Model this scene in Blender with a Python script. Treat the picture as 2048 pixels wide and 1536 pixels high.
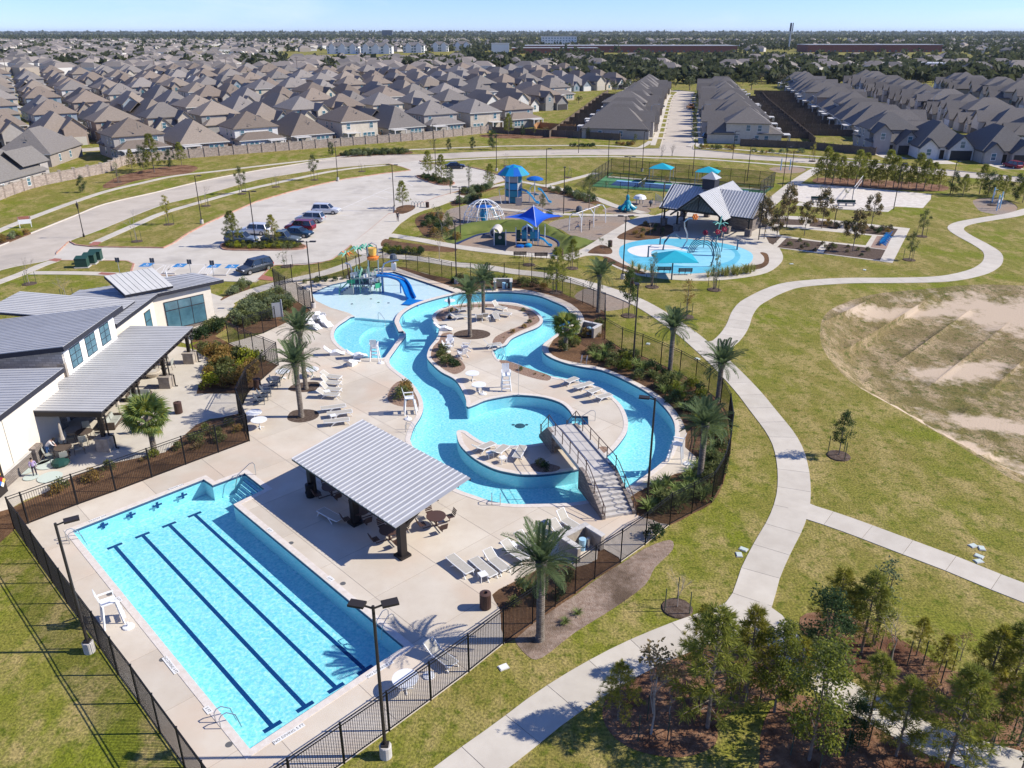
import bpy, bmesh, math, random
import numpy as np
from mathutils import Vector, Matrix, Quaternion
from mathutils.geometry import delaunay_2d_cdt
for o in list(bpy.data.objects): bpy.data.objects.remove(o)
S = bpy.context.scene
C = S.collection
R = math.radians
PI = math.pi
# ---------------------------------------------------------------- camera
FPX, HZ, CH = 1600.0, 63.0, 28.4           # focal length in photo pixels, horizon row, camera height (m)
PITCH = math.atan2(768 - HZ, FPX)
cd = bpy.data.cameras.new('camera'); cam = bpy.data.objects.new('camera', cd); C.objects.link(cam)
cd.sensor_width = 36; cd.lens = FPX / 2048 * 36; cd.clip_start = 1; cd.clip_end = 60000
cam.location = (0, 0, CH); cam.rotation_euler = (PI/2 - PITCH, 0, 0)
S.camera = cam
# ---------------------------------------------------------------- light
SUN_EL, SUN_AZ = R(38), R(89)              # azimuth clockwise from +Y
sdir = Vector((math.sin(SUN_AZ)*math.cos(SUN_EL), math.cos(SUN_AZ)*math.cos(SUN_EL), math.sin(SUN_EL)))
sl = bpy.data.lights.new('sun', 'SUN'); sl.energy = 4.6; sl.angle = R(0.53); sl.color = (1.0, 0.94, 0.83)
so = bpy.data.objects.new('sun', sl); C.objects.link(so); so.rotation_euler = (-sdir).to_track_quat('-Z', 'Y').to_euler(); so.location = (60, 0, 80)
W = bpy.data.worlds.new('World'); S.world = W; W.use_nodes = True
nt = W.node_tree; nt.nodes.clear()
def wn(t, **k):
    n = nt.nodes.new(t)
    for a, b in k.items(): setattr(n, a, b)
    return n
sky = wn('ShaderNodeTexSky', sky_type='NISHITA', sun_disc=False, sun_elevation=SUN_EL, sun_rotation=SUN_AZ, altitude=100, air_density=0.75, dust_density=0.0, ozone_density=5.0)
tc = wn('ShaderNodeTexCoord'); mp = wn('ShaderNodeMapping'); mp.inputs['Scale'].default_value = (1.2, 1.2, 7)
nz = wn('ShaderNodeTexNoise'); nz.inputs['Scale'].default_value = 2.3; nz.inputs['Detail'].default_value = 8; nz.inputs['Roughness'].default_value = .6; nz.inputs['Distortion'].default_value = .6
rp = wn('ShaderNodeValToRGB'); rp.color_ramp.elements[0].position = .54; rp.color_ramp.elements[1].position = .85
rp.color_ramp.elements[1].color = (.55, .55, .55, 1)
tn = wn('ShaderNodeMix', data_type='RGBA', blend_type='MULTIPLY'); tn.inputs['Factor'].default_value = 1; tn.inputs['B'].default_value = (.64, .73, 1.06, 1); mx = wn('ShaderNodeMix', data_type='RGBA'); mx.inputs['B'].default_value = (5.4, 5.9, 7.0, 1)
bg = wn('ShaderNodeBackground'); bg.inputs['Strength'].default_value = 0.125; wo = wn('ShaderNodeOutputWorld')
L = nt.links.new
L(tc.outputs['Generated'], mp.inputs['Vector']); L(mp.outputs['Vector'], nz.inputs['Vector']); L(nz.outputs['Fac'], rp.inputs['Fac'])
L(rp.outputs['Color'], mx.inputs['Factor']); L(sky.outputs['Color'], tn.inputs['A']); L(tn.outputs['Result'], mx.inputs['A']); L(mx.outputs['Result'], bg.inputs['Color']); L(bg.outputs['Background'], wo.inputs['Surface'])
vs = S.view_settings; vs.view_transform = 'Standard'; vs.look = 'None'; vs.exposure = 0.5; vs.gamma = 1; vs.use_curve_mapping = False
S.render.engine = 'CYCLES'; S.cycles.max_bounces = 4; S.cycles.diffuse_bounces = 2; S.cycles.volume_bounces = 0; S.cycles.transparent_max_bounces = 10; S.cycles.caustics_reflective = False; S.cycles.caustics_refractive = False
# ---------------------------------------------------------------- plan helpers
def G(px, py, z=0.0):
    """photo pixel -> point of the place at height z"""
    x = px - 1024; u = 768 - py; c, s = math.cos(PITCH), math.sin(PITCH)
    dy = FPX*c + u*s; dz = -FPX*s + u*c; t = (z - CH)/dz
    return Vector((x*t, dy*t, z))
def G2(p): v = G(*p); return (v.x, v.y)
def smooth(pts, n=5, closed=True):
    out = []; N = len(pts)
    rng = range(N if closed else N-1)
    for i in rng:
        g = (lambda k: pts[k % N]) if closed else (lambda k: pts[min(max(k, 0), N-1)])
        p0, p1, p2, p3 = g(i-1), g(i), g(i+1), g(i+2)
        for k in range(n):
            t = k/n; t2 = t*t; t3 = t2*t
            out.append(tuple(.5*((2*p1[a]) + (-p0[a]+p2[a])*t + (2*p0[a]-5*p1[a]+4*p2[a]-p3[a])*t2 + (-p0[a]+3*p1[a]-3*p2[a]+p3[a])*t3) for a in (0, 1)))
    if not closed: out.append(tuple(pts[-1]))
    return out
def area(p): return .5*sum(p[i][0]*p[(i+1) % len(p)][1]-p[(i+1) % len(p)][0]*p[i][1] for i in range(len(p)))
def ccw(p): return p if area(p) > 0 else p[::-1]
def offset(p, d):
    p = ccw(p); N = len(p); out = []
    for i in range(N):
        a, b, c = Vector(p[i-1]), Vector(p[i]), Vector(p[(i+1) % N])
        e1 = (b-a); e2 = (c-b)
        if e1.length < 1e-6 or e2.length < 1e-6: out.append(tuple(b)); continue
        e1.normalize(); e2.normalize()
        n1 = Vector((e1.y, -e1.x)); n2 = Vector((e2.y, -e2.x)); m = n1+n2
        if m.length < .3: m = n1
        m.normalize(); k = d/max(.5, m.dot(n1)); out.append((b.x+m.x*k, b.y+m.y*k))
    return out
def ribbon(cl, w):
    L_, R_ = [], []
    for i, p in enumerate(cl):
        a = Vector(cl[max(i-1, 0)]); b = Vector(cl[min(i+1, len(cl)-1)]); t = (b-a).normalized(); n = Vector((-t.y, t.x)); ww = (w[i] if isinstance(w, list) else w)/2
        L_.append((p[0]+n.x*ww, p[1]+n.y*ww)); R_.append((p[0]-n.x*ww, p[1]-n.y*ww))
    return L_, R_
def resample(cl, step):
    out = [cl[0]]; acc = 0
    for a, b in zip(cl, cl[1:]):
        d = math.dist(a, b); t = step-acc
        while t <= d: out.append((a[0]+(b[0]-a[0])*t/d, a[1]+(b[1]-a[1])*t/d)); t += step
        acc = d-(t-step)
    if math.dist(out[-1], cl[-1]) > .05*step: out.append(cl[-1])
    return out
def inside(p, poly):
    x, y = p; r = False; j = len(poly)-1
    for i in range(len(poly)):
        if (poly[i][1] > y) != (poly[j][1] > y) and x < (poly[j][0]-poly[i][0])*(y-poly[i][1])/(poly[j][1]-poly[i][1])+poly[i][0]: r = not r
        j = i
    return r
# ---------------------------------------------------------------- object helpers
def tag(o, label=None, cat=None, group=None, kind=None):
    if label: o['label'] = label
    if cat: o['category'] = cat
    if group: o['group'] = group
    if kind: o['kind'] = kind
    return o
def link(o, parent=None):
    C.objects.link(o)
    if parent is not None: o.parent = parent
    return o
def empty(name, loc=(0, 0, 0), rz=0, s=1):
    o = bpy.data.objects.new(name, None); o.empty_display_size = .2; C.objects.link(o); o.location = loc; o.rotation_euler = (0, 0, rz)
    o.scale = (s, s, s) if isinstance(s, (int, float)) else s
    return o
def thing(name, label, cat, loc=(0, 0, 0), rz=0, group=None, s=1): return tag(empty(name, loc, rz, s), label, cat, group)
def copy_tree(o, parent=None):
    c = o.copy(); C.objects.link(c); c.parent = parent
    for ch in o.children: copy_tree(ch, c)
    return c
ONES = ['zeroth', 'first', 'second', 'third', 'fourth', 'fifth', 'sixth', 'seventh', 'eighth', 'ninth', 'tenth', 'eleventh', 'twelfth', 'thirteenth', 'fourteenth', 'fifteenth', 'sixteenth', 'seventeenth', 'eighteenth', 'nineteenth']
TENS = {2: 'twent', 3: 'thirt', 4: 'fort', 5: 'fift', 6: 'sixt', 7: 'sevent', 8: 'eight', 9: 'ninet'}
def ordw(n):
    if n < 20: return ONES[n]
    if n < 100: return TENS[n//10]+('ieth' if n % 10 == 0 else 'y-'+ONES[n % 10])
    return 'hundred-and-'+ordw(n-100) if n > 100 else 'hundredth'
class M:
    """collects shapes, builds ONE mesh object"""
    def __init__(s): s.v = []; s.f = []; s.mi = []; s.cur = 0
    def add(s, vs, fs):
        k = len(s.v); s.v += [tuple(v) for v in vs]; s.f += [tuple(i+k for i in f) for f in fs]; s.mi += [s.cur]*len(fs); return s
    def box(s, c, d, rz=0, ry=0, rx=0):
        m = Matrix.Rotation(rz, 3, 'Z') @ Matrix.Rotation(ry, 3, 'Y') @ Matrix.Rotation(rx, 3, 'X'); c = Vector(c)
        vs = [c + m @ Vector((x*d[0]/2, y*d[1]/2, z*d[2]/2)) for x in (-1, 1) for y in (-1, 1) for z in (-1, 1)]
        return s.add(vs, [(0, 1, 3, 2), (4, 6, 7, 5), (0, 4, 5, 1), (2, 3, 7, 6), (0, 2, 6, 4), (1, 5, 7, 3)])
    def b(s, x0, x1, y0, y1, z0, z1): return s.box(((x0+x1)/2, (y0+y1)/2, (z0+z1)/2), (x1-x0, y1-y0, z1-z0))
    def bar(s, a, b, w, h=None):
        a, b = Vector(a), Vector(b); d = b-a; h = h or w; q = d.to_track_quat('X', 'Z').to_matrix(); c = (a+b)/2
        vs = [c + q @ Vector((x*d.length/2, y*w/2, z*h/2)) for x in (-1, 1) for y in (-1, 1) for z in (-1, 1)]
        return s.add(vs, [(0, 1, 3, 2), (4, 6, 7, 5), (0, 4, 5, 1), (2, 3, 7, 6), (0, 2, 6, 4), (1, 5, 7, 3)])
    def tube(s, pts, r, n=6, cap=True):
        pts = [Vector(p) for p in pts]; rs = r if isinstance(r, (list, tuple)) else [r]*len(pts); k = len(s.v); vs = []; up = None
        for i, p in enumerate(pts):
            t = (pts[min(i+1, len(pts)-1)]-pts[max(i-1, 0)]).normalized()
            if up is None: up = t.orthogonal().normalized()
            up = (up-t*up.dot(t)).normalized() if (up-t*up.dot(t)).length > 1e-4 else t.orthogonal().normalized()
            sd = t.cross(up)
            for j in range(n):
                a = 2*PI*j/n; vs.append(p+(up*math.cos(a)+sd*math.sin(a))*rs[i])
        fs = [(i*n+j, i*n+(j+1) % n, (i+1)*n+(j+1) % n, (i+1)*n+j) for i in range(len(pts)-1) for j in range(n)]
        if cap: fs += [tuple(range(n))[::-1], tuple((len(pts)-1)*n+j for j in range(n))]
        return s.add(vs, fs)
    def cyl(s, c, r, h, n=12, r2=None): return s.tube([c, (c[0], c[1], c[2]+h)], [r, r if r2 is None else r2], n)
    def lathe(s, prof, c=(0, 0, 0), n=16, cap=True):
        vs = [(c[0]+r*math.cos(2*PI*j/n), c[1]+r*math.sin(2*PI*j/n), c[2]+z) for r, z in prof for j in range(n)]
        fs = [(i*n+j, i*n+(j+1) % n, (i+1)*n+(j+1) % n, (i+1)*n+j) for i in range(len(prof)-1) for j in range(n)]
        if cap: fs += [tuple(range(n))[::-1], tuple((len(prof)-1)*n+j for j in range(n))]
        return s.add(vs, fs)
    def prism(s, poly, z0, z1):
        poly = ccw([tuple(p[:2]) for p in poly]); n = len(poly)
        return s.add([(x, y, z0) for x, y in poly]+[(x, y, z1) for x, y in poly], [tuple(range(n))[::-1], tuple(range(n, 2*n))]+[(i, (i+1) % n, n+(i+1) % n, n+i) for i in range(n)])
    def slab(s, quad, t):
        """thick sheet under a (planar) polygon"""
        q = [Vector(p) for p in quad]; nrm = (q[1]-q[0]).cross(q[2]-q[0]).normalized(); n = len(q)
        if nrm.z < 0: q = q[::-1]; nrm = -nrm
        lo = [p-nrm*t for p in q]
        return s.add(lo+q, [tuple(range(n))[::-1], tuple(range(n, 2*n))]+[(i, (i+1) % n, n+(i+1) % n, n+i) for i in range(n)])
    def mesh(s, name, mats, sm=False):
        me = bpy.data.meshes.new(name); me.from_pydata(s.v, [], s.f)
        for m in (mats if isinstance(mats, (list, tuple)) else [mats]): me.materials.append(m)
        if max(s.mi, default=0) > 0: me.polygons.foreach_set('material_index', s.mi)
        if sm: me.polygons.foreach_set('use_smooth', [True]*len(me.polygons))
        me.update(); return me
    def o(s, name, mats, parent=None, sm=False): return link(bpy.data.objects.new(name, s.mesh(name, mats, sm)), parent)
def inst(name, me, parent=None, loc=(0, 0, 0), rot=(0, 0, 0), sc=(1, 1, 1)):
    o = bpy.data.objects.new(name, me); link(o, parent); o.location = loc; o.rotation_euler = rot; o.scale = sc if not isinstance(sc, (int, float)) else (sc,)*3; return o
def npmesh(name, V, F, mats, mi=None, sm=False):
    """V (n,3), F (m,4 or 3) numpy"""
    me = bpy.data.meshes.new(name); V = np.asarray(V, np.float32); F = np.asarray(F, np.int32); k = F.shape[1]
    me.vertices.add(len(V)); me.vertices.foreach_set('co', V.ravel()); me.loops.add(F.size); me.loops.foreach_set('vertex_index', F.ravel())
    me.polygons.add(len(F)); me.polygons.foreach_set('loop_start', np.arange(0, F.size, k, dtype=np.int32)); me.polygons.foreach_set('loop_total', np.full(len(F), k, np.int32))
    for m in (mats if isinstance(mats, (list, tuple)) else [mats]): me.materials.append(m)
    if mi is not None: me.polygons.foreach_set('material_index', np.asarray(mi, np.int32))
    me.update(calc_edges=True); me.validate(); return me
# ---------------------------------------------------------------- materials
def mat(name, c, c2=None, scale=4, rough=.8, bump=0, bscale=None, metal=0, lo=.35, hi=.65, detail=5, world=False, var=0, ocol=False, spec=.3, c3=None, s3=.3, lo3=.45, hi3=.65, stretch=None):
    m = bpy.data.materials.new(name); m.use_nodes = True; t = m.node_tree; N = t.nodes; lk = t.links.new; b = N['Principled BSDF']
    b.inputs['Roughness'].default_value = rough; b.inputs['Metallic'].default_value = metal; b.inputs['Specular IOR Level'].default_value = spec
    out = None; vec = None
    if c2 or bump or c3:
        if world: gg = N.new('ShaderNodeNewGeometry'); vec = gg.outputs['Position']
        else: gg = N.new('ShaderNodeTexCoord'); vec = gg.outputs['Object']
        if stretch: mpp = N.new('ShaderNodeMapping'); mpp.inputs['Scale'].default_value = stretch; lk(vec, mpp.inputs['Vector']); vec = mpp.outputs['Vector']
    def noise(sc, d=detail):
        n = N.new('ShaderNodeTexNoise'); n.inputs['Scale'].default_value = sc; n.inputs['Detail'].default_value = d; n.inputs['Roughness'].default_value = .6; lk(vec, n.inputs['Vector']); return n.outputs['Fac']
    def mixc(f, a, bb, lo, hi):
        mr = N.new('ShaderNodeMapRange'); mr.inputs['From Min'].default_value = lo; mr.inputs['From Max'].default_value = hi; lk(f, mr.inputs['Value'])
        x = N.new('ShaderNodeMix'); x.data_type = 'RGBA'; lk(mr.outputs['Result'], x.inputs['Factor'])
        for nm, q in (('A', a), ('B', bb)):
            if isinstance(q, tuple): x.inputs[nm].default_value = (*q, 1)
            else: lk(q, x.inputs[nm])
        return x.outputs['Result']
    out = c
    if c2: out = mixc(noise(scale), c, c2, lo, hi)
    if c3: out = mixc(noise(s3), out, c3, lo3, hi3)
    if ocol:
        oi = N.new('ShaderNodeObjectInfo'); x = N.new('ShaderNodeMix'); x.data_type = 'RGBA'; x.blend_type = 'MULTIPLY'; x.inputs['Factor'].default_value = 1
        if isinstance(out, tuple): x.inputs['A'].default_value = (*out, 1)
        else: lk(out, x.inputs['A'])
        lk(oi.outputs['Color'], x.inputs['B']); out = x.outputs['Result']
    if var:
        oi = N.new('ShaderNodeObjectInfo'); mr = N.new('ShaderNodeMapRange'); mr.inputs['To Min'].default_value = 1-var; mr.inputs['To Max'].default_value = 1+var; lk(oi.outputs['Random'], mr.inputs['Value'])
        h = N.new('ShaderNodeHueSaturation'); lk(mr.outputs['Result'], h.inputs['Value'])
        if isinstance(out, tuple): h.inputs['Color'].default_value = (*out, 1)
        else: lk(out, h.inputs['Color'])
        out = h.outputs['Color']
    if isinstance(out, tuple): b.inputs['Base Color'].default_value = (*out, 1)
    else: lk(out, b.inputs['Base Color'])
    if bump:
        bp = N.new('ShaderNodeBump'); bp.inputs['Strength'].default_value = min(1, bump); bp.inputs['Distance'].default_value = .05; lk(noise(bscale or scale*4, 3), bp.inputs['Height']); lk(bp.outputs['Normal'], b.inputs['Normal'])
    return m
def leafmat(name, c, c2, var=.15, trans=.45):
    m = mat(name, c, c2, scale=1.6, rough=.65, var=var, spec=.2, detail=2); t = m.node_tree; N = t.nodes; b = N['Principled BSDF']
    tr = N.new('ShaderNodeBsdfTranslucent'); ms = N.new('ShaderNodeMixShader'); ms.inputs['Fac'].default_value = trans; src = b.inputs['Base Color'].links[0].from_socket
    t.links.new(src, tr.inputs['Color']); t.links.new(b.outputs[0], ms.inputs[1]); t.links.new(tr.outputs[0], ms.inputs[2]); t.links.new(ms.outputs[0], N['Material Output'].inputs['Surface']); return m
K = {}
def grassmat(name, a, b, tan, dk):
    m = bpy.data.materials.new(name); m.use_nodes = True; t = m.node_tree; N = t.nodes; lk = t.links.new; P = N['Principled BSDF']; P.inputs['Roughness'].default_value = .95; P.inputs['Specular IOR Level'].default_value = .1; g = N.new('ShaderNodeNewGeometry')
    def nz(sc, d=4, st=None):
        n = N.new('ShaderNodeTexNoise'); n.inputs['Scale'].default_value = sc; n.inputs['Detail'].default_value = d; n.inputs['Roughness'].default_value = .65; v = g.outputs['Position']
        if st: mp_ = N.new('ShaderNodeMapping'); mp_.inputs['Scale'].default_value = st; mp_.inputs['Rotation'].default_value = (0, 0, .5); lk(v, mp_.inputs['Vector']); v = mp_.outputs['Vector']
        lk(v, n.inputs['Vector']); return n.outputs['Fac']
    def mx_(f, lo, hi, A, B):
        r = N.new('ShaderNodeMapRange'); r.inputs['From Min'].default_value = lo; r.inputs['From Max'].default_value = hi; lk(f, r.inputs['Value']); x = N.new('ShaderNodeMix'); x.data_type = 'RGBA'; lk(r.outputs[0], x.inputs['Factor'])
        for k, q in (('A', A), ('B', B)):
            if isinstance(q, tuple): x.inputs[k].default_value = (*q, 1)
            else: lk(q, x.inputs[k])
        return x.outputs['Result']
    c = mx_(nz(.06, 3), .38, .62, a, b); f1 = nz(.42, 5, (1, .55, 1)); c = mx_(f1, .45, .62, c, tan); c = mx_(nz(1.7, 4), .50, .68, c, dk); f2 = nz(7.5, 2); c2 = mx_(f2, .3, .7, (.52, .55, .52), (1.48, 1.45, 1.35)); y = N.new('ShaderNodeMix'); y.data_type = 'RGBA'; y.blend_type = 'MULTIPLY'; y.inputs['Factor'].default_value = 1; lk(c, y.inputs['A']); lk(c2, y.inputs['B']); lk(y.outputs['Result'], P.inputs['Base Color'])
    bp = N.new('ShaderNodeBump'); bp.inputs['Strength'].default_value = .8; bp.inputs['Distance'].default_value = .06; lk(f2, bp.inputs['Height']); lk(bp.outputs['Normal'], P.inputs['Normal']); return m
K['grass'] = grassmat('grass', (.158, .178, .018), (.215, .180, .052), (.310, .245, .098), (.098, .120, .014))
K['turf'] = mat('synthetic turf', (.10, .135, .03), (.14, .16, .045), scale=.5, world=True, rough=.9, bump=.4, bscale=20, spec=.1)
K['dry'] = grassmat('dry grass', (.150, .128, .045), (.205, .155, .080), (.33, .25, .16), (.085, .095, .025))
def soilmask(m, patches, col):
    t = m.node_tree; N = t.nodes; lk = t.links.new; P = N['Principled BSDF']; src = P.inputs['Base Color'].links[0].from_socket; g = N.new('ShaderNodeNewGeometry'); acc = None
    for cx, cy, rx, ry, a in patches:
        mp_ = N.new('ShaderNodeMapping'); mp_.vector_type = 'TEXTURE'; mp_.inputs['Location'].default_value = (cx, cy, 0); mp_.inputs['Rotation'].default_value = (0, 0, a); mp_.inputs['Scale'].default_value = (rx, ry, 1e6); lk(g.outputs['Position'], mp_.inputs['Vector']); ln = N.new('ShaderNodeVectorMath'); ln.operation = 'LENGTH'; lk(mp_.outputs[0], ln.inputs[0]); r = N.new('ShaderNodeMapRange'); r.inputs['From Min'].default_value = 1.3; r.inputs['From Max'].default_value = .2; lk(ln.outputs['Value'], r.inputs['Value'])
        if acc is None: acc = r.outputs[0]
        else: mm_ = N.new('ShaderNodeMath'); mm_.operation = 'MAXIMUM'; lk(acc, mm_.inputs[0]); lk(r.outputs[0], mm_.inputs[1]); acc = mm_.outputs[0]
    n = N.new('ShaderNodeTexNoise'); n.inputs['Scale'].default_value = .55; n.inputs['Detail'].default_value = 7; n.inputs['Roughness'].default_value = .72; lk(g.outputs['Position'], n.inputs['Vector']); ad = N.new('ShaderNodeMath'); ad.operation = 'MULTIPLY_ADD'; ad.inputs[1].default_value = .55; lk(acc, ad.inputs[0]); lk(n.outputs['Fac'], ad.inputs[2]); r = N.new('ShaderNodeMapRange'); r.inputs['From Min'].default_value = .76; r.inputs['From Max'].default_value = .94; lk(ad.outputs[0], r.inputs['Value']); x = N.new('ShaderNodeMix'); x.data_type = 'RGBA'; lk(r.outputs[0], x.inputs['Factor']); lk(src, x.inputs['A']); x.inputs['B'].default_value = (*col, 1); lk(x.outputs['Result'], P.inputs['Base Color'])
K['road'] = mat('road concrete', (.46, .40, .325), (.525, .46, .38), scale=.35, world=True, rough=.85, bump=.1, bscale=20, c3=(.34, .30, .255), s3=.09, lo3=.54, hi3=.75, detail=4)
K['lot'] = mat('parking concrete', (.50, .455, .385), (.57, .525, .455), scale=.3, world=True, rough=.85, bump=.1, bscale=20, c3=(.345, .31, .27), s3=.12, lo3=.55, hi3=.78, detail=4)
K['walk'] = mat('pavement concrete', (.50, .45, .375), (.56, .51, .43), scale=.8, world=True, rough=.85, var=.05, bump=.08, bscale=25, detail=4)
K['joint'] = mat('joint', (.36, .31, .26), rough=.95)
K['deck'] = mat('pool deck concrete', (.53, .455, .36), (.61, .545, .45), scale=.33, world=True, rough=.75, bump=.12, bscale=30, var=.07, c3=(.58, .455, .345), s3=.13, lo3=.5, hi3=.72, detail=4)
K['coping'] = mat('coping', (.62, .545, .475), (.70, .64, .575), scale=3.5, world=True, rough=.7, bump=.1, bscale=25)
K['kerb'] = mat('kerb', (.50, .45, .39), (.57, .52, .46), scale=1, world=True, rough=.85)
K['redkerb'] = mat('red kerb paint', (.42, .18, .12), (.48, .33, .25), scale=1.2, world=True, rough=.8)
K['ramp'] = mat('red ramp paver', (.33, .12, .085), (.38, .16, .12), scale=3, world=True, bump=.4, bscale=14)
K['mulch'] = mat('mulch', (.13, .068, .036), (.205, .12, .066), scale=5, world=True, rough=.95, bump=1, bscale=16, detail=4, c3=(.085, .05, .03), s3=.35, spec=.1)
K['darkmulch'] = mat('dark mulch', (.075, .05, .035), (.14, .105, .085), scale=4, world=True, rough=.95, bump=1, bscale=16, detail=4, spec=.1)
K['bark'] = mat('pale bark mulch', (.25, .175, .13), (.36, .28, .225), scale=4, world=True, rough=.95, bump=1, bscale=14, detail=4, c3=(.12, .085, .06), s3=.4, spec=.1)
K['needle'] = mat('pine straw', (.18, .092, .052), (.28, .165, .10), scale=3, world=True, rough=.95, bump=1, bscale=12, detail=4, c3=(.11, .05, .028), s3=.4, spec=.1)
K['riverrock'] = mat('river rock', (.19, .11, .075), (.36, .25, .18), scale=9, world=True, rough=.8, bump=1, bscale=12, detail=2)
K['gravel'] = mat('play gravel', (.235, .19, .155), (.33, .275, .225), scale=3, world=True, rough=.95, bump=.8, bscale=14, detail=4, c3=(.33, .235, .165), s3=.08, spec=.1)
K['sand'] = mat('sand', (.56, .50, .43), (.68, .63, .56), scale=1.2, world=True, rough=.95, bump=.9, bscale=2.5, detail=4, spec=.1)
K['courtgreen'] = mat('court green', (.075, .22, .095), (.09, .25, .11), scale=.5, world=True, rough=.8)
K['courtblue'] = mat('court blue', (.035, .09, .24), (.05, .12, .28), scale=.5, world=True, rough=.8)
K['courtlight'] = mat('court pale blue', (.22, .42, .62), rough=.8)
K['brickpave'] = mat('brick paving', (.30, .19, .14), (.36, .25, .19), scale=3, world=True, bump=.3)
K['pad1'] = mat('splash pad deep aqua', (.10, .42, .56), (.14, .50, .63), scale=.6, world=True, rough=.5)
K['pad2'] = mat('splash pad aqua', (.24, .58, .70), (.30, .64, .75), scale=.6, world=True, rough=.5)
K['pad3'] = mat('splash pad white', (.72, .69, .64), (.78, .75, .70), scale=.6, world=True, rough=.5)
K['bluerub'] = mat('dark blue rubber edge', (.018, .035, .11), rough=.7)
K['paint'] = mat('white road paint', (.72, .70, .67), (.60, .57, .53), scale=2, world=True)
K['adablue'] = mat('blue road paint', (.02, .17, .44), (.04, .22, .48), scale=1, world=True)
K['plaster'] = mat('pool plaster with painted caustics', (.50, .74, .80), (.88, .95, .95), scale=5.5, world=True, rough=.6, lo=.36, hi=.64, detail=3)  # pale and aqua mottling paints caustic light speckle into the floor colour
K['beachfloor'] = mat('beach entry plaster', (.72, .80, .80), (.78, .85, .85), scale=1.2, world=True, rough=.6)
K['navy'] = mat('navy tile', (.006, .016, .075), rough=.4)
K['lanetile'] = mat('dark blue lane tile', (.010, .045, .17), (.015, .06, .21), scale=8, rough=.4)
K['white'] = mat('white paint', (.80, .80, .79), rough=.45)
K['pwhite'] = mat('white plastic', (.78, .78, .77), rough=.35, spec=.5)
K['black'] = mat('black powder coat', (.012, .012, .014), rough=.45)
K['dkbrown'] = mat('dark bronze metal', (.022, .018, .017), rough=.45)
K['post'] = mat('lamp bronze', (.030, .025, .023), rough=.5)
K['steel'] = mat('stainless steel', (.52, .53, .55), rough=.3, metal=.9)
K['galv'] = mat('grey steel', (.36, .38, .40), rough=.45, metal=.4)
K['brownmetal'] = mat('brown metal', (.085, .048, .038), rough=.5)
K['sling'] = mat('taupe sling fabric', (.40, .375, .32), (.45, .42, .365), scale=14, rough=.8)
K['stone'] = mat('tan stone', (.30, .255, .21), (.42, .37, .31), scale=2.5, rough=.9, bump=.8, bscale=6, var=.12)
K['ledge'] = mat('ledge stone', (.15, .13, .12), (.28, .235, .205), scale=3, rough=.9, bump=.8, bscale=6, var=.2)
K['limestone'] = mat('white limestone', (.48, .46, .43), (.60, .57, .53), scale=2, rough=.9, bump=.7, bscale=7, var=.12)
K['stucco'] = mat('cream stucco', (.70, .63, .53), (.74, .67, .57), scale=2, rough=.9, bump=.1, bscale=30)
K['stuccow'] = mat('white stucco', (.82, .80, .77), (.78, .76, .73), scale=2, rough=.9)
K['metalroof'] = mat('standing seam metal', (.40, .40, .405), (.44, .44, .445), scale=.8, rough=.5, metal=.08, var=.035)
K['metallight'] = mat('pale standing seam metal', (.46, .455, .445), (.50, .495, .485), scale=.8, rough=.5, metal=.05, var=.03)
K['seam'] = mat('roof seam', (.68, .68, .68), rough=.4)
K['fascia'] = mat('dark fascia', (.030, .031, .042), rough=.5)
K['glass'] = mat('window glass', (.03, .05, .06), rough=.05, spec=.9)
K['glassb'] = mat('blue window glass', (.09, .20, .25), (.05, .12, .16), scale=.8, rough=.06, spec=.9)
K['frame'] = mat('white window frame', (.74, .73, .71), rough=.5)
K['wall'] = mat('house wall', (1, 1, 1), (.88, .87, .86), scale=1.6, rough=.9, ocol=True, bump=.25, bscale=9)
K['shingle'] = mat('asphalt shingle', (1, 1, 1), (.80, .79, .78), scale=2.2, rough=.92, ocol=True, bump=.5, bscale=9, stretch=(1, 1, 3))
K['trim'] = mat('pale trim', (.55, .53, .50), rough=.6)
K['garage'] = mat('garage door', (1, 1, 1), rough=.6, ocol=True)
K['wood'] = mat('weathered cedar', (.105, .078, .06), (.17, .13, .10), scale=2.5, rough=.9, var=.15, stretch=(3, 3, .6))
K['newwood'] = mat('new cedar', (.34, .17, .075), (.40, .22, .10), scale=2.5, rough=.9, stretch=(3, 3, .6))
K['brick'] = mat('mixed brick', (.30, .225, .185), (.43, .35, .30), scale=5, rough=.9, bump=.5, bscale=9, c3=(.36, .25, .20), s3=1.2)
K['redbrick'] = mat('red brick', (.20, .075, .055), (.25, .10, .075), scale=.4, rough=.9)
K['bluefab'] = mat('royal blue shade fabric', (.010, .085, .50), (.014, .10, .56), scale=.6, rough=.75)
K['tealfab'] = mat('turquoise shade fabric', (.01, .33, .44), (.014, .37, .48), scale=.6, rough=.75)
K['teal'] = mat('teal plastic', (.008, .25, .34), rough=.35, spec=.5)
K['bright'] = mat('sky blue plastic', (.01, .28, .55), rough=.35, spec=.5)
K['royal'] = mat('royal blue plastic', (.008, .115, .46), rough=.35, spec=.5)
K['slide'] = mat('slide blue fibreglass', (.005, .17, .53), rough=.3, spec=.5)
K['dkgreen'] = mat('dark green metal', (.012, .055, .045), rough=.5)
K['green'] = mat('green plastic', (.05, .36, .20), rough=.4)
K['mint'] = mat('mint green plastic', (.26, .55, .42), rough=.4)
K['orange'] = mat('orange plastic', (.72, .20, .035), rough=.4)
K['yellow'] = mat('yellow plastic', (.78, .46, .09), rough=.4)
K['red'] = mat('dark red plastic', (.25, .012, .03), rough=.4)
K['grey'] = mat('grey plastic', (.33, .35, .37), rough=.5)
K['skyblue'] = mat('pale blue paint', (.33, .55, .70), rough=.5)
K['navypipe'] = mat('slate blue pipe', (.05, .10, .15), rough=.4)
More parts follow.
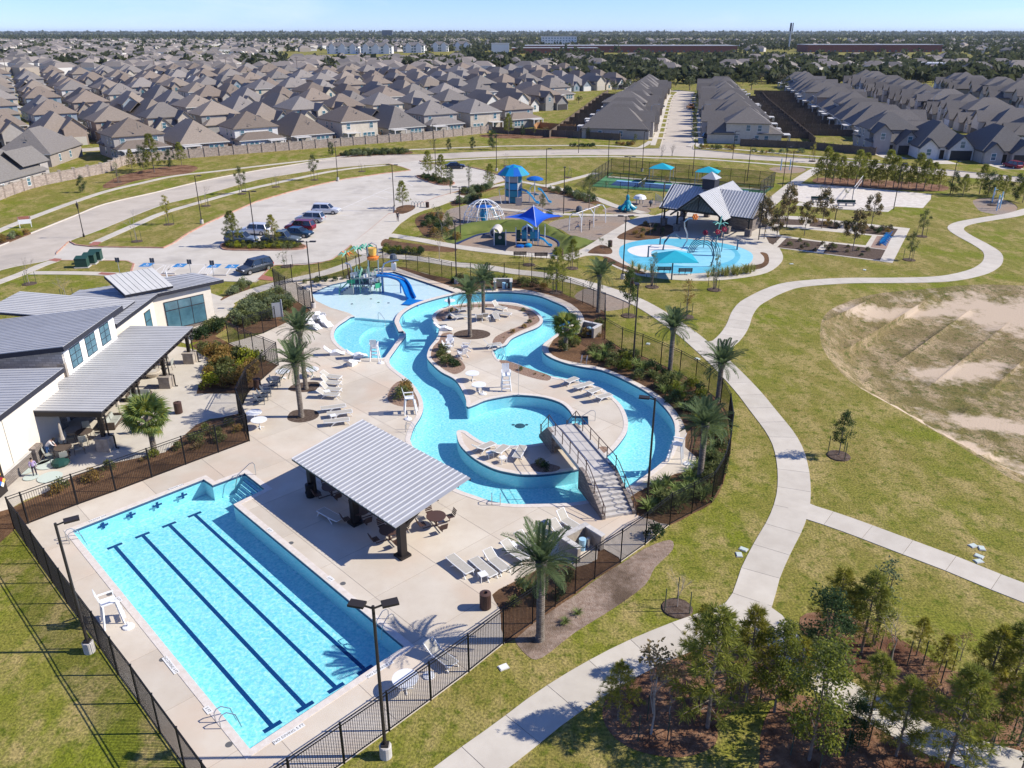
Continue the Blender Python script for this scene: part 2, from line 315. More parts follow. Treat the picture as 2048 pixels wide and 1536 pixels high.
K['adir'] = mat('bright blue wood', (.012, .30, .66), rough=.5)
K['slate'] = mat('slate grey wood', (.085, .10, .125), rough=.6)
K['conc'] = mat('cast concrete', (.45, .42, .39), (.54, .51, .47), scale=2, rough=.9)
K['cush'] = mat('sage cushion', (.36, .37, .33), rough=.9)
K['tan'] = mat('tan cast stone', (.50, .44, .36), rough=.8)
K['wicker'] = mat('brown woven', (.10, .075, .06), rough=.8)
K['trunk'] = mat('tree bark', (.16, .125, .10), (.23, .19, .16), scale=6, rough=.95, bump=.6)
K['paletrunk'] = mat('pale bark', (.36, .31, .27), (.28, .24, .21), scale=6, rough=.95)
K['palmtrunk'] = mat('palm bark', (.125, .10, .08), (.24, .205, .17), scale=3, rough=.95, bump=1, bscale=8, stretch=(1, 1, 4))
K['stake'] = mat('green stake', (.05, .07, .05), rough=.8)
K['tyre'] = mat('tyre', (.015, .015, .015), rough=.9)
K['rim'] = mat('alloy rim', (.45, .45, .46), rough=.35, metal=.7)
K['carglass'] = mat('car glass', (.015, .02, .028), rough=.04, spec=.9)
K['lightred'] = mat('tail light', (.35, .01, .01), rough=.3)
K['headl'] = mat('head lamp', (.7, .72, .75), rough=.15, spec=.8)
K['padgreen'] = mat('utility green', (.022, .065, .050), rough=.5)
K['skin'] = mat('skin', (.50, .31, .23), rough=.6)
K['hair'] = mat('dark hair', (.02, .014, .011), rough=.7)
K['lid'] = mat('pale green lid', (.50, .57, .52), rough=.7)
K['drain'] = mat('grey drain cover', (.12, .12, .12), rough=.6)
K['tilewhite'] = mat('white marker tile', (.74, .73, .70), rough=.4)
K['ink'] = mat('black lettering', (.02, .02, .02), rough=.6)
def paintcar(n, c): return mat('car paint '+n, c, rough=.22, spec=.6, metal=.15)
CAR = dict(silver=paintcar('silver', (.42, .43, .45)), greyblue=paintcar('grey blue', (.17, .21, .26)), white=paintcar('white', (.62, .63, .65)), red=paintcar('red', (.19, .008, .022)), navy=paintcar('navy', (.022, .06, .105)), green=paintcar('grey green', (.13, .15, .135)), dark=paintcar('charcoal', (.045, .055, .07)), black=paintcar('black', (.015, .018, .03)), orange=paintcar('orange', (.50, .18, .03)), crimson=paintcar('crimson', (.24, .025, .05)))
LF = dict(pine=leafmat('pine needles', (.31, .315, .055), (.185, .21, .042)), pine2=leafmat('yellow pine needles', (.38, .335, .05), (.22, .225, .034)), oak=leafmat('oak leaves', (.096, .140, .038), (.052, .084, .025)), oak2=leafmat('olive leaves', (.179, .193, .062), (.103, .133, .046)), tan=leafmat('tan autumn leaves', (.385, .263, .123), (.210, .175, .061)), yellow=leafmat('yellow autumn leaves', (.400, .350, .061), (.263, .245, .052)), mag=leafmat('magnolia leaves', (.070, .102, .038), (.193, .126, .079)), holly=leafmat('dark holly leaves', (.038, .070, .028), (.063, .105, .038)), lime=leafmat('bright green leaves', (.25, .27, .035), (.14, .17, .025)), rust=leafmat('rusty leaves', (.358, .210, .062), (.227, .194, .049)), gold=leafmat('golden shrub leaves', (.400, .400, .035), (.245, .289, .032)), palm=leafmat('palm frond', (.166, .219, .096), (.096, .140, .061)), fan=leafmat('fan palm leaf', (.149, .236, .084), (.263, .271, .044)), strap=leafmat('strap leaves', (.274, .325, .106), (.160, .239, .064)), silver=leafmat('silvery leaves', (.263, .298, .149), (.149, .193, .088)), reed=leafmat('reed grass', (.350, .333, .105), (.210, .254, .061)), far=leafmat('far tree leaves', (.070, .091, .038), (.105, .112, .052), var=.3), faro=leafmat('far olive tree leaves', (.108, .105, .060), (.149, .126, .079), var=.3))

def brickmat(name, c1, c2, mortar, sc, rough=.9, w=.5, h=.25, bias=0):
    m = mat(name, c1, c2, scale=3, rough=rough, bump=.3, bscale=9); t = m.node_tree; N = t.nodes; b = N['Principled BSDF']; src = b.inputs['Base Color'].links[0].from_socket
    tc = N.new('ShaderNodeTexCoord'); sp = N.new('ShaderNodeSeparateXYZ'); t.links.new(tc.outputs['Object'], sp.inputs[0]); ad = N.new('ShaderNodeMath'); t.links.new(sp.outputs['X'], ad.inputs[0]); t.links.new(sp.outputs['Y'], ad.inputs[1])
    cb = N.new('ShaderNodeCombineXYZ'); t.links.new(ad.outputs[0], cb.inputs['X']); t.links.new(sp.outputs['Z'], cb.inputs['Y'])
    br = N.new('ShaderNodeTexBrick'); br.inputs['Scale'].default_value = sc; br.inputs['Brick Width'].default_value = w; br.inputs['Row Height'].default_value = h; br.inputs['Mortar Size'].default_value = .018; br.inputs['Mortar'].default_value = (*mortar, 1); br.inputs['Bias'].default_value = bias
    t.links.new(cb.outputs[0], br.inputs['Vector']); t.links.new(src, br.inputs['Color1']); br.inputs['Color2'].default_value = (*[x*.72 for x in c1], 1); t.links.new(br.outputs['Color'], b.inputs['Base Color']); return m
K['ashlar'] = brickmat('limestone courses', (.50, .47, .43), (.60, .56, .51), (.30, .28, .26), 1.0, w=.55, h=.2)
K['ledgewall'] = brickmat('ledge stone courses', (.24, .20, .175), (.33, .28, .245), (.10, .09, .08), 1.0, w=.5, h=.13)
K['brick'] = brickmat('mixed brick', (.34, .265, .22), (.44, .36, .31), (.36, .32, .28), 1.0, w=.6, h=.22)
# ================================================================= ground plan: one partition of the ground, every zone its own sheet
REG = []      # name, polygon, priority
def reg(name, pts, pr, sm=0, px=True):
    p = [G2(q) for q in pts] if px else list(pts)
    if sm: p = smooth(p, sm)
    REG.append((name, ccw(p), pr)); return REG[-1][1]
ZF = {}       # zone -> height (number or function)
reg('ground', [(-16000, -200), (16000, -200), (16000, 24000), (-16000, 24000)], 0, px=False)
ROADTOP = [(-260, 606), (-120, 545), (0, 491), (75, 461), (150, 431), (212, 407), (312, 384), (412, 360), (512, 341), (587, 329), (662, 318), (762, 311), (837, 309), (887, 307), (1024, 301), (1149, 299), (1311, 297), (1371, 297), (1450, 304), (1536, 312), (1636, 318), (1761, 327), (1848, 335), (1950, 345), (2048, 355), (2250, 378)]
ROADBOT = [(2250, 392), (2048, 365), (1960, 357), (1873, 349), (1750, 337), (1636, 328), (1536, 321), (1399, 314), (1311, 311), (1174, 310), (1024, 312), (900, 317), (837, 321), (777, 327), (662, 336), (587, 347), (512, 360), (400, 391), (320, 411), (200, 459), (140, 481), (115, 500), (100, 519), (0, 540), (-120, 590), (-260, 660)]
road = reg('road', smooth([G2(p) for p in ROADTOP], 4, False)+smooth([G2(p) for p in ROADBOT], 4, False), 10, px=False)
LOT = [(100, 519), (138, 482), (150, 489), (187, 493), (327, 495), (347, 486), (375, 467), (412, 447), (450, 430), (512, 403), (577, 384), (632, 370), (687, 358), (762, 347), (822, 340), (803, 333), (777, 327), (837, 320), (849, 327), (890, 329), (928, 331), (968, 340), (1005, 352), (1012, 360), (985, 369), (950, 375), (918, 381), (870, 395), (835, 409), (800, 424), (777, 427), (740, 458), (702, 489), (687, 502), (662, 519), (640, 525), (612, 529), (549, 530), (538, 536), (527, 547), (517, 557), (449, 555), (262, 547), (269, 527), (255, 521), (125, 520)]
lot = reg('parking_lot', [G2(p) for p in LOT], 11, px=False)
reg('kerb', offset(road, .2), 8, px=False)
reg('lot_kerb', offset(lot, .22), 9, px=False)
ST = [(42.5, 214), (49, 245), (57, 285), (66, 330), (76, 380), (85, 420), (89, 436), (84, 445)]
stl, stR = ribbon(smooth(ST, 3, False), 8.6)
street = reg('street', stl+stR[::-1], 10, px=False); reg('kerb', offset(street, .18), 7, px=False)
ST2 = [(123, 206), (128, 240), (137, 290), (150, 350), (166, 420), (182, 490)]
l2, r2 = ribbon(smooth(ST2, 3, False), 9.5); street2 = reg('street', l2+r2[::-1], 10, px=False); reg('kerb', offset(street2, .18), 7, px=False)
NBH = Vector((-75, 205)); nu = Vector((.79, .613)).normalized(); nv = Vector((-nu.y, nu.x))
for off, k0, k1 in ((32.5, -120, 62), (107, -180, 75), (182, -240, 110), (257, -300, 150)):
    l2, r2 = ribbon([tuple(NBH+nu*k+nv*off) for k in (k0, (k0+k1)/2, k1)], 8); reg('street', l2+r2[::-1], 3, px=False)
# planted islands in the lot
ISL = [reg('mulch', [G2(p) for p in q], 14, sm=3, px=False) for q in ([(446, 487), (470, 483), (560, 484), (605, 489), (606, 496), (560, 499), (470, 499), (446, 496)], [(833, 352), (846, 350), (866, 352), (890, 358), (908, 365), (900, 369), (880, 369), (855, 362)])]
for q in ISL: reg('lot_kerb', offset(q, .2), 13, px=False)
reg('mulch', [(788, 425), (794, 415), (812, 410), (830, 412), (826, 420), (806, 428)], 14, sm=3)
# ---- paths: centre lines (photo points), width in m, slab length
PATHS = [
 ('walking_path', [(860, 1600), (945, 1533), (1024, 1475), (1094, 1420), (1164, 1373), (1235, 1332), (1300, 1300), (1390, 1263), (1450, 1243), (1490, 1222), (1508, 1190), (1520, 1148), (1545, 1095), (1572, 1045), (1586, 1000), (1588, 960), (1584, 925), (1576, 895), (1562, 868), (1545, 845), (1525, 820), (1500, 788), (1470, 755), (1440, 725), (1410, 698), (1375, 668), (1335, 640), (1299, 617), (1264, 599), (1216, 581), (1149, 562), (1086, 550), (1024, 543), (974, 535), (912, 529), (862, 521), (812, 515), (762, 512)], 2.15, 2.6),
 ('lake_path', [(1402, 694), (1440, 690), (1462, 672), (1476, 650), (1484, 628), (1498, 609), (1519, 596), (1545, 583), (1586, 570), (1661, 563), (1720, 561), (1786, 561), (1886, 558), (1949, 546), (1978, 532), (1987, 518), (1983, 504), (1961, 489), (1926, 470), (1911, 457), (1926, 447), (1974, 438), (2024, 430), (2060, 420), (2130, 402)], 2.3, 2.6),
 ('fork_path', [(1585, 1010), (1625, 1027), (1661, 1038), (1720, 1059), (1786, 1084), (1850, 1108), (1911, 1131), (1981, 1160), (2048, 1186), (2130, 1218)], 1.9, 2.4),
 ('grove_path', [(1500, 1215), (1540, 1245), (1575, 1295), (1636, 1350), (1686, 1387), (1761, 1427), (1861, 1480), (1950, 1510), (2036, 1534), (2100, 1552)], 1.9, 2.4),
 ('plaza_path', [(770, 505), (738, 512), (699, 529), (652, 545), (594, 559), (549, 570), (512, 581), (475, 594), (448, 608)], 1.9, 2.2),
 ('play_path', [(778, 470), (840, 480), (905, 492), (960, 500), (1024, 507), (1085, 512), (1128, 514), (1165, 505), (1190, 492), (1215, 476), (1245, 458), (1270, 443), (1300, 430)], 2.0, 2.4),
 ('court_path', [(985, 417), (1040, 422), (1100, 427), (1170, 430), (1240, 431), (1300, 430)], 1.7, 2.4),
 ('court_path', [(925, 386), (985, 373), (1040, 364), (1087, 371), (1130, 362), (1170, 352), (1192, 346)], 1.6, 2.4),
 ('court_path', [(1087, 371), (1150, 385), (1195, 398), (1230, 412), (1290, 427)], 1.8, 2.4),
 ('sand_path', [(1530, 415), (1560, 390), (1590, 366), (1622, 345), (1640, 336)], 2.4, 2.4),
 ('sidewalk', [(-120, 516), (0, 461), (62, 436), (140, 407), (212, 383), (280, 367), (350, 352), (430, 343), (512, 333), (600, 323), (674, 315), (735, 307), (792, 301), (880, 297), (960, 294), (1024, 292), (1174, 291), (1240, 293), (1274, 296), (1290, 290), (1302, 282)], 1.5, 3.0),
 ('sidewalk', [(187, 487), (230, 468), (280, 446), (324, 427), (399, 405), (474, 384), (530, 371), (612, 353), (662, 343), (720, 335), (777, 330)], 1.5, 3.0),
 ('sidewalk', [(840, 326), (900, 321), (1024, 315.5), (1174, 313.5), (1260, 314), (1311, 316), (1399, 318), (1470, 323), (1560, 330), (1640, 337), (1680, 342)], 1.5, 3.0),
 ('sidewalk', [(1378, 293), (1390, 285), (1405, 296), (1470, 299), (1560, 307), (1660, 315), (1760, 322)], 1.3, 3.0),
 ('sidewalk', [(-60, 585), (0, 564), (50, 545), (85, 530), (112, 521)], 1.5, 2.4),
 ('sidewalk', [(62, 546), (120, 546), (180, 547), (232, 549)], 1.5, 2.4),
 ('sidewalk', [(262, 551), (350, 557), (449, 559), (517, 561)], 1.6, 2.4)]
SLABS = []    # (path index, polygon)
for pi, (nm, pts, w, step) in enumerate(PATHS):
    cl = resample(smooth([G2(p) for p in pts], 6, False), step/2)
    l, r = ribbon(cl, w); reg('path:%d' % pi, l+r[::-1], 20, px=False)
    for k in range(0, len(cl)-2, 2):
        e = .014; q = []
        for side in (l, r):
            a, b, c = Vector(side[k]), Vector(side[k+1]), Vector(side[k+2]); q.append([a+(b-a).normalized()*e, b, c-(c-b).normalized()*e])
        poly = [tuple(v) for v in q[0]]+[tuple(v) for v in q[1][::-1]]
        if abs(area(poly)) > .3 and not (G(1024, 215).y < poly[0][1]): reg('slab:%d:%d' % (pi, k), poly, 21, px=False)
# ---- concrete areas
reg('plaza', [(702, 489), (740, 459), (777, 428), (800, 425), (835, 410), (870, 396), (905, 386), (930, 384), (940, 392), (905, 402), (880, 412), (850, 420), (825, 430), (800, 448), (784, 466), (768, 492), (752, 512), (735, 514), (715, 508)], 12)
reg('plaza', [(1128, 516), (1170, 500), (1205, 480), (1232, 466), (1262, 448), (1290, 438), (1318, 428), (1345, 419), (1400, 405), (1470, 405), (1535, 415), (1545, 440), (1530, 462), (1548, 478), (1556, 492), (1566, 512), (1560, 528), (1535, 545), (1490, 555), (1430, 561), (1370, 561), (1310, 556), (1262, 547), (1222, 530), (1206, 513), (1170, 512), (1140, 521)], 19, sm=3)
PLANT_W = reg('plaza', [(1540, 494), (1785, 526), (1820, 457), (1745, 449), (1600, 433), (1540, 431), (1530, 455)], 18)
for q in ([(1556, 453), (1744, 471.5), (1731, 491), (1631, 481), (1559, 470)],): reg('lawn', q, 22)
for q in ([(1573, 476), (1646, 485), (1632, 504), (1554, 495)], [(1658, 486), (1771, 500), (1760, 521), (1646, 507)], [(1626, 439.5), (1682, 447), (1674, 459), (1618, 453)], [(1690, 449.5), (1796, 458), (1786, 473), (1722, 467)], [(1540, 437), (1612, 440), (1606, 451), (1550, 449)], [(1532, 474), (1563, 473), (1546, 490), (1538, 486)]): reg('darkmulch', q, 22)
reg('brick_paving', [(1754, 472), (1783, 475), (1772, 499), (1741, 495)], 23)
# ---- splash pad
SPC = G(1372, 508); SPR = 7.95
def circ(c, rx, ry=None, n=64, rot=0):
    ry = ry or rx; return [(c[0]+math.cos(rot)*rx*math.cos(a)-math.sin(rot)*ry*math.sin(a), c[1]+math.sin(rot)*rx*math.cos(a)+math.cos(rot)*ry*math.sin(a)) for a in (2*PI*i/n for i in range(n))]
sp = [(1238, 503), (1245, 491), (1275, 482), (1320, 478), (1370, 478), (1420, 483), (1465, 491), (1498, 503), (1506, 515), (1495, 530), (1455, 541), (1410, 546), (1360, 548), (1310, 544), (1265, 531), (1243, 517)]
reg('splash_pad', sp, 24, sm=4)
reg('pad_light', [(1470, 494), (1498, 503), (1506, 515), (1495, 530), (1455, 541), (1440, 541), (1470, 528), (1481, 513), (1474, 502)], 25, sm=4)
reg('pad_white', [(1255, 500), (1270, 493), (1310, 489), (1345, 492), (1375, 502), (1345, 499), (1315, 500), (1302, 505), (1310, 512), (1285, 514), (1263, 508)], 26, sm=4)
reg('pad_mid', [(1330, 498), (1400, 490), (1455, 498), (1470, 510), (1455, 524), (1400, 534), (1340, 528), (1310, 514), (1304, 505)], 25, sm=4)
# ---- play areas
PG = [reg('play_gravel', q, 16, sm=3) for q in (
 [(893, 421), (925, 411), (985, 393), (1040, 385), (1085, 383), (1125, 390), (1165, 402), (1200, 414), (1160, 420), (1110, 427), (1050, 426), (1055, 438), (1040, 446), (1000, 448), (955, 451), (925, 455), (900, 458), (884, 446)],
 [(1108, 441), (1150, 434), (1200, 432), (1258, 433), (1252, 452), (1220, 468), (1196, 480), (1165, 478), (1140, 470), (1122, 459), (1095, 452)],
 [(912, 492), (942, 476), (965, 469), (1000, 466), (1050, 467), (1090, 473), (1115, 485), (1112, 497), (1098, 508), (1060, 506), (1000, 503), (945, 498)],
 [(1205, 419), (1230, 412), (1262, 411), (1290, 415), (1302, 421), (1290, 427), (1250, 429), (1215, 426)],
 [(1255, 404), (1290, 399), (1318, 402), (1325, 410), (1300, 417), (1270, 411)],
 [(1946, 400), (1978, 396), (2011, 400), (2036, 415), (2013, 430), (1975, 426), (1956, 419)],
 [(1538, 336), (1580, 333), (1612, 337), (1600, 345), (1560, 346)],
 [(1148, 592), (1185, 575), (1264, 607), (1216, 622), (1180, 612)])]
TURF = [(884, 470), (905, 458), (945, 451), (985, 447), (1040, 446), (1080, 449), (1110, 455), (1130, 468), (1155, 478), (1192, 483), (1160, 497), (1130, 509), (1104, 510), (1116, 498), (1118, 484), (1095, 472), (1050, 466), (1000, 464.5), (960, 467.5), (930, 479), (900, 488)]
turf = reg('turf_mound', TURF, 17, sm=3)
rubber = offset(PG[2], .55); reg('rubber_edge', rubber, 15.5, px=False)
# ---- courts and sand
COURT = [(1183, 373), (1222, 345), (1547, 375), (1518, 396)]
reg('sport_court', COURT, 15)
def lerpq(q, a, b):
    A = Vector(q[0]).lerp(Vector(q[3]), a); B = Vector(q[1]).lerp(Vector(q[2]), a); return tuple(A.lerp(B, b))
CQ = [G2(p) for p in COURT]
for a0, a1 in ((.10, .46), (.54, .90)):
    reg('court_blue', [lerpq(CQ, a0, .16), lerpq(CQ, a0, .52), lerpq(CQ, a1, .52), lerpq(CQ, a1, .16)], 16, px=False)
    reg('court_light', [lerpq(CQ, a0, .46), lerpq(CQ, a0, .52), lerpq(CQ, a1, .52), lerpq(CQ, a1, .46)], 17, px=False)
reg('plaza', [lerpq(CQ, .02, .64), lerpq(CQ, .02, .74), lerpq(CQ, .98, .74), lerpq(CQ, .98, .64)], 16, px=False)
reg('lawn', [lerpq(CQ, .02, .76), lerpq(CQ, .02, .97), lerpq(CQ, .98, .97), lerpq(CQ, .98, .76)], 16, px=False)
reg('sand', [(1577, 366), (1647, 369), (1750, 377), (1863, 388), (1862, 398), (1846, 416), (1792, 413), (1714, 418), (1607, 405), (1572, 396)], 15)
reg('plaza', [(1598, 405), (1660, 411), (1714, 417), (1790, 414), (1776, 424), (1700, 420), (1592, 411)], 14)
# ---- beds outside the pool fence
for q in ([(1233, 475), (1262, 458), (1292, 446), (1332, 448), (1352, 457), (1336, 471), (1300, 480), (1262, 481)],
          [(1175, 505), (1200, 490), (1222, 497), (1222, 508), (1195, 508)], [(1222, 528), (1206, 514), (1218, 515), (1245, 528), (1290, 546), (1275, 547)],
          [(1485, 541), (1520, 538), (1537, 527), (1536, 510), (1527, 505), (1520, 506), (1528, 515), (1524, 527), (1490, 534)],
          [(830, 440), (848, 428), (885, 424), (896, 440), (905, 456), (880, 476), (850, 472), (838, 458)],
          [(770, 478), (800, 484), (870, 492), (912, 496), (905, 504), (850, 502), (790, 498), (762, 492)],
          [(1040, 424), (1108, 428), (1120, 436), (1090, 442), (1055, 438)],
          [(918, 384), (985, 371), (1000, 372), (985, 379), (935, 392)], [(905, 402), (950, 390), (960, 398), (930, 408), (905, 412)],
          [(1085, 383), (1080, 374), (1130, 378), (1180, 395), (1205, 405), (1180, 407), (1130, 392)]): reg('mulch', q, 22 if q[0][0] in (1233, 1175, 1222, 1485) else 15, sm=3)
reg('needle_bed', [(205, 372), (240, 352), (300, 338), (360, 330), (395, 334), (380, 346), (330, 352), (270, 362), (225, 376)], 5, sm=3)
reg('needle_bed', [(960, 270), (1020, 268), (1100, 268), (1150, 270), (1140, 276), (1060, 277), (980, 276)], 5, sm=3)
reg('mulch', [(672, 312), (700, 303), (760, 300), (820, 302), (815, 309), (740, 312), (690, 318)], 6, sm=3)
reg('mulch', [(-40, 500), (0, 478), (40, 462), (62, 466), (40, 476), (0, 490), (-40, 510)], 9.5, sm=3)
reg('needle_bed', [(1625, 361), (1650, 355), (1760, 360), (1885, 370), (1885, 382), (1800, 380), (1700, 373), (1640, 368)], 12, sm=3)
reg('needle_bed', [(1205, 1420), (1230, 1370), (1275, 1330), (1330, 1305), (1400, 1290), (1480, 1282), (1535, 1290), (1570, 1325), (1600, 1360), (1580, 1390), (1500, 1410), (1440, 1440), (1430, 1490), (1360, 1515), (1270, 1500), (1220, 1465)], 5, sm=3)
reg('needle_bed', [(1600, 1235), (1660, 1225), (1760, 1255), (1850, 1310), (1930, 1350), (2100, 1370), (2100, 1500), (2000, 1490), (1880, 1440), (1780, 1390), (1690, 1340), (1620, 1290)], 5, sm=3)
reg('needle_bed', [(1540, 1420), (1600, 1390), (1680, 1420), (1780, 1470), (1900, 1530), (1980, 1560), (1900, 1640), (1560, 1600), (1520, 1500)], 5, sm=3)
reg('bark_bed', [(1028, 1272), (1068, 1246), (1112, 1214), (1152, 1190), (1191, 1160), (1243, 1127), (1292, 1096), (1340, 1080), (1345, 1100), (1310, 1135), (1290, 1170), (1230, 1215), (1150, 1265), (1085, 1315), (1055, 1312)], 6, sm=3)
BASIN = [(1660, 620), (1740, 590), (1850, 578), (1960, 569), (2100, 574), (2400, 590), (2500, 800), (2400, 1010), (2200, 1000), (2048, 968), (1980, 930), (1900, 880), (1800, 820), (1700, 762), (1650, 705), (1640, 660)]
basin = reg('basin', BASIN, 4, sm=4)
soilmask(K['dry'], [(*G2((2050, 615)), 15, 8, -.2), (*G2((1870, 835)), 11, 3.4, -.95), (*G2((2030, 808)), 9, 3, -.35), (*G2((1800, 610)), 14, 2.2, .1), (*G2((1930, 705)), 9, 3, .3)], (.52, .41, .30))
# ---- club house surroundings
reg('plaza', [(-60, 1010), (0, 975), (60, 905), (50, 880), (200, 700), (262, 640), (330, 690), (380, 697), (436, 727), (415, 742), (396, 776), (393, 788), (475, 788), (478, 828), (455, 834), (420, 838), (392, 850), (330, 905), (268, 918), (220, 928), (150, 952), (92, 985), (50, 1000), (20, 1018), (-60, 1060)], 17)
reg('plaza', [(-400, 760), (250, 590), (300, 545), (345, 560), (460, 600), (470, 610), (446, 640), (395, 665), (378, 690), (260, 650), (100, 850)], 3)
for q in ([(-60, 1100), (-60, 1040), (20, 1018), (92, 985), (150, 952), (220, 928), (330, 905), (392, 850), (430, 838), (476, 828), (499, 883), (372, 930), (232, 983), (156, 1010), (57, 1048), (30, 1058), (0, 1085)], [(384, 692), (436, 727), (415, 742), (396, 776), (393, 787), (471, 787), (497, 786), (527, 757), (557, 731), (508, 711), (458, 687), (430, 672), (405, 680)], [(450, 640), (472, 618), (520, 590), (548, 577), (573, 592), (597, 605), (623, 622), (600, 638), (553, 654), (527, 666), (480, 668)], [(440, 600), (470, 575), (500, 567), (500, 577), (470, 590), (447, 604)], [(380, 686), (440, 645), (455, 655), (430, 672), (405, 682)]): reg('mulch', q, 18)
# ---- pools and deck
FENCE = [(30, 1058), (135, 1207), (201, 1297), (237, 1350), (279, 1407), (321, 1467), (370, 1536), (474, 1682), (689, 1527), (779, 1462), (862, 1401), (938, 1344), (1007, 1288), (1065, 1247), (1110, 1213), (1150, 1187), (1189, 1158), (1241, 1125), (1290, 1090), (1339, 1050), (1383, 1027), (1423, 1005), (1444, 968), (1456, 923), (1461, 880), (1456, 840), (1440, 808), (1416, 786), (1390, 767), (1359, 749), (1321, 731), (1283, 714), (1243, 700), (1209, 679), (1209, 626), (1186, 616), (1165, 606), (1140, 595), (1114, 584), (1063, 564), (1038, 561), (979, 562), (904, 561), (884, 556), (859, 549), (836, 543), (813, 537), (767, 534), (740, 541), (687, 553), (640, 561), (585, 565), (549, 574), (573, 591), (597, 604), (623, 621), (553, 655), (527, 667), (458, 687), (481, 698), (508, 711), (532, 720), (557, 731), (527, 757), (497, 786), (478, 828), (499, 883), (372, 930), (232, 983), (156, 1010), (57, 1048)]
deck = reg('deck', FENCE, 30)
for q in ([(797, 537), (927, 581), (960, 579), (1024, 577), (1062, 582), (1104, 592), (1142, 608), (1164, 628), (1168, 648), (1150, 655), (1120, 665), (1100, 690), (1098, 704), (1120, 718), (1165, 728), (1206, 736), (1255, 756), (1300, 779), (1338, 808), (1362, 838), (1372, 865), (1370, 895), (1392, 915), (1385, 940), (1350, 948), (1300, 972), (1258, 996), (1264, 1024), (1285, 1035), (1302, 1040), (1340, 1050), (1384, 1028), (1424, 1006), (1446, 968), (1458, 923), (1463, 880), (1458, 838), (1442, 806), (1418, 784), (1360, 747), (1284, 712), (1211, 677), (1211, 624), (1140, 594), (1114, 583), (1038, 559), (904, 559), (813, 536)],
          [(1120, 1120), (1024, 1166), (984, 1190), (1000, 1220), (1010, 1288), (1066, 1248), (1152, 1188), (1190, 1158), (1242, 1126), (1225, 1108), (1195, 1095), (1195, 1118), (1150, 1135)]): reg('deck_bed', q, 31, sm=2)
for q in ([(575, 833), (585, 822), (610, 819), (632, 822), (638, 832), (625, 841), (600, 846), (578, 842)], [(576, 780), (590, 768), (620, 764), (638, 766), (634, 780), (605, 785)], [(775, 800), (782, 776), (800, 762), (818, 770), (832, 790), (838, 812), (825, 815), (795, 812)]): reg('darkmulch' if q[0][0] < 600 else 'river_rock', q, 32, sm=3)
LAP = [(144, 1062), (407, 959), (425, 971), (489, 947), (530, 979), (467, 1010), (809, 1294), (500, 1499)]
lap = reg('lap', LAP, 40)
RIV = [(914, 587), (960, 585), (1024, 585), (1074, 591), (1106, 603), (1131, 615), (1143, 632), (1140, 648), (1122, 662), (1100, 678), (1086, 690), (1085, 702), (1099, 714), (1129, 726), (1164, 734), (1204, 741), (1249, 760), (1299, 788), (1329, 815), (1346, 840), (1350, 860), (1348, 880), (1338, 908), (1321, 928), (1286, 955), (1256, 975), (1215, 992), (1171, 1002), (1136, 1007), (1074, 1009), (1024, 1009), (987, 1004), (949, 992), (912, 978), (875, 955), (840, 920), (822, 885), (822, 873), (829, 853), (842, 832), (847, 813), (842, 793), (828, 771), (812, 756), (784, 734), (779, 719), (787, 701), (804, 682), (812, 668), (800, 655), (795, 641), (804, 625), (832, 609), (874, 596)]
river = reg('river', smooth([G2(p) for p in RIV], 4), 40, px=False)
BEACH = [(622, 586), (662, 569), (724, 556), (787, 543), (850, 564), (914, 586), (874, 595), (832, 608), (804, 624), (794, 641), (760, 637), (709, 633), (697, 626), (662, 616), (632, 602)]
reg('beach', [G2(p) for p in BEACH], 39, px=False)
LEIS = [(709, 633), (692, 641), (674, 654), (668, 669), (674, 686), (697, 704), (724, 714), (762, 717), (775, 711), (790, 694), (806, 676), (806, 660), (795, 641), (760, 637)]
leis = reg('leisure', smooth([G2(p) for p in LEIS], 3), 39.5, px=False)
reg('leis_deep', [(740, 650), (722, 662), (718, 678), (735, 696), (772, 706), (792, 690), (804, 674), (803, 662), (794, 642), (765, 643)], 39.7, sm=3)
for q, ww in (([(914, 586.5), (874, 595.5), (832, 608.5), (804, 624.5), (794, 641), (797, 652), (802, 663)], .5), ([(805, 673), (796, 686), (786, 700), (776, 714), (772, 724)], .45)):
    l, r = ribbon(smooth([G2(p) for p in q], 4, False), ww); reg('divider', l+r[::-1], 41, px=False)
ISLAND = [(1024, 606), (1049, 612), (1071, 622), (1084, 635), (1085, 645), (1074, 655), (1049, 665), (1024, 677), (1012, 690), (991, 699), (1000, 720), (1024, 725), (1061, 739), (1106, 754), (1150, 762), (1199, 776), (1224, 793), (1244, 813), (1255, 838), (1255, 860), (1244, 880), (1224, 903), (1199, 920), (1164, 936), (1134, 943), (1086, 949), (1049, 950), (1024, 947), (987, 938), (949, 918), (922, 893), (914, 873), (915, 862), (932, 863), (949, 875), (974, 887), (1024, 892), (1061, 890), (1099, 883), (1129, 868), (1145, 852), (1147, 842), (1144, 830), (1136, 818), (1119, 805), (1086, 795), (1049, 791), (1024, 791), (974, 800), (949, 810), (934, 814), (932, 800), (924, 780), (909, 759), (882, 744), (862, 726), (854, 714), (859, 696), (872, 679), (878, 664), (872, 649), (864, 636), (869, 626), (887, 616), (924, 608), (974, 604)]
isl = smooth([G2(p) for p in ISLAND], 4)
reg('coping', isl, 42, px=False); reg('deck', offset(isl, -.36), 43, px=False)
reg('steps', [(1144, 832), (1176, 833), (1177, 850), (1146, 851)], 44); reg('steps', [(985, 700), (1003, 699), (1010, 719), (994, 719)], 44)
reg('steps', [(872, 650), (893, 649), (896, 661), (879, 663)], 44)
for q in (lap, river, leis): reg('coping', offset(q, .38), 38, px=False)
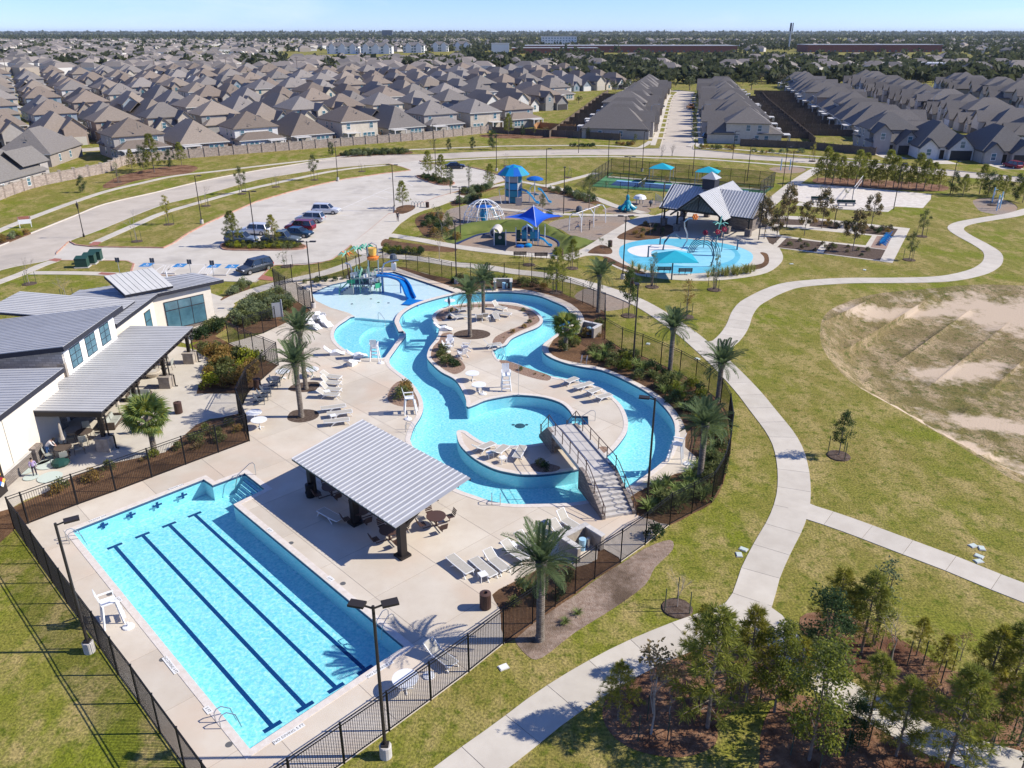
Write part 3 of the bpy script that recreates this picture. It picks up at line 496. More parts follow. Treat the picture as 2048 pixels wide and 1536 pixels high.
for q in ([(872, 634), (880, 624), (905, 614), (950, 609), (1000, 608.5), (1045, 615), (1066, 624), (1078, 636), (1077, 644), (1060, 654), (1035, 664), (1016, 676), (1006, 688), (996, 690), (985, 688), (990, 675), (1010, 664), (1040, 652), (1056, 642), (1055, 630), (1040, 622), (1000, 615), (950, 615), (915, 620), (893, 630), (890, 640), (878, 643)],
          [(884, 668), (904, 666), (901, 680), (888, 690), (890, 704), (918, 718), (931, 736), (915, 748), (900, 746), (875, 730), (862, 714), (866, 694), (878, 682)],
          [(998, 723), (1012, 721), (1030, 728), (1070, 741), (1100, 752), (1095, 762), (1060, 755), (1025, 742)],
          [(1060, 930), (1085, 926), (1120, 934), (1110, 944), (1075, 945)], [(1175, 905), (1205, 893), (1216, 900), (1195, 914)]): reg('river_rock', q, 45, sm=3)
reg('darkmulch', circ(G(944, 669), 1.9, 1.5, 20), 45, px=False)
# ---- lap pool frame, joints of the deck
La, Lb, Lc = (Vector(G2(LAP[i])) for i in (0, 7, 6))
LU = (Lb-La).normalized(); LV = Vector((-LU.y, LU.x)); LL = (Lb-La).length; LWD = (Lc-Lb).dot(LV)
def lp(u, v): return La+LU*u+LV*v
JS = 4.3; JOINT = []
for i in range(-22, 16):
    for U, V_ in ((LU, LV), (LV, LU)):
        o = La+V_*(i*JS+1.2); a = o-U*90; b = o+U*90; n = V_*.015
        JOINT.append([tuple(a-n), tuple(b-n), tuple(b+n), tuple(a+n)])
for q in JOINT: reg('joint', q, -1, px=False)
# ---- triangulate once
verts, faces, key = [], [], {}
def vid(p):
    k = (round(p[0], 4), round(p[1], 4))
    if k not in key: key[k] = len(verts); verts.append(Vector(k))
    return key[k]
for nm, p, pr in REG:
    f = []
    for q in p:
        i = vid(q)
        if not f or (f[-1] != i): f.append(i)
    if f[0] == f[-1]: f.pop()
    faces.append(f)
rg = random.Random(5)
def interior(poly, step):
    xs = [p[0] for p in poly]; ys = [p[1] for p in poly]; y = min(ys)
    while y < max(ys):
        x = min(xs)
        while x < max(xs):
            q = (x+rg.uniform(-.3, .3)*step, y+rg.uniform(-.3, .3)*step)
            if inside(q, poly): vid(q)
            x += step
        y += step
interior(basin, 1.6); interior(turf, .8)
V2, E2, F2, _, _, OF = delaunay_2d_cdt(verts, [], faces, 0, 1e-4)
V2 = [(v.x, v.y) for v in V2]
def segdist(p, poly):
    best = 1e9
    for i in range(len(poly)):
        ax, ay = poly[i-1]; bx, by = poly[i]; dx, dy = bx-ax, by-ay; l2 = dx*dx+dy*dy or 1e-9; t = max(0, min(1, ((p[0]-ax)*dx+(p[1]-ay)*dy)/l2)); d = (p[0]-ax-t*dx)**2+(p[1]-ay-t*dy)**2
        if d < best: best = d
    return math.sqrt(best)
def ss(x): x = max(0, min(1, x)); return x*x*(3-2*x)
bcache = {}
def zbasin(i):
    if i not in bcache: bc = G(2060, 760); bcache[i] = -2.2*ss(segdist(V2[i], basin)/3.5)*max(0, 1-((V2[i][0]-bc.x)/52)**2-((V2[i][1]-bc.y)/30)**2)
    return bcache[i]
def zturf(i): return .02+1.15*ss(segdist(V2[i], turf)/2.6)
ZF = dict(ground=0, lawn=.03, road=-.12, street=-.12, parking_lot=-.115, kerb=.02, lot_kerb=.025, path=.015, slab=.035, plaza=.03, deck=.03, deck_bed=.0, deck_joint=.022, mulch=.02, darkmulch=.015, needle_bed=.015, bark_bed=.015, brick_paving=.045, splash_pad=.035, pad_light=.035, pad_white=.035, pad_mid=.035, play_gravel=-.05, turf_mound=zturf, rubber_edge=.06, sport_court=.02, court_blue=.024, court_light=.024, sand=-.03, basin=zbasin, soil=zbasin, lap=-1.2, river=-1.1, beach=-.17, leisure=-.42, leis_deep=-.75, divider=.05, coping=.05, steps=-.45, river_rock=.02)
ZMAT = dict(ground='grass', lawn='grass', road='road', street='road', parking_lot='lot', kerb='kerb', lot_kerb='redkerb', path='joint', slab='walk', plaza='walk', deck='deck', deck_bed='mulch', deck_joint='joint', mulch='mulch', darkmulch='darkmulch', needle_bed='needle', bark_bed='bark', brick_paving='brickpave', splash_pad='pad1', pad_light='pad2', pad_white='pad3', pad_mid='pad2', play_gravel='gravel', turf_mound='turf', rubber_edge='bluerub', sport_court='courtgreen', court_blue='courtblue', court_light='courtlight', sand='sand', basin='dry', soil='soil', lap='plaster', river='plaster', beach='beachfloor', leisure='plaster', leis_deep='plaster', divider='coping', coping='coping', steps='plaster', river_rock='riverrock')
WATER = {'lap', 'river', 'beach', 'leisure', 'leis_deep', 'steps'}
fz = []; tri = [tuple(f) for f in F2]
for f, of in zip(tri, OF):
    best = None; jn = False
    for i in of:
        nm, _, pr = REG[i]
        if nm == 'joint': jn = True
        elif best is None or pr > best[1]: best = (nm, pr)
    if best is None: fz.append(None); continue
    nm = best[0]
    if nm == 'deck':
        if jn: nm = 'deck_joint'
        else:
            c = (Vector(V2[f[0]])+Vector(V2[f[1]])+Vector(V2[f[2]]))/3-La; nm = 'deck:%d:%d' % (math.floor((c.dot(LV)-1.2)/JS), math.floor((c.dot(LU)-1.2)/JS))
    fz.append(nm)
def zone(n): return n.split(':')[0]
def zat(n, i): z = ZF[zone(n)]; return z(i) if callable(z) else z
groups = {}; edge = {}
for k, (f, n) in enumerate(zip(tri, fz)):
    if n is None: continue
    groups.setdefault(n, []).append(f)
    for a, b in ((f[0], f[1]), (f[1], f[2]), (f[2], f[0])): edge.setdefault((min(a, b), max(a, b)), []).append((n, a, b))
skirt = {}; poolwall = {}
def is_w(n): return zone(n) in WATER
for e, l in edge.items():
    if len(l) != 2 or l[0][0] == l[1][0]: continue
    (n1, a, b), (n2, _, _) = l
    z1 = (zat(n1, a), zat(n1, b)); z2 = (zat(n2, a), zat(n2, b))
    if abs(z1[0]-z2[0])+abs(z1[1]-z2[1]) < .002: continue
    if z1 > z2: hi, lo, nh, nl, p, q = z1, z2, n1, n2, b, a; hi = hi[::-1]; lo = lo[::-1]
    else: hi, lo, nh, nl, p, q = z2, z1, n2, n1, a, b
    if is_w(nl): poolwall.setdefault(zone(nl), []).append((p, q, lo, (min(hi[0], -.002) if not is_w(nh) else hi[0], min(hi[1], -.002) if not is_w(nh) else hi[1])))
    if not (is_w(nh)): skirt.setdefault(nh, []).append((p, q, lo if not is_w(nl) else (-.01, -.01), hi))
def zmesh(name, n, m, z=None, walls=True):
    idx = {}; vs = []; fs = []
    def vi(i, zz):
        k = (i, round(zz, 4))
        if k not in idx: idx[k] = len(vs); vs.append((V2[i][0], V2[i][1], zz))
        return idx[k]
    for f in groups[n]: fs.append([vi(i, zat(n, i) if z is None else z) for i in f])
    if walls:
        for p, q, lo, hi in skirt.get(n, []): fs.append([vi(p, lo[0]), vi(q, lo[1]), vi(q, hi[1]), vi(p, hi[0])])
    me = bpy.data.meshes.new(name); me.from_pydata(vs, [], fs); me.materials.append(m)
    if zone(n) in ('basin', 'soil', 'turf_mound'): me.polygons.foreach_set('use_smooth', [True]*len(me.polygons))
    me.update(); return me
OB = {}
STRUCT = dict(ground='ground', road='road', street='street', parking_lot='parking_lot', kerb='kerb', lot_kerb='parking_kerb', plaza='pavement', deck_bed='planting_bed', mulch='mulch_bed', darkmulch='dark_mulch_bed', needle_bed='pine_straw_bed', bark_bed='bark_bed', brick_paving='brick_paving', splash_pad='splash_pad', pad_light='splash_pad_shallow', pad_white='splash_pad_white', pad_mid='splash_pad_middle', play_gravel='play_gravel', turf_mound='turf_mound', rubber_edge='rubber_edge', sport_court='sport_court', court_blue='court_surface', court_light='court_band', sand='sand_court', basin='basin', soil='soil', lawn='lawn', lap='lap_pool', river='lazy_river', beach='beach_entry_pool', leisure='leisure_pool', leis_deep='leisure_pool_floor', divider='pool_divider', coping='coping', steps='pool_steps', river_rock='river_rock_bed', deck_joint='pool_deck')
for n in groups:
    z = zone(n)
    if z in ('slab', 'deck', 'path'): continue
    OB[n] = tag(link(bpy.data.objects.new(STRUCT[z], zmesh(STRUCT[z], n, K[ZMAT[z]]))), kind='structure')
for n in groups:
    z = zone(n)
    if z == 'deck': link(bpy.data.objects.new('slab', zmesh('slab', n, K['deck'])), OB['deck_joint'])
    if z == 'path': OB[n] = tag(link(bpy.data.objects.new(PATHS[int(n.split(':')[1])][0], zmesh('path', n, K['joint']))), kind='structure')
for n in groups:
    if zone(n) == 'slab' and 'path:'+n.split(':')[1] in OB: link(bpy.data.objects.new('slab', zmesh('slab', n, K['walk'])), OB['path:'+n.split(':')[1]])
# pool walls with waterline tile
pw = bpy.data.materials.new('pool wall'); pw.use_nodes = True; t = pw.node_tree; N = t.nodes; g = N.new('ShaderNodeNewGeometry'); sx = N.new('ShaderNodeSeparateXYZ'); t.links.new(g.outputs['Position'], sx.inputs[0])
ma = N.new('ShaderNodeMath'); ma.operation = 'GREATER_THAN'; ma.inputs[1].default_value = -.17; t.links.new(sx.outputs['Z'], ma.inputs[0]); x = N.new('ShaderNodeMix'); x.data_type = 'RGBA'; x.inputs['A'].default_value = (.60, .78, .83, 1); x.inputs['B'].default_value = (.05, .09, .17, 1)
t.links.new(ma.outputs[0], x.inputs['Factor']); t.links.new(x.outputs['Result'], N['Principled BSDF'].inputs['Base Color']); N['Principled BSDF'].inputs['Roughness'].default_value = .5
for z, qs in poolwall.items():
    m_ = M()
    for p, q, lo, hi in qs: m_.add([(*V2[p], lo[0]), (*V2[q], lo[1]), (*V2[q], hi[1]), (*V2[p], hi[0])], [(0, 1, 2, 3)])
    par = OB.get(z)
    m_.o('pool_wall', pw, par)
def watermat(name, tint, amp, sc):  # cell and noise pattern in the tint stands in for caustic light
    m = bpy.data.materials.new(name); m.use_nodes = True; t = m.node_tree; N = t.nodes; lk = t.links.new; N.remove(N['Principled BSDF'])
    g = N.new('ShaderNodeNewGeometry'); nz = N.new('ShaderNodeTexNoise'); nz.inputs['Scale'].default_value = .9; nz.inputs['Detail'].default_value = 3; lk(g.outputs['Position'], nz.inputs['Vector'])
    ad = N.new('ShaderNodeMix'); ad.data_type = 'VECTOR'; ad.inputs['Factor'].default_value = .35; lk(g.outputs['Position'], ad.inputs['A'])
    vm = N.new('ShaderNodeVectorMath'); vm.operation = 'ADD'; lk(g.outputs['Position'], vm.inputs[0]); lk(nz.outputs['Color'], vm.inputs[1])
    vo = N.new('ShaderNodeTexVoronoi'); vo.feature = 'DISTANCE_TO_EDGE'; vo.inputs['Scale'].default_value = sc; lk(vm.outputs[0], vo.inputs['Vector'])
    mr = N.new('ShaderNodeMapRange'); mr.inputs['From Min'].default_value = 0; mr.inputs['From Max'].default_value = .22; mr.inputs['To Min'].default_value = 1; mr.inputs['To Max'].default_value = 1-amp; lk(vo.outputs['Distance'], mr.inputs['Value'])
    n2 = N.new('ShaderNodeTexNoise'); n2.inputs['Scale'].default_value = 4.2; n2.inputs['Detail'].default_value = 4; lk(g.outputs['Position'], n2.inputs['Vector'])
    m2 = N.new('ShaderNodeMapRange'); m2.inputs['From Min'].default_value = .35; m2.inputs['From Max'].default_value = .65; m2.inputs['To Min'].default_value = 1-amp*.8; m2.inputs['To Max'].default_value = 1; lk(n2.outputs['Fac'], m2.inputs['Value'])
    mm = N.new('ShaderNodeMath'); mm.operation = 'MULTIPLY'; lk(mr.outputs[0], mm.inputs[0]); lk(m2.outputs[0], mm.inputs[1])
    x = N.new('ShaderNodeMix'); x.data_type = 'RGBA'; x.inputs['A'].default_value = (*[c**2.9 for c in tint], 1); x.inputs['B'].default_value = (*tint, 1); lk(mm.outputs[0], x.inputs['Factor'])
    tr = N.new('ShaderNodeBsdfTransparent'); lk(x.outputs['Result'], tr.inputs['Color']); gl = N.new('ShaderNodeBsdfGlossy'); gl.inputs['Roughness'].default_value = .06
    bp = N.new('ShaderNodeBump'); bp.inputs['Strength'].default_value = .35; bp.inputs['Distance'].default_value = .05; lk(n2.outputs['Fac'], bp.inputs['Height']); lk(bp.outputs['Normal'], gl.inputs['Normal'])
    lw = N.new('ShaderNodeLayerWeight'); lw.inputs['Blend'].default_value = .5; pw_ = N.new('ShaderNodeMath'); pw_.operation = 'POWER'; pw_.inputs[1].default_value = 5; lk(lw.outputs['Facing'], pw_.inputs[0]); fr = N.new('ShaderNodeMath'); fr.operation = 'MULTIPLY_ADD'; fr.inputs[1].default_value = .9; fr.inputs[2].default_value = .022; lk(pw_.outputs[0], fr.inputs[0]); ms = N.new('ShaderNodeMixShader'); lk(fr.outputs[0], ms.inputs['Fac']); lk(tr.outputs[0], ms.inputs[1]); lk(gl.outputs[0], ms.inputs[2]); lk(ms.outputs[0], N['Material Output'].inputs['Surface']); return m
WM = watermat('pool water', (.79, .955, .965), .95, 3.6); WM2 = watermat('shallow water', (.93, .98, .985), .5, 1.8)
for z in ('lap', 'river', 'leisure', 'leis_deep', 'steps', 'beach'):
    if z in groups: tag(link(bpy.data.objects.new('water', zmesh('water', z, WM2 if z == 'beach' else WM, z=-.1, walls=False))), kind='structure')
print('ground', len(V2), len(tri), len(groups))
# ================================================================= pool details
def flat(name, pts, m, parent, z, t=.003):
    mm = M(); mm.prism(pts, z-t, z); return mm.o(name, m, parent)
LZ = -1.2
lapo = OB['lap']
for i in range(4):
    v = LWD*(i+1)/5+.05
    a, b = lp(1.5, v), lp(LL-1.5, v); mm = M()
    def q2(u0, u1, v0, v1): mm.prism([tuple(lp(u0, v0)), tuple(lp(u1, v0)), tuple(lp(u1, v1)), tuple(lp(u0, v1))], LZ, LZ+.006)
    q2(1.7, LL-1.7, v-.11, v+.11); q2(1.45, 1.7, v-.45, v+.45); q2(LL-1.7, LL-1.45, v-.45, v+.45)
    mm.o('lane_line', K['lanetile'], lapo)
    mm = M(); nn = LU
    for w_, h_ in ((.62, .17), (.17, .62)):
        c = lp(.012, v); mm.box((c.x, c.y, -.42), (w_, .01+.002*(w_ > .5), h_*.75), rz=math.atan2(LV.y, LV.x))
    mm.o('wall_target', K['lanetile'], lapo)
def stair(name, base, parent, a, b, c, n, z0, z1, m):
    """n steps filling the quad strip from edge a-b (top) towards c"""
    a, b, c = Vector(a), Vector(b), Vector(c)
    for i in range(n):
        mm = M(); p, q = a+c*(i/n), b+c*(i/n); r, s = b+c*((i+1)/n), a+c*((i+1)/n); zz = z1+(z0-z1)*(i+1)/(n+1)
        mm.prism([tuple(p), tuple(q), tuple(r), tuple(s)], z0, zz); mm.cur = 1; e = .06
        mm.prism([tuple(q.lerp(r, .8)), tuple(r), tuple(s), tuple(p.lerp(s, .8))], zz, zz+.004); mm.o(name, [m, K['lanetile']], parent)
sa, sb = Vector(G2((489, 947))), Vector(G2((530, 979))); sc_ = Vector(G2((440, 985)))-Vector(G2((489, 947)))
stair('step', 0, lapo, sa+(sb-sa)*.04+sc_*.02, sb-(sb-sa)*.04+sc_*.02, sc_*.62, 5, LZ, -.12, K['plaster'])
def handrail(name, label, base, d, h=.85, ext=1.1, pair=0, drop=.55, group=None, mt='steel'):
    o = thing(name, label, 'handrail', (base[0], base[1], .03), group=group); d = Vector(d).normalized(); n = Vector((-d.y, d.x)); 
    for k in ((0,) if not pair else (-pair/2, pair/2)):
        mm = M(); p = [(n.x*k-d.x*.0, n.y*k, 0), (n.x*k, n.y*k, h*.8), (n.x*k+d.x*.12, n.y*k+d.y*.12, h), (n.x*k+d.x*.35, n.y*k+d.y*.35, h), (n.x*k+d.x*ext*.8, n.y*k+d.y*ext*.8, h*.45), (n.x*k+d.x*ext, n.y*k+d.y*ext, -drop)]
        mm.tube(p, .026, 6); mm.o('rail', K[mt], o)
    return o
handrail('stair_handrail', 'steel handrail over the corner steps of the lap pool', G(512, 950), (-.75, -.65), 1.0, 1.6)
handrail('ladder', 'curved steel grab rails near left corner of lap pool by the tall lamp', G(137, 1085), LV, .7, .9, .5)
handrail('ladder', 'curved steel grab rails at the nearest corner of the lap pool', G(437, 1452), LV, .7, .9, .5)
handrail('ladder', 'curved steel grab rails on right side of lap pool beside palm shadow', G(783, 1243), -LV, .7, .9, .5)
handrail('ladder', 'steel grab rails on lazy river bank below the grey shade roof', G(812, 862), (1, 0), .7, .8, .45)
handrail('ladder', 'steel grab rails on river bank right of the shade roof', G(992, 1011), (0, 1), .7, .8, .55)
handrail('ladder', 'steel grab rails on outer river bank beside the green shrub bed', G(1170, 724), (-.3, -1), .7, .8, .5)
handrail('stair_handrail', 'steel handrail at the steps on right of the round pool', G(1190, 842), (-1, 0), .9, 1.3)
handrail('stair_handrail', 'steel handrail at island steps facing the river bend', G(985, 704), (1, -.1), .9, 1.3)
handrail('stair_handrail', 'tall steel handrail standing in the shallow leisure pool', G(757, 643, -.1), (.6, -.5), .9, 1.2)
for k, (cx, cy) in enumerate(((1176, 841), (1002, 709), (884, 656))):
    c = G(cx, cy); d = [Vector((-1, 0)), Vector((1, -.15)), Vector((-1, 0))][k].normalized(); n = Vector((-d.y, d.x)); A = Vector((c.x, c.y))-d*(.9 if k != 1 else 1.0)
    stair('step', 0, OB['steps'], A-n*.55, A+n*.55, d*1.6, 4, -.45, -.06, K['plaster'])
for cx, cy in ((219, 1188), (325, 1319), (458, 1489), (567, 1084), (582, 1086), (686, 1167)):
    c = G(cx, cy, .03); mm = M(); mm.cyl((0, 0, 0), .16, .008, 14); o = mm.o('drain_cover', K['drain']); o.location = c
    tag(o, 'round grey drain cover '+{219: 'left of lap pool near the lifeguard chair', 325: 'halfway down the left side of the lap pool', 458: 'at the nearest left corner of the lap pool', 567: 'first of the pair right of lap pool under roof shadow', 582: 'second of the pair right of lap pool under roof shadow', 686: 'at the tip of the shade roof shadow'}[cx], 'drain cover', 'deck drain covers')
def text(s_, size, m, parent, loc, rz, al='CENTER', rx=0):
    cu = bpy.data.curves.new('t', 'FONT'); cu.body = s_; cu.size = size; cu.align_x = al; cu.align_y = 'CENTER'; cu.extrude = .001; cu.resolution_u = 2
    o = bpy.data.objects.new('t', cu); C.objects.link(o); dg = bpy.context.evaluated_depsgraph_get(); me = bpy.data.meshes.new_from_object(o.evaluated_get(dg)); bpy.data.objects.remove(o); bpy.data.curves.remove(cu)
    me.materials.clear(); me.materials.append(m); ob = inst('lettering', me, parent, loc, (rx, 0, rz)); return ob
MARK = [((237, 1199), '4 FT', 0), ((341, 1330), 'NO DIVING 4 FT', 0), ((416, 1420), '5 FT', 0), ((578, 1467), 'NO DIVING 5 FT', 1), ((760, 1338), 'NO DIVING 5 FT', 1), ((661, 1157), '4 FT', 2), ((540, 1060), '4 FT', 2), ((195, 1037), 'NO DIVING', 3), ((352, 974), 'NO DIVING', 3)]
ang = math.atan2(LU.y, LU.x)
for (px, py), s_, sd in MARK:
    p = G(px, py, .05); rz = [ang, ang+PI/2, ang+PI, ang-PI/2][sd]
    wd = .16*len(s_)*.62+.12; mm = M(); mm.b(-wd/2, wd/2, -.13, .13, 0, .006); o = mm.o('depth_marker', K['tilewhite']); o.location = (p.x, p.y, .053); o.rotation_euler = (0, 0, rz)
    tag(o, 'marker tile %s, lap pool %s' % (s_, {(237, 1199): 'left coping by the lifeguard chair', (341, 1330): 'left coping halfway down', (416, 1420): 'left coping near the closest corner', (578, 1467): 'near end coping, left one', (760, 1338): 'near end coping behind the tall lamp', (661, 1157): 'right coping at the roof shadow tip', (540, 1060): 'right coping in the roof shadow', (195, 1037): 'far end coping, left one', (352, 974): 'far end coping, right one'}[(px, py)]), 'marker tile', 'pool depth markers')
    text(s_, .2, K['ink'], o, (0, 0, .008), 0)
# ================================================================= fences
def up_unit():
    p = M()
    for i in range(22): p.box(((i+.5)/22, 0, 1.15), (.017/2.4, .017, 2.1))
    return p.mesh('pickets', K['black'])
PICK = up_unit()
RAILM = M().box((.5, 0, 0), (1, .035, .04)).mesh('rail', K['black']); POSTM = M().box((0, 0, 1.17), (.07, .07, 2.36)).box((0, 0, 2.37), (.09, .09, .04)).mesh('post', K['black'])
def fence(label, pts, h=2.35, bay=2.4, name='metal_fence', closed=False):
    w = [G2(p) for p in pts]; nodes = []
    for a, b in zip(w, w[1:]):
        n = max(1, round(math.dist(a, b)/bay)); nodes += [(a[0]+(b[0]-a[0])*k/n, a[1]+(b[1]-a[1])*k/n) for k in range(n)]
    nodes.append(w[-1]); o = thing(name, label, 'fence', (*nodes[0], 0)); b0 = Vector(nodes[0]); s = h/2.4
    for i, p in enumerate(nodes):
        inst('post', POSTM, o, (p[0]-b0.x, p[1]-b0.y, 0), sc=(1, 1, s))
        if i+1 < len(nodes):
            q = nodes[i+1]; d = Vector(q)-Vector(p); a = math.atan2(d.y, d.x); l = (p[0]-b0.x, p[1]-b0.y)
            tag(inst('pickets', PICK, o, (*l, 0), (0, 0, a), (d.length, 1, s)), kind='stuff')
            for z in (.12, h-.22, h-.05): inst('rail', RAILM, o, (*l, z), (0, 0, a), (d.length, 1, 1))
    return o
FC = FENCE
fence('black picket fence along left side of lap pool beside the lawn', FC[0:8])
fence('black picket fence between lap pool deck and the lower walking path', FC[7:19])
fence('black picket fence curving round the right side of the lazy river', FC[18:29])
fence('black picket fence along the shrub bed beside the long walking path', FC[28:34])
fence('black picket fence behind the planting bed at the top of the lazy river', FC[33:48])
fence('black picket fence behind the water play tower facing the car park', FC[47:53])
fence('short black picket fence beside lamp at left edge of beach entry pool', FC[52:56])
fence('short black picket fence by the gate between club house beds', [FC[56], FC[57], (490, 677)])
fence('black picket fence slanting past stacked white tables by the gold shrub', FC[58:63])
fence('dark screened fence zigzagging beside the dark deck chairs', FC[62:67])
fence('black picket fence between club house mulch bed and far end of lap pool', FC[66:]+[FC[0]])
gp = thing('gate_post', 'white steel gate post beside pale shade board near the palms', 'gate post', G(566, 640), 0); mm = M(); mm.box((0, 0, 1.15), (.14, .14, 2.3)); mm.o('post', K['grey'], gp); mm = M(); mm.box((-.5, -.2, 1.2), (.9, .04, 1.6), rz=.4); mm.o('board', K['galv'], gp)
# ================================================================= lamp posts
def lamp(px, py, label, h=7.7, heads=(0, PI), base=True, r=.075, group='site lamp posts', arm=.35):
    p = G(px, py); o = thing('lamp_post', label, 'lamp post', p, group=group); b0 = 0
    if base: M().lathe([(.27, 0), (.27, .6), (.24, .64)], n=14).o('concrete_base', K['conc'], o); b0 = .64; M().box((0, 0, .68), (.32, .32, .09)).o('base_plate', K['post'], o)
    M().tube([(0, 0, b0), (0, 0, h)], [r*1.05, r*.85], 8).o('pole', K['post'], o)
    for a in heads:
        c, s_ = math.cos(a), math.sin(a); hd = M(); hd.bar((0, 0, h-.12), (c*arm, s_*arm, h-.06), .06); hd.box((c*(arm+.32), s_*(arm+.32), h-.03), (.66, .4, .1), rz=a); hd.cur = 1; hd.box((c*(arm+.34), s_*(arm+.34), h-.085), (.5, .3, .02), rz=a); hd.o('lamp_head', [K['post'], K['frame']], o)
    return o
LAMPS = [
 (772, 1512, 'nearest tall bronze lamp post with two heads outside lap pool fence', 8.0, (0.35, 2.9), 1), (180, 1303, 'tall bronze lamp post on the lawn left of lap pool fence', 7.6, (.55,), 1), (1294, 1002, 'tall single-headed lamp post beside the stone bridge stairs', 7.5, (2.9,), 0),
 (627, 616, 'two-headed lamp post at left corner of the beach entry pool', 7.6, (0, PI), 1), (1245, 558, 'two-headed lamp post on lawn left of the splash pad', 7.9, (.3, PI-.3), 1), (1266, 729, 'green-black lamp post rising from the shrub bed beside the date palms', 7.6, (1.6,), 0),
 (913, 567, 'lamp post behind palms between pool fence and play area lawn', 7.6, (1.7,), 1), (921, 476, 'two-headed lamp post in front of the climbing dome', 7.6, (.2, PI), 0), (789, 420, 'two-headed lamp post at the car park corner by the bike rack', 7.7, (0, PI), 1),
 (1127, 428, 'lamp post on the play path above the blue shade sail', 7.7, (1.5,), 0), (404, 447, 'lamp post on grass verge at left end of car park', 7.6, (.1,), 1), (512, 491, 'two-headed lamp post in the hedge island among parked cars', 7.8, (0, PI), 1),
 (676, 361, 'lamp post on the verge above the empty parking bays', 7.7, (1.5,), 1), (872, 356, 'lamp post in the planted island by the far car park entrance', 7.7, (1.5,), 0), (993, 342, 'lamp post on verge right of the car park near play tower', 7.7, (1.5,), 1),
 (1092, 375, 'lamp post on the lawn between play tower and courts', 7.5, (.2,), 0), (1215, 352, 'lamp post at left end of the sports court fence', 7.5, (.2,), 0), (1255, 400, 'two-headed lamp post between the spinner and the court fence', 7.8, (0, PI), 0),
 (1321, 468, 'lamp post in the mulch bed left of the gabled pavilion', 7.8, (.3,), 0), (1284, 343, 'tall lamp post behind the courts left of the teal canopies', 8.5, (.6,), 1), (1385, 352, 'tall lamp post between the two teal court canopies', 8.5, (.3,), 0), (1494, 362, 'tall lamp post right of the second teal court canopy', 8.5, (.3,), 0),
 (1517, 480, 'lamp post at the right front corner of the gabled pavilion', 7.8, (.3,), 0), (1565, 373, 'left of two lamp posts beside the walk to the sand court', 7.7, (.3,), 0), (1577, 386, 'right of two lamp posts beside the walk to the sand court', 7.7, (.3,), 0), (1787, 419, 'lamp post at the front corner of the white sand court', 7.8, (.3,), 0), (1667, 458, 'short lamp post in the dark mulch bed of the garden walk', 3.3, (.3,), 0),
 (867, 300, 'lamp post on far verge in front of the brick wall', 6.5, (.3,), 0), (1157, 306, 'short street lamp beside road left of the entrance street', 5.5, (.3,), 0), (1465, 318, 'street lamp beside the road right of the street corner', 6.5, (.3,), 0), (1900, 388, 'lamp post beside the right pine belt', 6, (.3,), 0)]
for px, py, lb, h, hd, bs in LAMPS: lamp(px, py, lb, h, hd, bool(bs))
o = thing('street_lantern', 'black lantern street lamp at the car park entrance corner', 'street lamp', G(168, 474)); M().lathe([(.16, 0), (.16, .3), (.07, .6), (.055, 4.2), (.1, 4.3)], n=8).o('pole', K['post'], o); M().lathe([(.1, 4.3), (.2, 4.85), (.24, 4.9), (.05, 5.15), (.02, 5.4)], n=8).o('lantern', K['post'], o)
# ================================================================= shade roof on three posts beside the lap pool
sp0 = Vector((-14.55, 46.3)); U = Vector((7.95, -8.05)).normalized(); Vv = Vector((-U.y, U.x)); SL, SD = 11.3, 5.75
o = thing('shade_pavilion', 'flat grey ribbed metal shade roof on dark posts beside the lap pool', 'pavilion', (sp0.x, sp0.y, 0), math.atan2(U.y, U.x))
z0, z1 = 2.62, 3.5; npan = 28; pw_ = SL/npan
for i in range(npan):
    mm = M(); mm.slab([(i*pw_+.004, 0, z0), ((i+1)*pw_-.004, 0, z0), ((i+1)*pw_-.004, SD, z1), (i*pw_+.004, SD, z1)], .035); mm.cur = 1
    mm.bar((i*pw_+.03, .01, z0+.02), (i*pw_+.03, SD-.01, z1+.02), .06, .05); mm.o('roof_panel', [K['metalroof'], K['seam']], o)
mm = M(); mm.bar((0, SD-.02, z1-.09), (SL, SD-.02, z1-.09), .06, .16); mm.bar((0, .05, z0-.1), (SL, .05, z0-.1), .06, .12); mm.o('fascia', K['dkbrown'], o)
for k, x in enumerate((.95, 5.9, 10.75)):
    mm = M(); mm.box((x, .75, 1.35), (.42, .42, 2.7)); mm.box((x, .75, .09), (.75, .75, .18)); mm.o('post', K['dkbrown'], o)
    mm = M(); mm.bar((x, .3, z0-.17+.05), (x, SD-.25, z1-.22), .24, .22); mm.bar((x, .85, 1.9), (x, 2.6, 2.85), .2, .2); mm.o('beam', K['dkbrown'], o)
for y in (1.6, 3.2, 4.8): M().bar((.05, y, z0+(z1-z0)*y/SD-.1), (SL-.05, y, z0+(z1-z0)*y/SD-.1), .08, .1).o('purlin', K['dkbrown'], o)
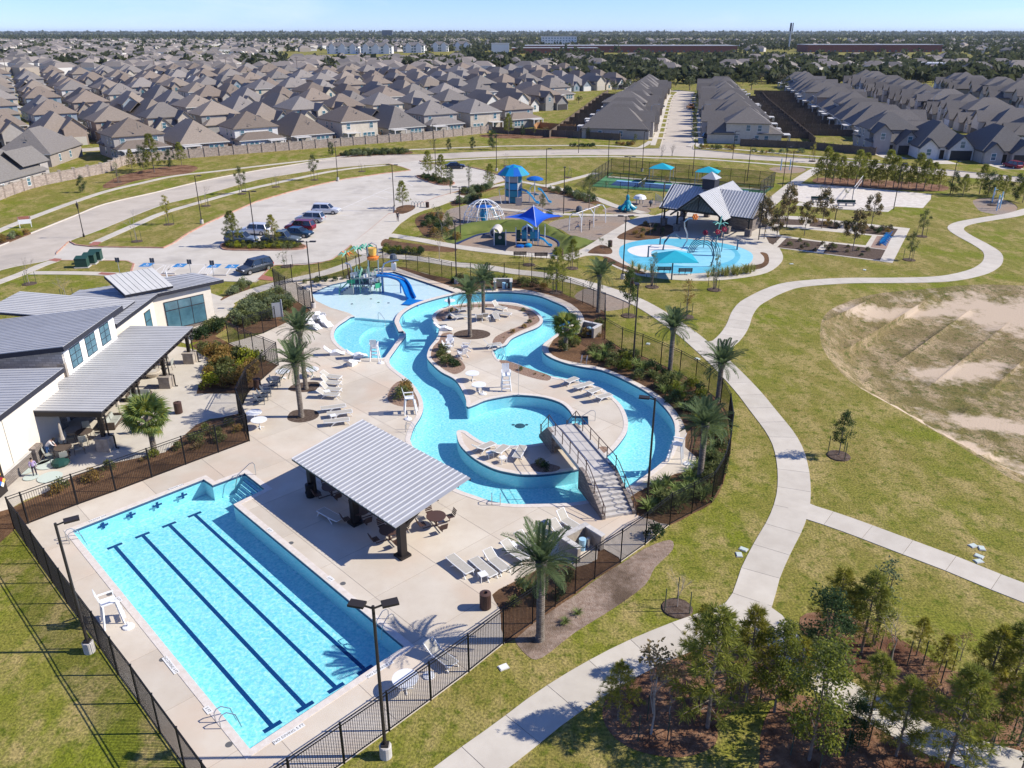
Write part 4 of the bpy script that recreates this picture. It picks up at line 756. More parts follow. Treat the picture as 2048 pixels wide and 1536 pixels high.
# ================================================================= club house (axes along the place's own x and y)
ch = thing('club_house', 'cream stucco club house with grey metal roofs and stone base', 'building', (0, 0, 0))
def wbox(n, m, x0, x1, y0, y1, z0, z1): return M().b(x0, x1, y0, y1, z0, z1).o(n, K[m], ch)
def seamroof(n, quad, t, m, step, along=0, fas=True):
    """thick roof sheet with one panel per seam; quad corners a,b,c,d; seams run a->d"""
    a, b, c, d = [Vector(p) for p in quad]; k = max(1, round((b-a).length/step)); r = empty('roof', (0, 0, 0)); r.parent = ch
    base = M().slab([p-Vector((0, 0, .03)) for p in (a, b, c, d)], t); bo = base.o('roof', K['fascia'], ch); bpy.data.objects.remove(r)
    for i in range(k):
        f0, f1 = (i+.01)/k, (i+.99)/k; mm = M(); p, q, r_, s = a.lerp(b, f0), a.lerp(b, f1), d.lerp(c, f1), d.lerp(c, f0); mm.slab([p, q, r_, s], .028); u = Vector((0, 0, .015)); w = (b-a).normalized()*.03; mm.bar(p+w+u, s+w+u, .035, .04); mm.o('roof_panel', K[m], bo)
    return bo
# south block
wbox('wall', 'stucco', -52, -34.4, 33, 55.4, 0, 4.75); wbox('stone_base', 'ledgewall', -52, -34.28, 33, 50.2, 0, 1.0); wbox('stone_cap', 'limestone', -52, -34.22, 33, 50.2, 1.0, 1.08)
seamroof('roof', [(-34.0, 32, 5.1), (-34.0, 56.0, 5.1), (-47, 56.0, 4.75), (-47, 32, 4.75)], .36, 'metalroof', .45)
wbox('downspout', 'dkbrown', -34.3, -34.0, 45.6, 46.5, 0, 2.6); wbox('pilaster', 'ledgewall', -34.4, -33.95, 50.2, 51.2, 0, 1.2)
for y in (46.9, 48.3): wbox('wall_joint', 'drain', -34.39, -34.385, y, y+.04, 1.1, 4.6)
for nm, c, y, z, s_ in (('white', 'tilewhite', 46.05, 2.1, .42), ('yel', 'yellow', 46.05, 1.62, .3)): wbox('notice', c, -33.99, -33.975, y-s_/2, y+s_/2, z-s_*.55, z+s_*.55)
sg = thing('hazard_sign', 'red blue yellow and white diamond hazard sign on club house corner', 'sign', (-33.93, 46.05, 1.0)); 
for m_, dy, dz in (('red', 0, 1), ('royal', -1, 0), ('yellow', 1, 0), ('tilewhite', 0, -1)): M().box((.012, dy*.2, dz*.2), (.02, .27, .27), rx=PI/4).o('diamond', K[m_], sg)
# patio wall and patio roof
wbox('wall', 'stucco', -47, -35.2, 55.4, 66.6, 0, 3.9); wbox('stone_base', 'ledgewall', -36, -35.08, 57.2, 66.4, 0, 1.0)
wbox('door', 'fascia', -35.25, -35.12, 55.6, 56.6, 0, 2.4); wbox('window', 'glassb', -35.25, -35.14, 55.75, 56.45, 1.4, 2.3); wbox('door', 'fascia', -35.25, -35.06, 59.6, 60.9, 0, 2.4); wbox('wall', 'stuccow', -35.2, -34.7, 61.2, 62.6, 0, 3.3)
wbox('fire_box', 'red', -35.2, -34.95, 57.6, 58.0, 1.15, 1.75); wbox('pilaster', 'ledgewall', -35.3, -34.4, 54.6, 55.5, 0, 3.3)
pr = seamroof('patio', [(-35.3, 51.8, 3.5), (-35.3, 69.9, 3.5), (-29.5, 69.9, 3.42), (-29.5, 51.8, 3.42)], .12, 'metallight', .42)
for a, b in (((-35.2, 51.95, 3.18), (-29.6, 51.95, 3.1)), ((-29.75, 51.9, 3.1), (-29.75, 69.8, 3.1)), ((-35.2, 69.75, 3.18), (-29.6, 69.75, 3.1))): M().bar(a, b, .2, .36).o('beam', K['dkbrown'], pr)
for y in np.arange(52.4, 69.8, .84): M().bar((-35.1, y, 3.3), (-29.35, y, 3.24), .06, .12).o('rafter', K['dkbrown'], pr)
for y in (52.4, 58.0, 63.8, 69.4):
    pc = M(); pc.box((-30.1, y, .5), (.95, .95, 1.0)); pc.box((-30.1, y, 1.05), (1.05, 1.05, .12)); pc.o('pier', K['stone'], ch)
    ps = M(); ps.box((-30.1, y, 2.1), (.26, .26, 2.0)); ps.o('post', K['dkbrown'], ch); ps = M(); ps.tube([(-29.75, y+.1, 3.0), (-29.75, y+.1, 1.15), (-29.4, y+.1, 1.1), (-29.4, y+.1, .1), (-29.2, y+.1, .08)], .06, 6); ps.o('downspout', K['dkbrown'], ch)
# tall block
wbox('wall', 'stuccow', -36.4, -35.0, 58.1, 66.6, 3.3, 5.72); M().add([(x, y, z) for y in (57.9, 58.12) for x, z in ((-47, 3.3), (-35.06, 3.3), (-35.06, 5.85), (-47, 4.42))], [(0, 1, 2, 3), (7, 6, 5, 4), (0, 4, 5, 1), (1, 5, 6, 2), (2, 6, 7, 3), (3, 7, 4, 0)]).o('stone_wall', K['ashlar'], ch); M().b(-47, -46.9, 58, 67, 0, 4.4).o('wall', K['stucco'], ch); wbox('stone_return', 'stone', -35.6, -34.98, 57.85, 58.13, 3.3, 4.6)
seamroof('roof', [(-34.4, 57.2, 6.32), (-34.4, 67.4, 6.32), (-48, 67.4, 4.7), (-48, 57.2, 4.7)], .38, 'metalroof', .45)
for y in (59.7, 62.2, 64.7):
    w_ = M().b(-35.02, -34.98, y-.85, y+.85, 3.75, 5.45).o('window', K['fascia'], ch)
    for a in range(2):
        for b_ in range(3): M().b(-34.985, -34.965, y-.78+a*.8, y-.78+a*.8+.72, 3.82+b_*.54, 3.82+b_*.54+.48).o('pane', K['glassb'], w_)
# north-west pale roof and wing with angled front
seamroof('roof', [(-36.2, 67.6, 4.75), (-36.2, 73.5, 4.75), (-47, 73.5, 5.7), (-47, 67.6, 5.7)], .2, 'metallight', .45)
wing = [(-36.0, 66.4), (-36.0, 76.7), (-31.7, 81.0), (-34.9, 82.8), (-44, 77), (-44, 66.4)]; M().prism(wing, 0, 4.25).o('wall', K['stucco'], ch)
seamroof('roof', [(-35.3, 67.45, 4.52), (-35.3, 76.6, 4.52), (-43, 76.6, 4.9), (-43, 67.45, 4.9)], .34, 'metalroof', .45)
seamroof('roof', [(-35.3, 76.62, 4.51), (-30.4, 81.6, 4.51), (-34.4, 83.8, 4.6), (-42.8, 76.62, 4.85)], .34, 'metalroof', .45)
hi, lo = 6.5, 5.0
pa, pb, pd = G(208, 552, hi), G(305, 535, hi), G(250, 590, lo); seamroof('roof', [tuple(pa), tuple(pb), tuple(pb+pd-pa), tuple(pd)], .3, 'metallight', .5)
fd = Vector((4.3, 4.3)).normalized(); fn = Vector((fd.y, -fd.x)); f0 = Vector((-36.0, 76.7))
def facade(n, m, s0, s1, z0, z1, off, th, par=ch):
    mm = M(); c = f0+fd*(s0+s1)/2+fn*off; mm.box((c.x, c.y, (z0+z1)/2), (s1-s0, th, z1-z0), rz=PI/4); return mm.o(n, K[m], par)
wf = facade('window', 'fascia', 1.0, 5.2, .35, 3.3, .03, .06)
for a in range(3):
    for z_0, z_1 in ((.42, 2.3), (2.4, 3.22)): facade('pane', 'glassb', 1.07+a*1.38, 1.07+a*1.38+1.3, z_0, z_1, .065, .02, wf)
w_ = M().b(-36.0, -35.96, 74.3, 75.7, 1.4, 3.2).o('window', K['fascia'], ch); M().b(-35.965, -35.945, 74.38, 75.62, 1.48, 2.2).o('pane', K['glassb'], w_); M().b(-35.965, -35.945, 74.38, 75.62, 2.28, 3.12).o('pane', K['glassb'], w_)
facade('stone_base', 'ledgewall', 0, 6.1, 0, .3, .05, .1)
for x, y in ((-42.0, 53.0), (-41.0, 50.5)): M().cyl((x, y, 4.9), .09, .6, 8).o('vent_pipe', K['white'], ch)
M().cyl((-36.5, 82.0, 4.5), .08, .7, 8).o('vent_pipe', K['white'], ch)
for c_ in ch.children: c_.location = (35.0, -60.0, 0)
ch.location = (-35.0, 60.0, 0)
# ================================================================= gabled picnic pavilion
A_ = math.atan2(-8.3, 12.1); gc = Vector((32.2, 127.0)); gv = thing('picnic_pavilion', 'open gabled pavilion with grey metal roofs stone piers and dark cupola', 'pavilion', (gc.x, gc.y, 0), A_)
LX, HW, EV, RG = 7.6, 4.6, 2.9, 5.9
def ribs(parent, a, b, c, d, step, m='metalroof', t=.08):
    a, b, c, d = [Vector(p) for p in (a, b, c, d)]; k = max(1, round((b-a).length/step))
    for i in range(k):
        mm = M(); p, q, r_, s = a.lerp(b, (i+.01)/k), a.lerp(b, (i+.99)/k), d.lerp(c, (i+.99)/k), d.lerp(c, (i+.01)/k); mm.slab([p, q, r_, s], t); mm.cur = 1; w = (b-a).normalized()*.05
        if (p-s).length > .05: mm.bar(p+w+Vector((0, 0, .03)), s+w+Vector((0, 0, .03)), .07, .07)
        mm.o('roof_panel', [K[m], K['seam']], parent)
ribs(gv, (-LX, -HW, EV), (LX, -HW, EV), (LX, 0, RG), (-LX, 0, RG), .46); ribs(gv, (-LX, HW, EV), (LX, HW, EV), (LX, 0, RG), (-LX, 0, RG), .46)
for sy, y1 in ((-1, -7.6), (1, 6.6)):
    cw = 4.3; ce = 2.7; cr = 6.15
    ribs(gv, (-cw, y1*1.0, ce), (-cw, 0, ce), (.0, 0, cr), (0, y1, cr), .5, 'metallight'); ribs(gv, (cw, y1, ce), (cw, 0, ce), (0, 0, cr), (0, y1, cr), .5, 'metallight')
    M().bar((-cw, y1, ce-.12), (0, y1, cr-.12), .1, .25).bar((cw, y1, ce-.12), (0, y1, cr-.12), .1, .25).bar((-3, y1*.97, 3.5), (3, y1*.97, 3.5), .12, .18).bar((0, y1*.97, 3.5), (0, y1*.97, cr-.2), .12).o('truss', K['dkbrown'], gv)
M().bar((-LX, -HW, EV-.12), (LX, -HW, EV-.12), .1, .22).bar((-LX, HW, EV-.12), (LX, HW, EV-.12), .1, .22).o('fascia', K['dkbrown'], gv)
for x in (-LX+.3, LX-.3): M().bar((x, -HW, EV-.1), (x, 0, RG-.1), .12, .22).bar((x, HW, EV-.1), (x, 0, RG-.1), .12, .22).bar((x, -HW, EV-.1), (x, HW, EV-.1), .12, .2).o('truss', K['dkbrown'], gv)
cu = M().box((-1.2, 0, 6.6), (2.0, 2.0, 1.7)).o('cupola', K['fascia'], gv)
for k in range(4):
    a = k*PI/2+PI/4; a2 = a+PI/2; M().slab([(-1.2+1.75*math.cos(a), 1.75*math.sin(a), 7.4), (-1.2+1.75*math.cos(a2), 1.75*math.sin(a2), 7.4), (-1.2, 0, 8.4)], .06).o('cupola_roof', K['metalroof'], cu)
M().box((4.6, 1.4, 1.45), (3.6, 4.2, 2.9)).o('stone_core', K['ledgewall'], gv); M().box((1.3, 2.6, 1.9), (2.6, 1.6, 3.8)).o('fireplace', K['ledgewall'], gv); M().box((.9, 1.78, .9), (1.3, .06, 1.3)).o('fire_opening', K['black'], gv)
for x, y in ((-6.9, -3.9), (-6.9, 3.9), (-3.5, -6.6), (3.5, -6.6), (6.9, -3.9), (6.9, 3.9), (-3.5, -3.9), (3.6, -3.9), (-3.5, 5.8), (3.5, 5.8)):
    M().box((x, y, .5), (.85, .85, 1)).box((x, y, 1.04), (.95, .95, .1)).o('pier', K['ledge'], gv); M().box((x, y, 2.0), (.22, .22, 1.9)).o('post', K['dkbrown'], gv); M().bar((x, y, 2.0), (x*.8, y*.82, 3.0), .1).o('brace', K['dkbrown'], gv)
# ================================================================= stone bridge over the river
P0, P1 = Vector(G2((1108, 872))), Vector(G2((1237, 1033))); D = P1-P0; BL = D.length; br = thing('foot_bridge', 'stone sided footbridge with concrete steps and dark railings over the lazy river', 'bridge', (P0.x, P0.y, .03), math.atan2(D.y, D.x))
BH, RUN, NS, HWD = 1.55, .34, 9, .95
nx = BL-NS*RUN; fx = 5*RUN
for i in range(NS): M().b(nx+i*RUN, BL-.0+0*i, -HWD, HWD, BH*(NS-1-i)/NS+.0, BH*(NS-i)/NS).o('step', K['conc'], br) if False else M().b(nx+i*RUN, nx+(i+1)*RUN+.02, -HWD, HWD, 0, BH*(NS-i)/NS).o('step', K['conc'], br)
for i in range(5): M().b(fx-(i+1)*RUN-.02, fx-i*RUN, -HWD, HWD, 0, BH*(5-i)/5).o('step', K['conc'], br)
M().b(fx, nx, -HWD, HWD, BH-.3, BH+.02).o('bridge_deck', K['conc'], br)
for s_ in (-1, 1):
    y0, y1 = sorted((s_*HWD, s_*(HWD+.24)))
    for xa, xb, za, zb in ((-.1, fx+.9, .25, BH+.12), (nx-.9, BL+.1, BH+.12, .25)):
        mm = M(); pts = [(xa, 0), (xb, 0), (xb, zb), (xa+(fx if xa < 0 else .9), BH+.12), (xa, za)] if xa < 0 else [(xa, 0), (xb, 0), (xb, zb), (nx, BH+.12), (xa, BH+.12)]
        mm.add([(x, y0, z) for x, z in pts]+[(x, y1, z) for x, z in pts], [(4, 3, 2, 1, 0), (5, 6, 7, 8, 9)]+[(i, (i+1) % 5, 5+(i+1) % 5, 5+i) for i in range(5)]); mm.o('abutment', K['ledgewall'], br)
    M().bar((fx+.8, s_*(HWD+.12), BH-.02), (nx-.8, s_*(HWD+.12), BH-.02), .22, .3).o('edge_beam', K['conc'], br)
    yy = s_*(HWD+.12); top = lambda x: BH+.12 if fx <= x <= nx else (BH+.12)*max(0, (x/fx if x < fx else (BL-x)/(BL-nx)))+.12
    rl = M(); rl.tube([(-.1, yy, .35), (-.15, yy, 1.1)]+[(x, yy, top(x)+.95) for x in np.linspace(0, BL, 15)]+[(BL+.2, yy, 1.0), (BL+.22, yy, .4), (BL, yy, .45)], .03, 6); rl.tube([(x, yy, top(x)+.5) for x in np.linspace(0.1, BL-.1, 15)], .014, 5); rl.o('railing', K['brownmetal'], br)
    for x in np.linspace(.1, BL-.1, 9): M().bar((x, yy, top(x)-.05), (x, yy, top(x)+.95), .05).o('rail_post', K['brownmetal'], br)
# ================================================================= loungers, tables, chairs
def Tn(name, label, cat, px, py, rz=0, z=.03, group=None, s=1): return thing(name, label, cat, G(px, py, z), rz, group, s)
def lounger_parts(ang):
    P = []; c, s_ = math.cos(ang), math.sin(ang); L0, HX = 1.28, .7
    f = M()
    for y in (-.31, .31):
        f.bar((0, y, .36), (L0, y, .36), .04, .05); f.bar((L0, y, .36), (L0+HX*c, y, .36+HX*s_), .04, .05)
    f.bar((0, -.31, .36), (0, .31, .36), .04); f.bar((L0+HX*c, -.31, .36+HX*s_), (L0+HX*c, .31, .36+HX*s_), .04)
    P.append(('frame', f.mesh('frame', K['pwhite'])))
    P.append(('seat', M().slab([(.02, -.29, .385), (L0, -.29, .385), (L0, .29, .385), (.02, .29, .385)], .014).mesh('seat', K['sling'])))
    P.append(('backrest', M().slab([(L0+.01, -.29, .39), (L0+HX*c, -.29, .385+HX*s_), (L0+HX*c, .29, .385+HX*s_), (L0+.01, .29, .39)], .014).mesh('backrest', K['sling'])))
    for y in (-.31, .31):
        P.append(('leg', M().bar((.25, y, .36), (.02, y, 0), .045).mesh('leg', K['pwhite']))); P.append(('leg', M().bar((1.15, y, .36), (1.5, y, 0), .045).bar((1.3, y, .18), (1.0, y, .36), .03).mesh('leg', K['pwhite'])))
    return P
LPT = [lounger_parts(a) for a in (.06, .55, .9)]
def lounger(foot, head, kind, label, z=.03):
    f, h = G(*foot, z), G(*head, z); d = h-f; c = (f+h)/2; a = math.atan2(d.y, d.x); o = thing('sun_lounger', label, 'sun lounger', (c.x-math.cos(a)*.95, c.y-math.sin(a)*.95, z), a, 'white framed sun loungers')
    for n, me in LPT[kind]: inst(n, me, o)
LG = [((942, 1156), (900, 1122), 0, 'white lounger standing alone at left of the row beside brown bin'), ((986, 1160), (950, 1130), 0, 'second lounger of the row near the brown bin, beside low white table'), ((1008, 1146), (978, 1121), 1, 'third lounger of the row near the brown bin'), ((1046, 1124), (1014, 1104), 1, 'fourth lounger of the row, just left of the nearest palm'), ((1068, 1106), (1042, 1087), 1, 'lounger half hidden behind the nearest palm crown'), ((1152, 1063), (1120, 1043), 2, 'lounger above the stone pump alcove near bridge stairs'), ((1136, 1082), (1108, 1062), 1, 'lounger between the nearest palm and the stone alcove'),
 ((683, 762), (643, 757), 1, 'farthest lounger of the upper row right of the twin palms'), ((683, 773), (640, 769), 2, 'second lounger of the upper row right of the twin palms'), ((683, 787), (640, 783), 2, 'third lounger of the upper row right of the twin palms'), ((680, 797), (634, 794), 1, 'nearest lounger of the upper row right of the twin palms'), ((692, 818), (645, 825), 0, 'farthest of three loungers just above the grey shade roof'), ((708, 829), (654, 836), 0, 'middle of three loungers just above the grey shade roof'), ((700, 846), (650, 852), 0, 'nearest of three loungers just above the grey shade roof'),
 ((1155, 762), (1122, 775), 1, 'leftmost of four loungers on the island facing the right river channel'), ((1186, 771), (1148, 784), 0, 'second of four loungers on the island facing right channel'), ((1202, 782), (1166, 797), 1, 'third of four loungers on the island facing right channel'), ((1224, 795), (1183, 806), 1, 'rightmost of four loungers on the island facing right channel'),
 ((988, 893), (948, 910), 1, 'left lounger on the narrow ring below the round pool'), ((1014, 898), (984, 921), 1, 'middle lounger on the narrow ring below the round pool'), ((1047, 898), (1032, 925), 0, 'right lounger on the narrow ring below the round pool'), ((642, 1028), (680, 1049), 0, 'lone lounger in shadow under the grey shade roof'), ((904, 1338), (860, 1305), 1, 'lounger against the picket fence by the palm shadow'),
 ((936, 622), (910, 625), 1, 'leftmost lounger in shade on upper island'), ((932, 637), (905, 640), 1, 'lounger left of the tall island palm trunk'), ((956, 634), (960, 648), 2, 'first lounger right of the tall island palm trunk'), ((966, 632), (972, 645), 2, 'second lounger right of the tall island palm trunk'), ((988, 630), (996, 646), 0, 'lounger slanting down at right of the island palm'), ((1022, 634), (990, 630), 0, 'rightmost lounger on upper island, laid flat'), ((1008, 622), (988, 617), 2, 'lounger at the back of upper island near the rock bed'), ((1000, 694), (968, 698), 2, 'lounger lying by the island steps handrail')]
for f, h, k, lb in LG: lounger(f, h, k, lb)
def ledge(px, py, a, label, z=.03):
    o = Tn('ledge_lounger', label, 'pool lounger', px, py, a, z, 'curved white pool loungers'); pr = [(0, .1), (.35, .2), (.75, .42), (1.0, .40), (1.25, .33), (1.5, .48), (1.9, .82)]; m_ = M()
    for (x0, z0_), (x1, z1_) in zip(pr, pr[1:]): m_.slab([(x0, -.36, z0_), (x1, -.36, z1_), (x1, .36, z1_), (x0, .36, z0_)], .07)
    m_.o('seat', K['pwhite'], o); M().prism([(.45, -.3), (1.4, -.3), (1.4, .3), (.45, .3)], 0, .3).o('base', K['pwhite'], o); M().slab([(1.5, -.33, .52), (1.92, -.33, .88), (1.92, .33, .88), (1.5, .33, .52)], .03).o('headrest', K['pwhite'], o)
for a in ((650, 648, 2.2, 'white curved pool lounger nearest the beach entry lamp'), (662, 655, 2.3, 'white curved pool lounger beside the beach entry, second from lamp'), (640, 660, 2.4, 'white curved pool lounger low beside the palm crowns'), (690, 708, 3.3, 'white curved pool lounger left of the leisure pool lifeguard chair'), (735, 712, 3.5, 'white curved pool lounger touching the leisure pool edge'), (716, 722, 4.3, 'white curved pool lounger facing away, below leisure pool'), (905, 660, 3.2, 'white curved lounger beside the island river steps')): ledge(*a)
def low_table(px, py, label, rz=.5):
    o = Tn('side_table', label, 'side table', px, py, rz, group='low white side tables'); M().b(-.24, .24, -.24, .24, .4, .44).o('table_top', K['pwhite'], o)
    for x in (-.2, .2):
        for y in (-.2, .2): M().b(x-.02, x+.02, y-.02, y+.02, 0, .4).o('leg', K['pwhite'], o)
for a in ((978, 1120, 'low white side table between the second and third loungers near palm'), (966, 1160, 'low white side table at the front of the bin-side lounger row'), (1024, 1100, 'low white side table farthest back in the bin-side lounger row'), (667, 840, 'low white side table between loungers above the shade roof'), (655, 791, 'low white side table in the upper lounger row by twin palms'), (980, 915, 'low white side table left of middle lounger on the ring'), (1006, 925, 'low white side table right of middle lounger on the ring'), (900, 700, 'small white table among chairs beside the island shrub bed'), (975, 640, 'small white table among loungers on upper island')): low_table(*a)
def round_table(px, py, label, r=.62, m='pwhite', h=.72, tilt=0):
    o = Tn('round_table', label, 'table', px, py, px*.01, group='round deck tables'); M().cyl((0, 0, h-.03), r, .04, 28).o('table_top', K[m], o); M().cyl((0, 0, .05), .04, h-.08, 8).o('column', K[m], o); q = M()
    for k in range(4): q.bar((0, 0, .08), (.34*math.cos(k*PI/2), .34*math.sin(k*PI/2), .02), .05)
    q.o('base', K[m], o)
for a in ((567, 757, 'round white table beside dark deck chairs left of twin palms'), (625, 753, 'round white table behind the right twin palm trunk'), (510, 841, 'round white table near fence corner, farther of two'), (520, 856, 'round white table near fence corner, nearer of two'), (945, 761, 'round white table on the island, farther of two'), (958, 784, 'round white table on the island, nearer of two'), (812, 1380, 'round white table pressed against the lower picket fence'), (900, 613, 'round table at the back of upper island')): round_table(*a)
def pedestal(px, py, label):
    o = Tn('umbrella_base', label, 'umbrella base', px, py, 0, group='white umbrella bases'); M().lathe([(.3, 0), (.28, .07), (.06, .1), (.045, .32)], n=18).o('base', K['pwhite'], o)
for a in ((257, 1254, 'round white umbrella base beside the left lifeguard chair'), (858, 1352, 'round white umbrella base behind the lower fence'), (762, 726, 'round white umbrella base below the leisure pool lifeguard chair'), (966, 788, 'round white umbrella base beside the nearer island table'), (816, 838, 'round white umbrella base below the river lifeguard chair'), (1374, 928, 'round white umbrella base right of the bridge-side lifeguard chair'), (895, 703, 'round white umbrella base by the island shrub bed')): pedestal(*a)
def guard(px, py, a, label, tall=1.35):
    o = Tn('lifeguard_chair', label, 'lifeguard chair', px, py, a, group='white lifeguard chairs'); h = tall
    for x, y in ((-.4, -.36), (-.4, .36), (.42, -.36), (.42, .36)): M().bar((x*1.15, y*1.15, 0), (x*.75, y*.8, h), .07, .09).o('leg', K['pwhite'], o)
    M().b(-.35, .38, -.32, .32, h, h+.05).o('seat', K['pwhite'], o)
    for k in range(5): M().slab([(-.33, -.3+k*.125, h+.05), (-.33, -.2+k*.125, h+.05), (-.52, -.2+k*.125, h+.85), (-.52, -.3+k*.125, h+.85)], .03).o('back_slat', K['pwhite'], o)
    for y in (-.36, .36): M().box((0, y, h+.32), (.75, .1, .05)).o('arm_rest', K['pwhite'], o); M().bar((.33, y, h), (.33, y, h+.3), .05).o('arm_post', K['pwhite'], o)
    for k in range(3): M().b(.3+.06*(2-k), .52+.06*(2-k), -.34, .34, .25+k*.36, .3+k*.36).o('step', K['pwhite'], o)
for a in ((226, 1245, .6, 'white lifeguard chair on deck left of the lap pool'), (820, 826, .2, 'white lifeguard chair on river bank beside the rock planter'), (750, 719, 1.6, 'white lifeguard chair at the leisure pool edge'), (1352, 921, 2.8, 'white lifeguard chair between river and shrubs near bridge lamp'), (1012, 778, -1.5, 'white lifeguard chair on island above the round pool')): guard(*a)
def slatchair(px, py, a, label, m, group):
    o = Tn('deck_chair', label, 'deck chair', px, py, a, group=group)
    for k in range(5): M().slab([(-.1, -.28+k*.115, .3), (-.1, -.18+k*.115, .3), (-.42, -.18+k*.115, 1.0-.03*abs(k-2)), (-.42, -.28+k*.115, 1.0-.03*abs(k-2))], .025).o('back_slat', K[m], o)
    for k in range(4): M().slab([(-.12+k*.14, -.28, .32+k*.025), (.0+k*.14, -.28, .34+k*.025), (.0+k*.14, .28, .34+k*.025), (-.12+k*.14, .28, .32+k*.025)], .025).o('seat_slat', K[m], o)
    for y in (-.34, .34): M().box((.08, y, .58), (.78, .13, .03)).o('arm_rest', K[m], o); M().bar((.42, y, 0), (.4, y, .56), .09, .04).o('leg', K[m], o); M().bar((-.5, y, 0), (.4, y, .42), .04, .1).o('leg', K[m], o)
for i, (px, py) in enumerate(((514, 805), (521, 797), (527, 789), (541, 775), (546, 768))): slatchair(px+5, py+2, .25, 'slate grey deck chair, %s from the front in the row facing twin palms' % ordw(i+1), 'slate', 'slate grey deck chairs')
for i, (px, py) in enumerate(((1765, 490), (1767, 487), (1769.5, 484), (1772, 480.5), (1774, 477.5), (1776.5, 474.5))): slatchair(px, py, PI-.35, 'bright blue deck chair, %s from the front on the brick paving pad' % ordw(i+1), 'adir', 'bright blue deck chairs')
for i, (px, py, a) in enumerate(((900, 690, -1.5), (893, 700, 0), (926, 714, 2.2), (933, 700, 3.0), (645, 640, 2), (628, 645, 2.2))): slatchair(px, py, a, ['white chair with its back to the island palm', 'white chair beside the island shrub bed', 'white chair facing the island shrub bed', 'white chair alone in the middle of the island', 'white chair behind the beach entry pool loungers', 'white chair next to the beach entry lamp base'][i], 'pwhite', 'white slatted chairs')
def picnic(px, py, a, label):
    o = Tn('picnic_table', label, 'picnic table', px, py, a, group='bronze tables with four fixed seats'); M().cyl((0, 0, .72), .62, .04, 24).o('table_top', K['brownmetal'], o); M().cyl((0, 0, 0), .06, .72, 8).o('column', K['brownmetal'], o)
    for k in range(4):
        t_ = k*PI/2; c, s_ = math.cos(t_), math.sin(t_); q = M(); q.tube([(c*.05, s_*.05, .12), (c*.9, s_*.9, .12), (c*.95, s_*.95, .42)], .035, 6); q.o('seat_arm', K['brownmetal'], o)
        for j in range(4): M().box((c*(.80+j*.11), s_*(.80+j*.11), .44), (.09, .46, .03), rz=t_).o('seat_slat', K['brownmetal'], o)
        for j in range(4): M().box((c*(1.2+j*.035), s_*(1.2+j*.035), .54+j*.1), (.03, .46, .08), rz=t_).o('back_slat', K['brownmetal'], o)
for a in ((873, 1052, .5, 'bronze round table with four seats in sun right of shade roof'), (664, 992, .6, 'bronze round table with seats in shade by the dark bin'), (722, 1040, .6, 'bronze round table with seats under middle of shade roof'), (780, 1080, .6, 'bronze round table with seats beside nearest shade roof post')): picnic(*a)
def bin_(px, py, label, m='brownmetal', r=.3, h=.95):
    o = Tn('litter_bin', label, 'litter bin', px, py, group='slatted litter bins'); M().cyl((0, 0, .03), r*.9, h-.1, 18).o('liner', K['black'], o)
    for k in range(22): t_ = 2*PI*k/22; M().box((r*math.cos(t_), r*math.sin(t_), h*.48), (.02, .065, h*.88), rz=t_).o('slat', K[m], o)
    M().lathe([(r*1.04, h-.06), (r*1.04, h), (r*.42, h+.05), (r*.38, h), (r*.38, h-.05)], n=18, cap=False).o('lid', K[m], o)
for a in ((971, 1215, 'brown slatted litter bin standing in sun near the lower fence'), (622, 993, 'dark litter bin beside the farthest post of the shade roof', 'black'), (516, 778, 'brown litter bin behind the slate grey deck chairs'), (358, 826, 'brown litter bin behind the fan palm on the patio'), (1220, 494, 'litter bin at the left edge of the splash pad paving'), (855, 415, 'litter bin beside the path above the car park lawn'), (1122, 511, 'litter bin at the right end of the play area benches'), (1262, 572, 'litter bin beside a young tree by the path')): bin_(*a)
def bench(px, py, a, label):
    o = Tn('park_bench', label, 'bench', px, py, a, group='dark slatted park benches')
    for k in range(4): M().b(-.9, .9, .02+k*.11, .1+k*.11, .42, .45).o('seat_slat', K['brownmetal'], o)
    for k in range(4): M().b(-.9, .9, -.06, -.03, .5+k*.11, .59+k*.11).o('back_slat', K['brownmetal'], o)
    for x in (-.75, 0, .75): M().bar((x, .1, 0), (x, .2, .42), .05).bar((x, -.04, .3), (x, -.05, .9), .05).bar((x, -.05, .42), (x, .42, .42), .05).o('leg', K['black'], o)
for a in ((1040, 516, PI*0, 'left dark bench below the small play area'), (1082, 518, 0, 'right dark bench below the small play area'), (1328, 547, 0, 'left dark bench on the near edge of the splash pad'), (1370, 550, 0, 'right dark bench on the near edge of the splash pad')): bench(*a)
# ---- patio furniture of the club house
def patio_chair(o, x, y, a, nm='chair'): pass
def pchair(loc, a, label):
    o = thing('patio_chair', label, 'chair', loc, a, 'woven patio chairs'); M().slab([(-.24, -.26, .43), (.26, -.26, .45), (.26, .26, .45), (-.24, .26, .43)], .04).o('seat', K['cush'], o); M().slab([(-.25, -.26, .48), (-.36, -.26, .98), (-.36, .26, .98), (-.25, .26, .48)], .03).o('backrest', K['cush'], o)
    for y in (-.28, .28): M().tube([(.3, y, 0), (.27, y, .62), (-.3, y, .64), (-.38, y, 0)], .02, 5).o('arm_frame', K['wicker'], o)
def ptable(loc, label, r=.6, m='wicker'):
    o = thing('patio_table', label, 'table', loc, 0, 'round patio tables'); M().cyl((0, 0, .7), r, .04, 24).o('table_top', K[m], o)
    for k in range(4): M().bar((.08*math.cos(k*PI/2), .08*math.sin(k*PI/2), .7), (.4*math.cos(k*PI/2), .4*math.sin(k*PI/2), 0), .04).o('leg', K['wicker'], o)
SETS = [((130, 912), 'near the bending person'), ((320, 737), 'in sun between patio piers'), ((300, 855), 'behind the fan palm'), ((172, 880), 'beside the cast stone fire bowl')]
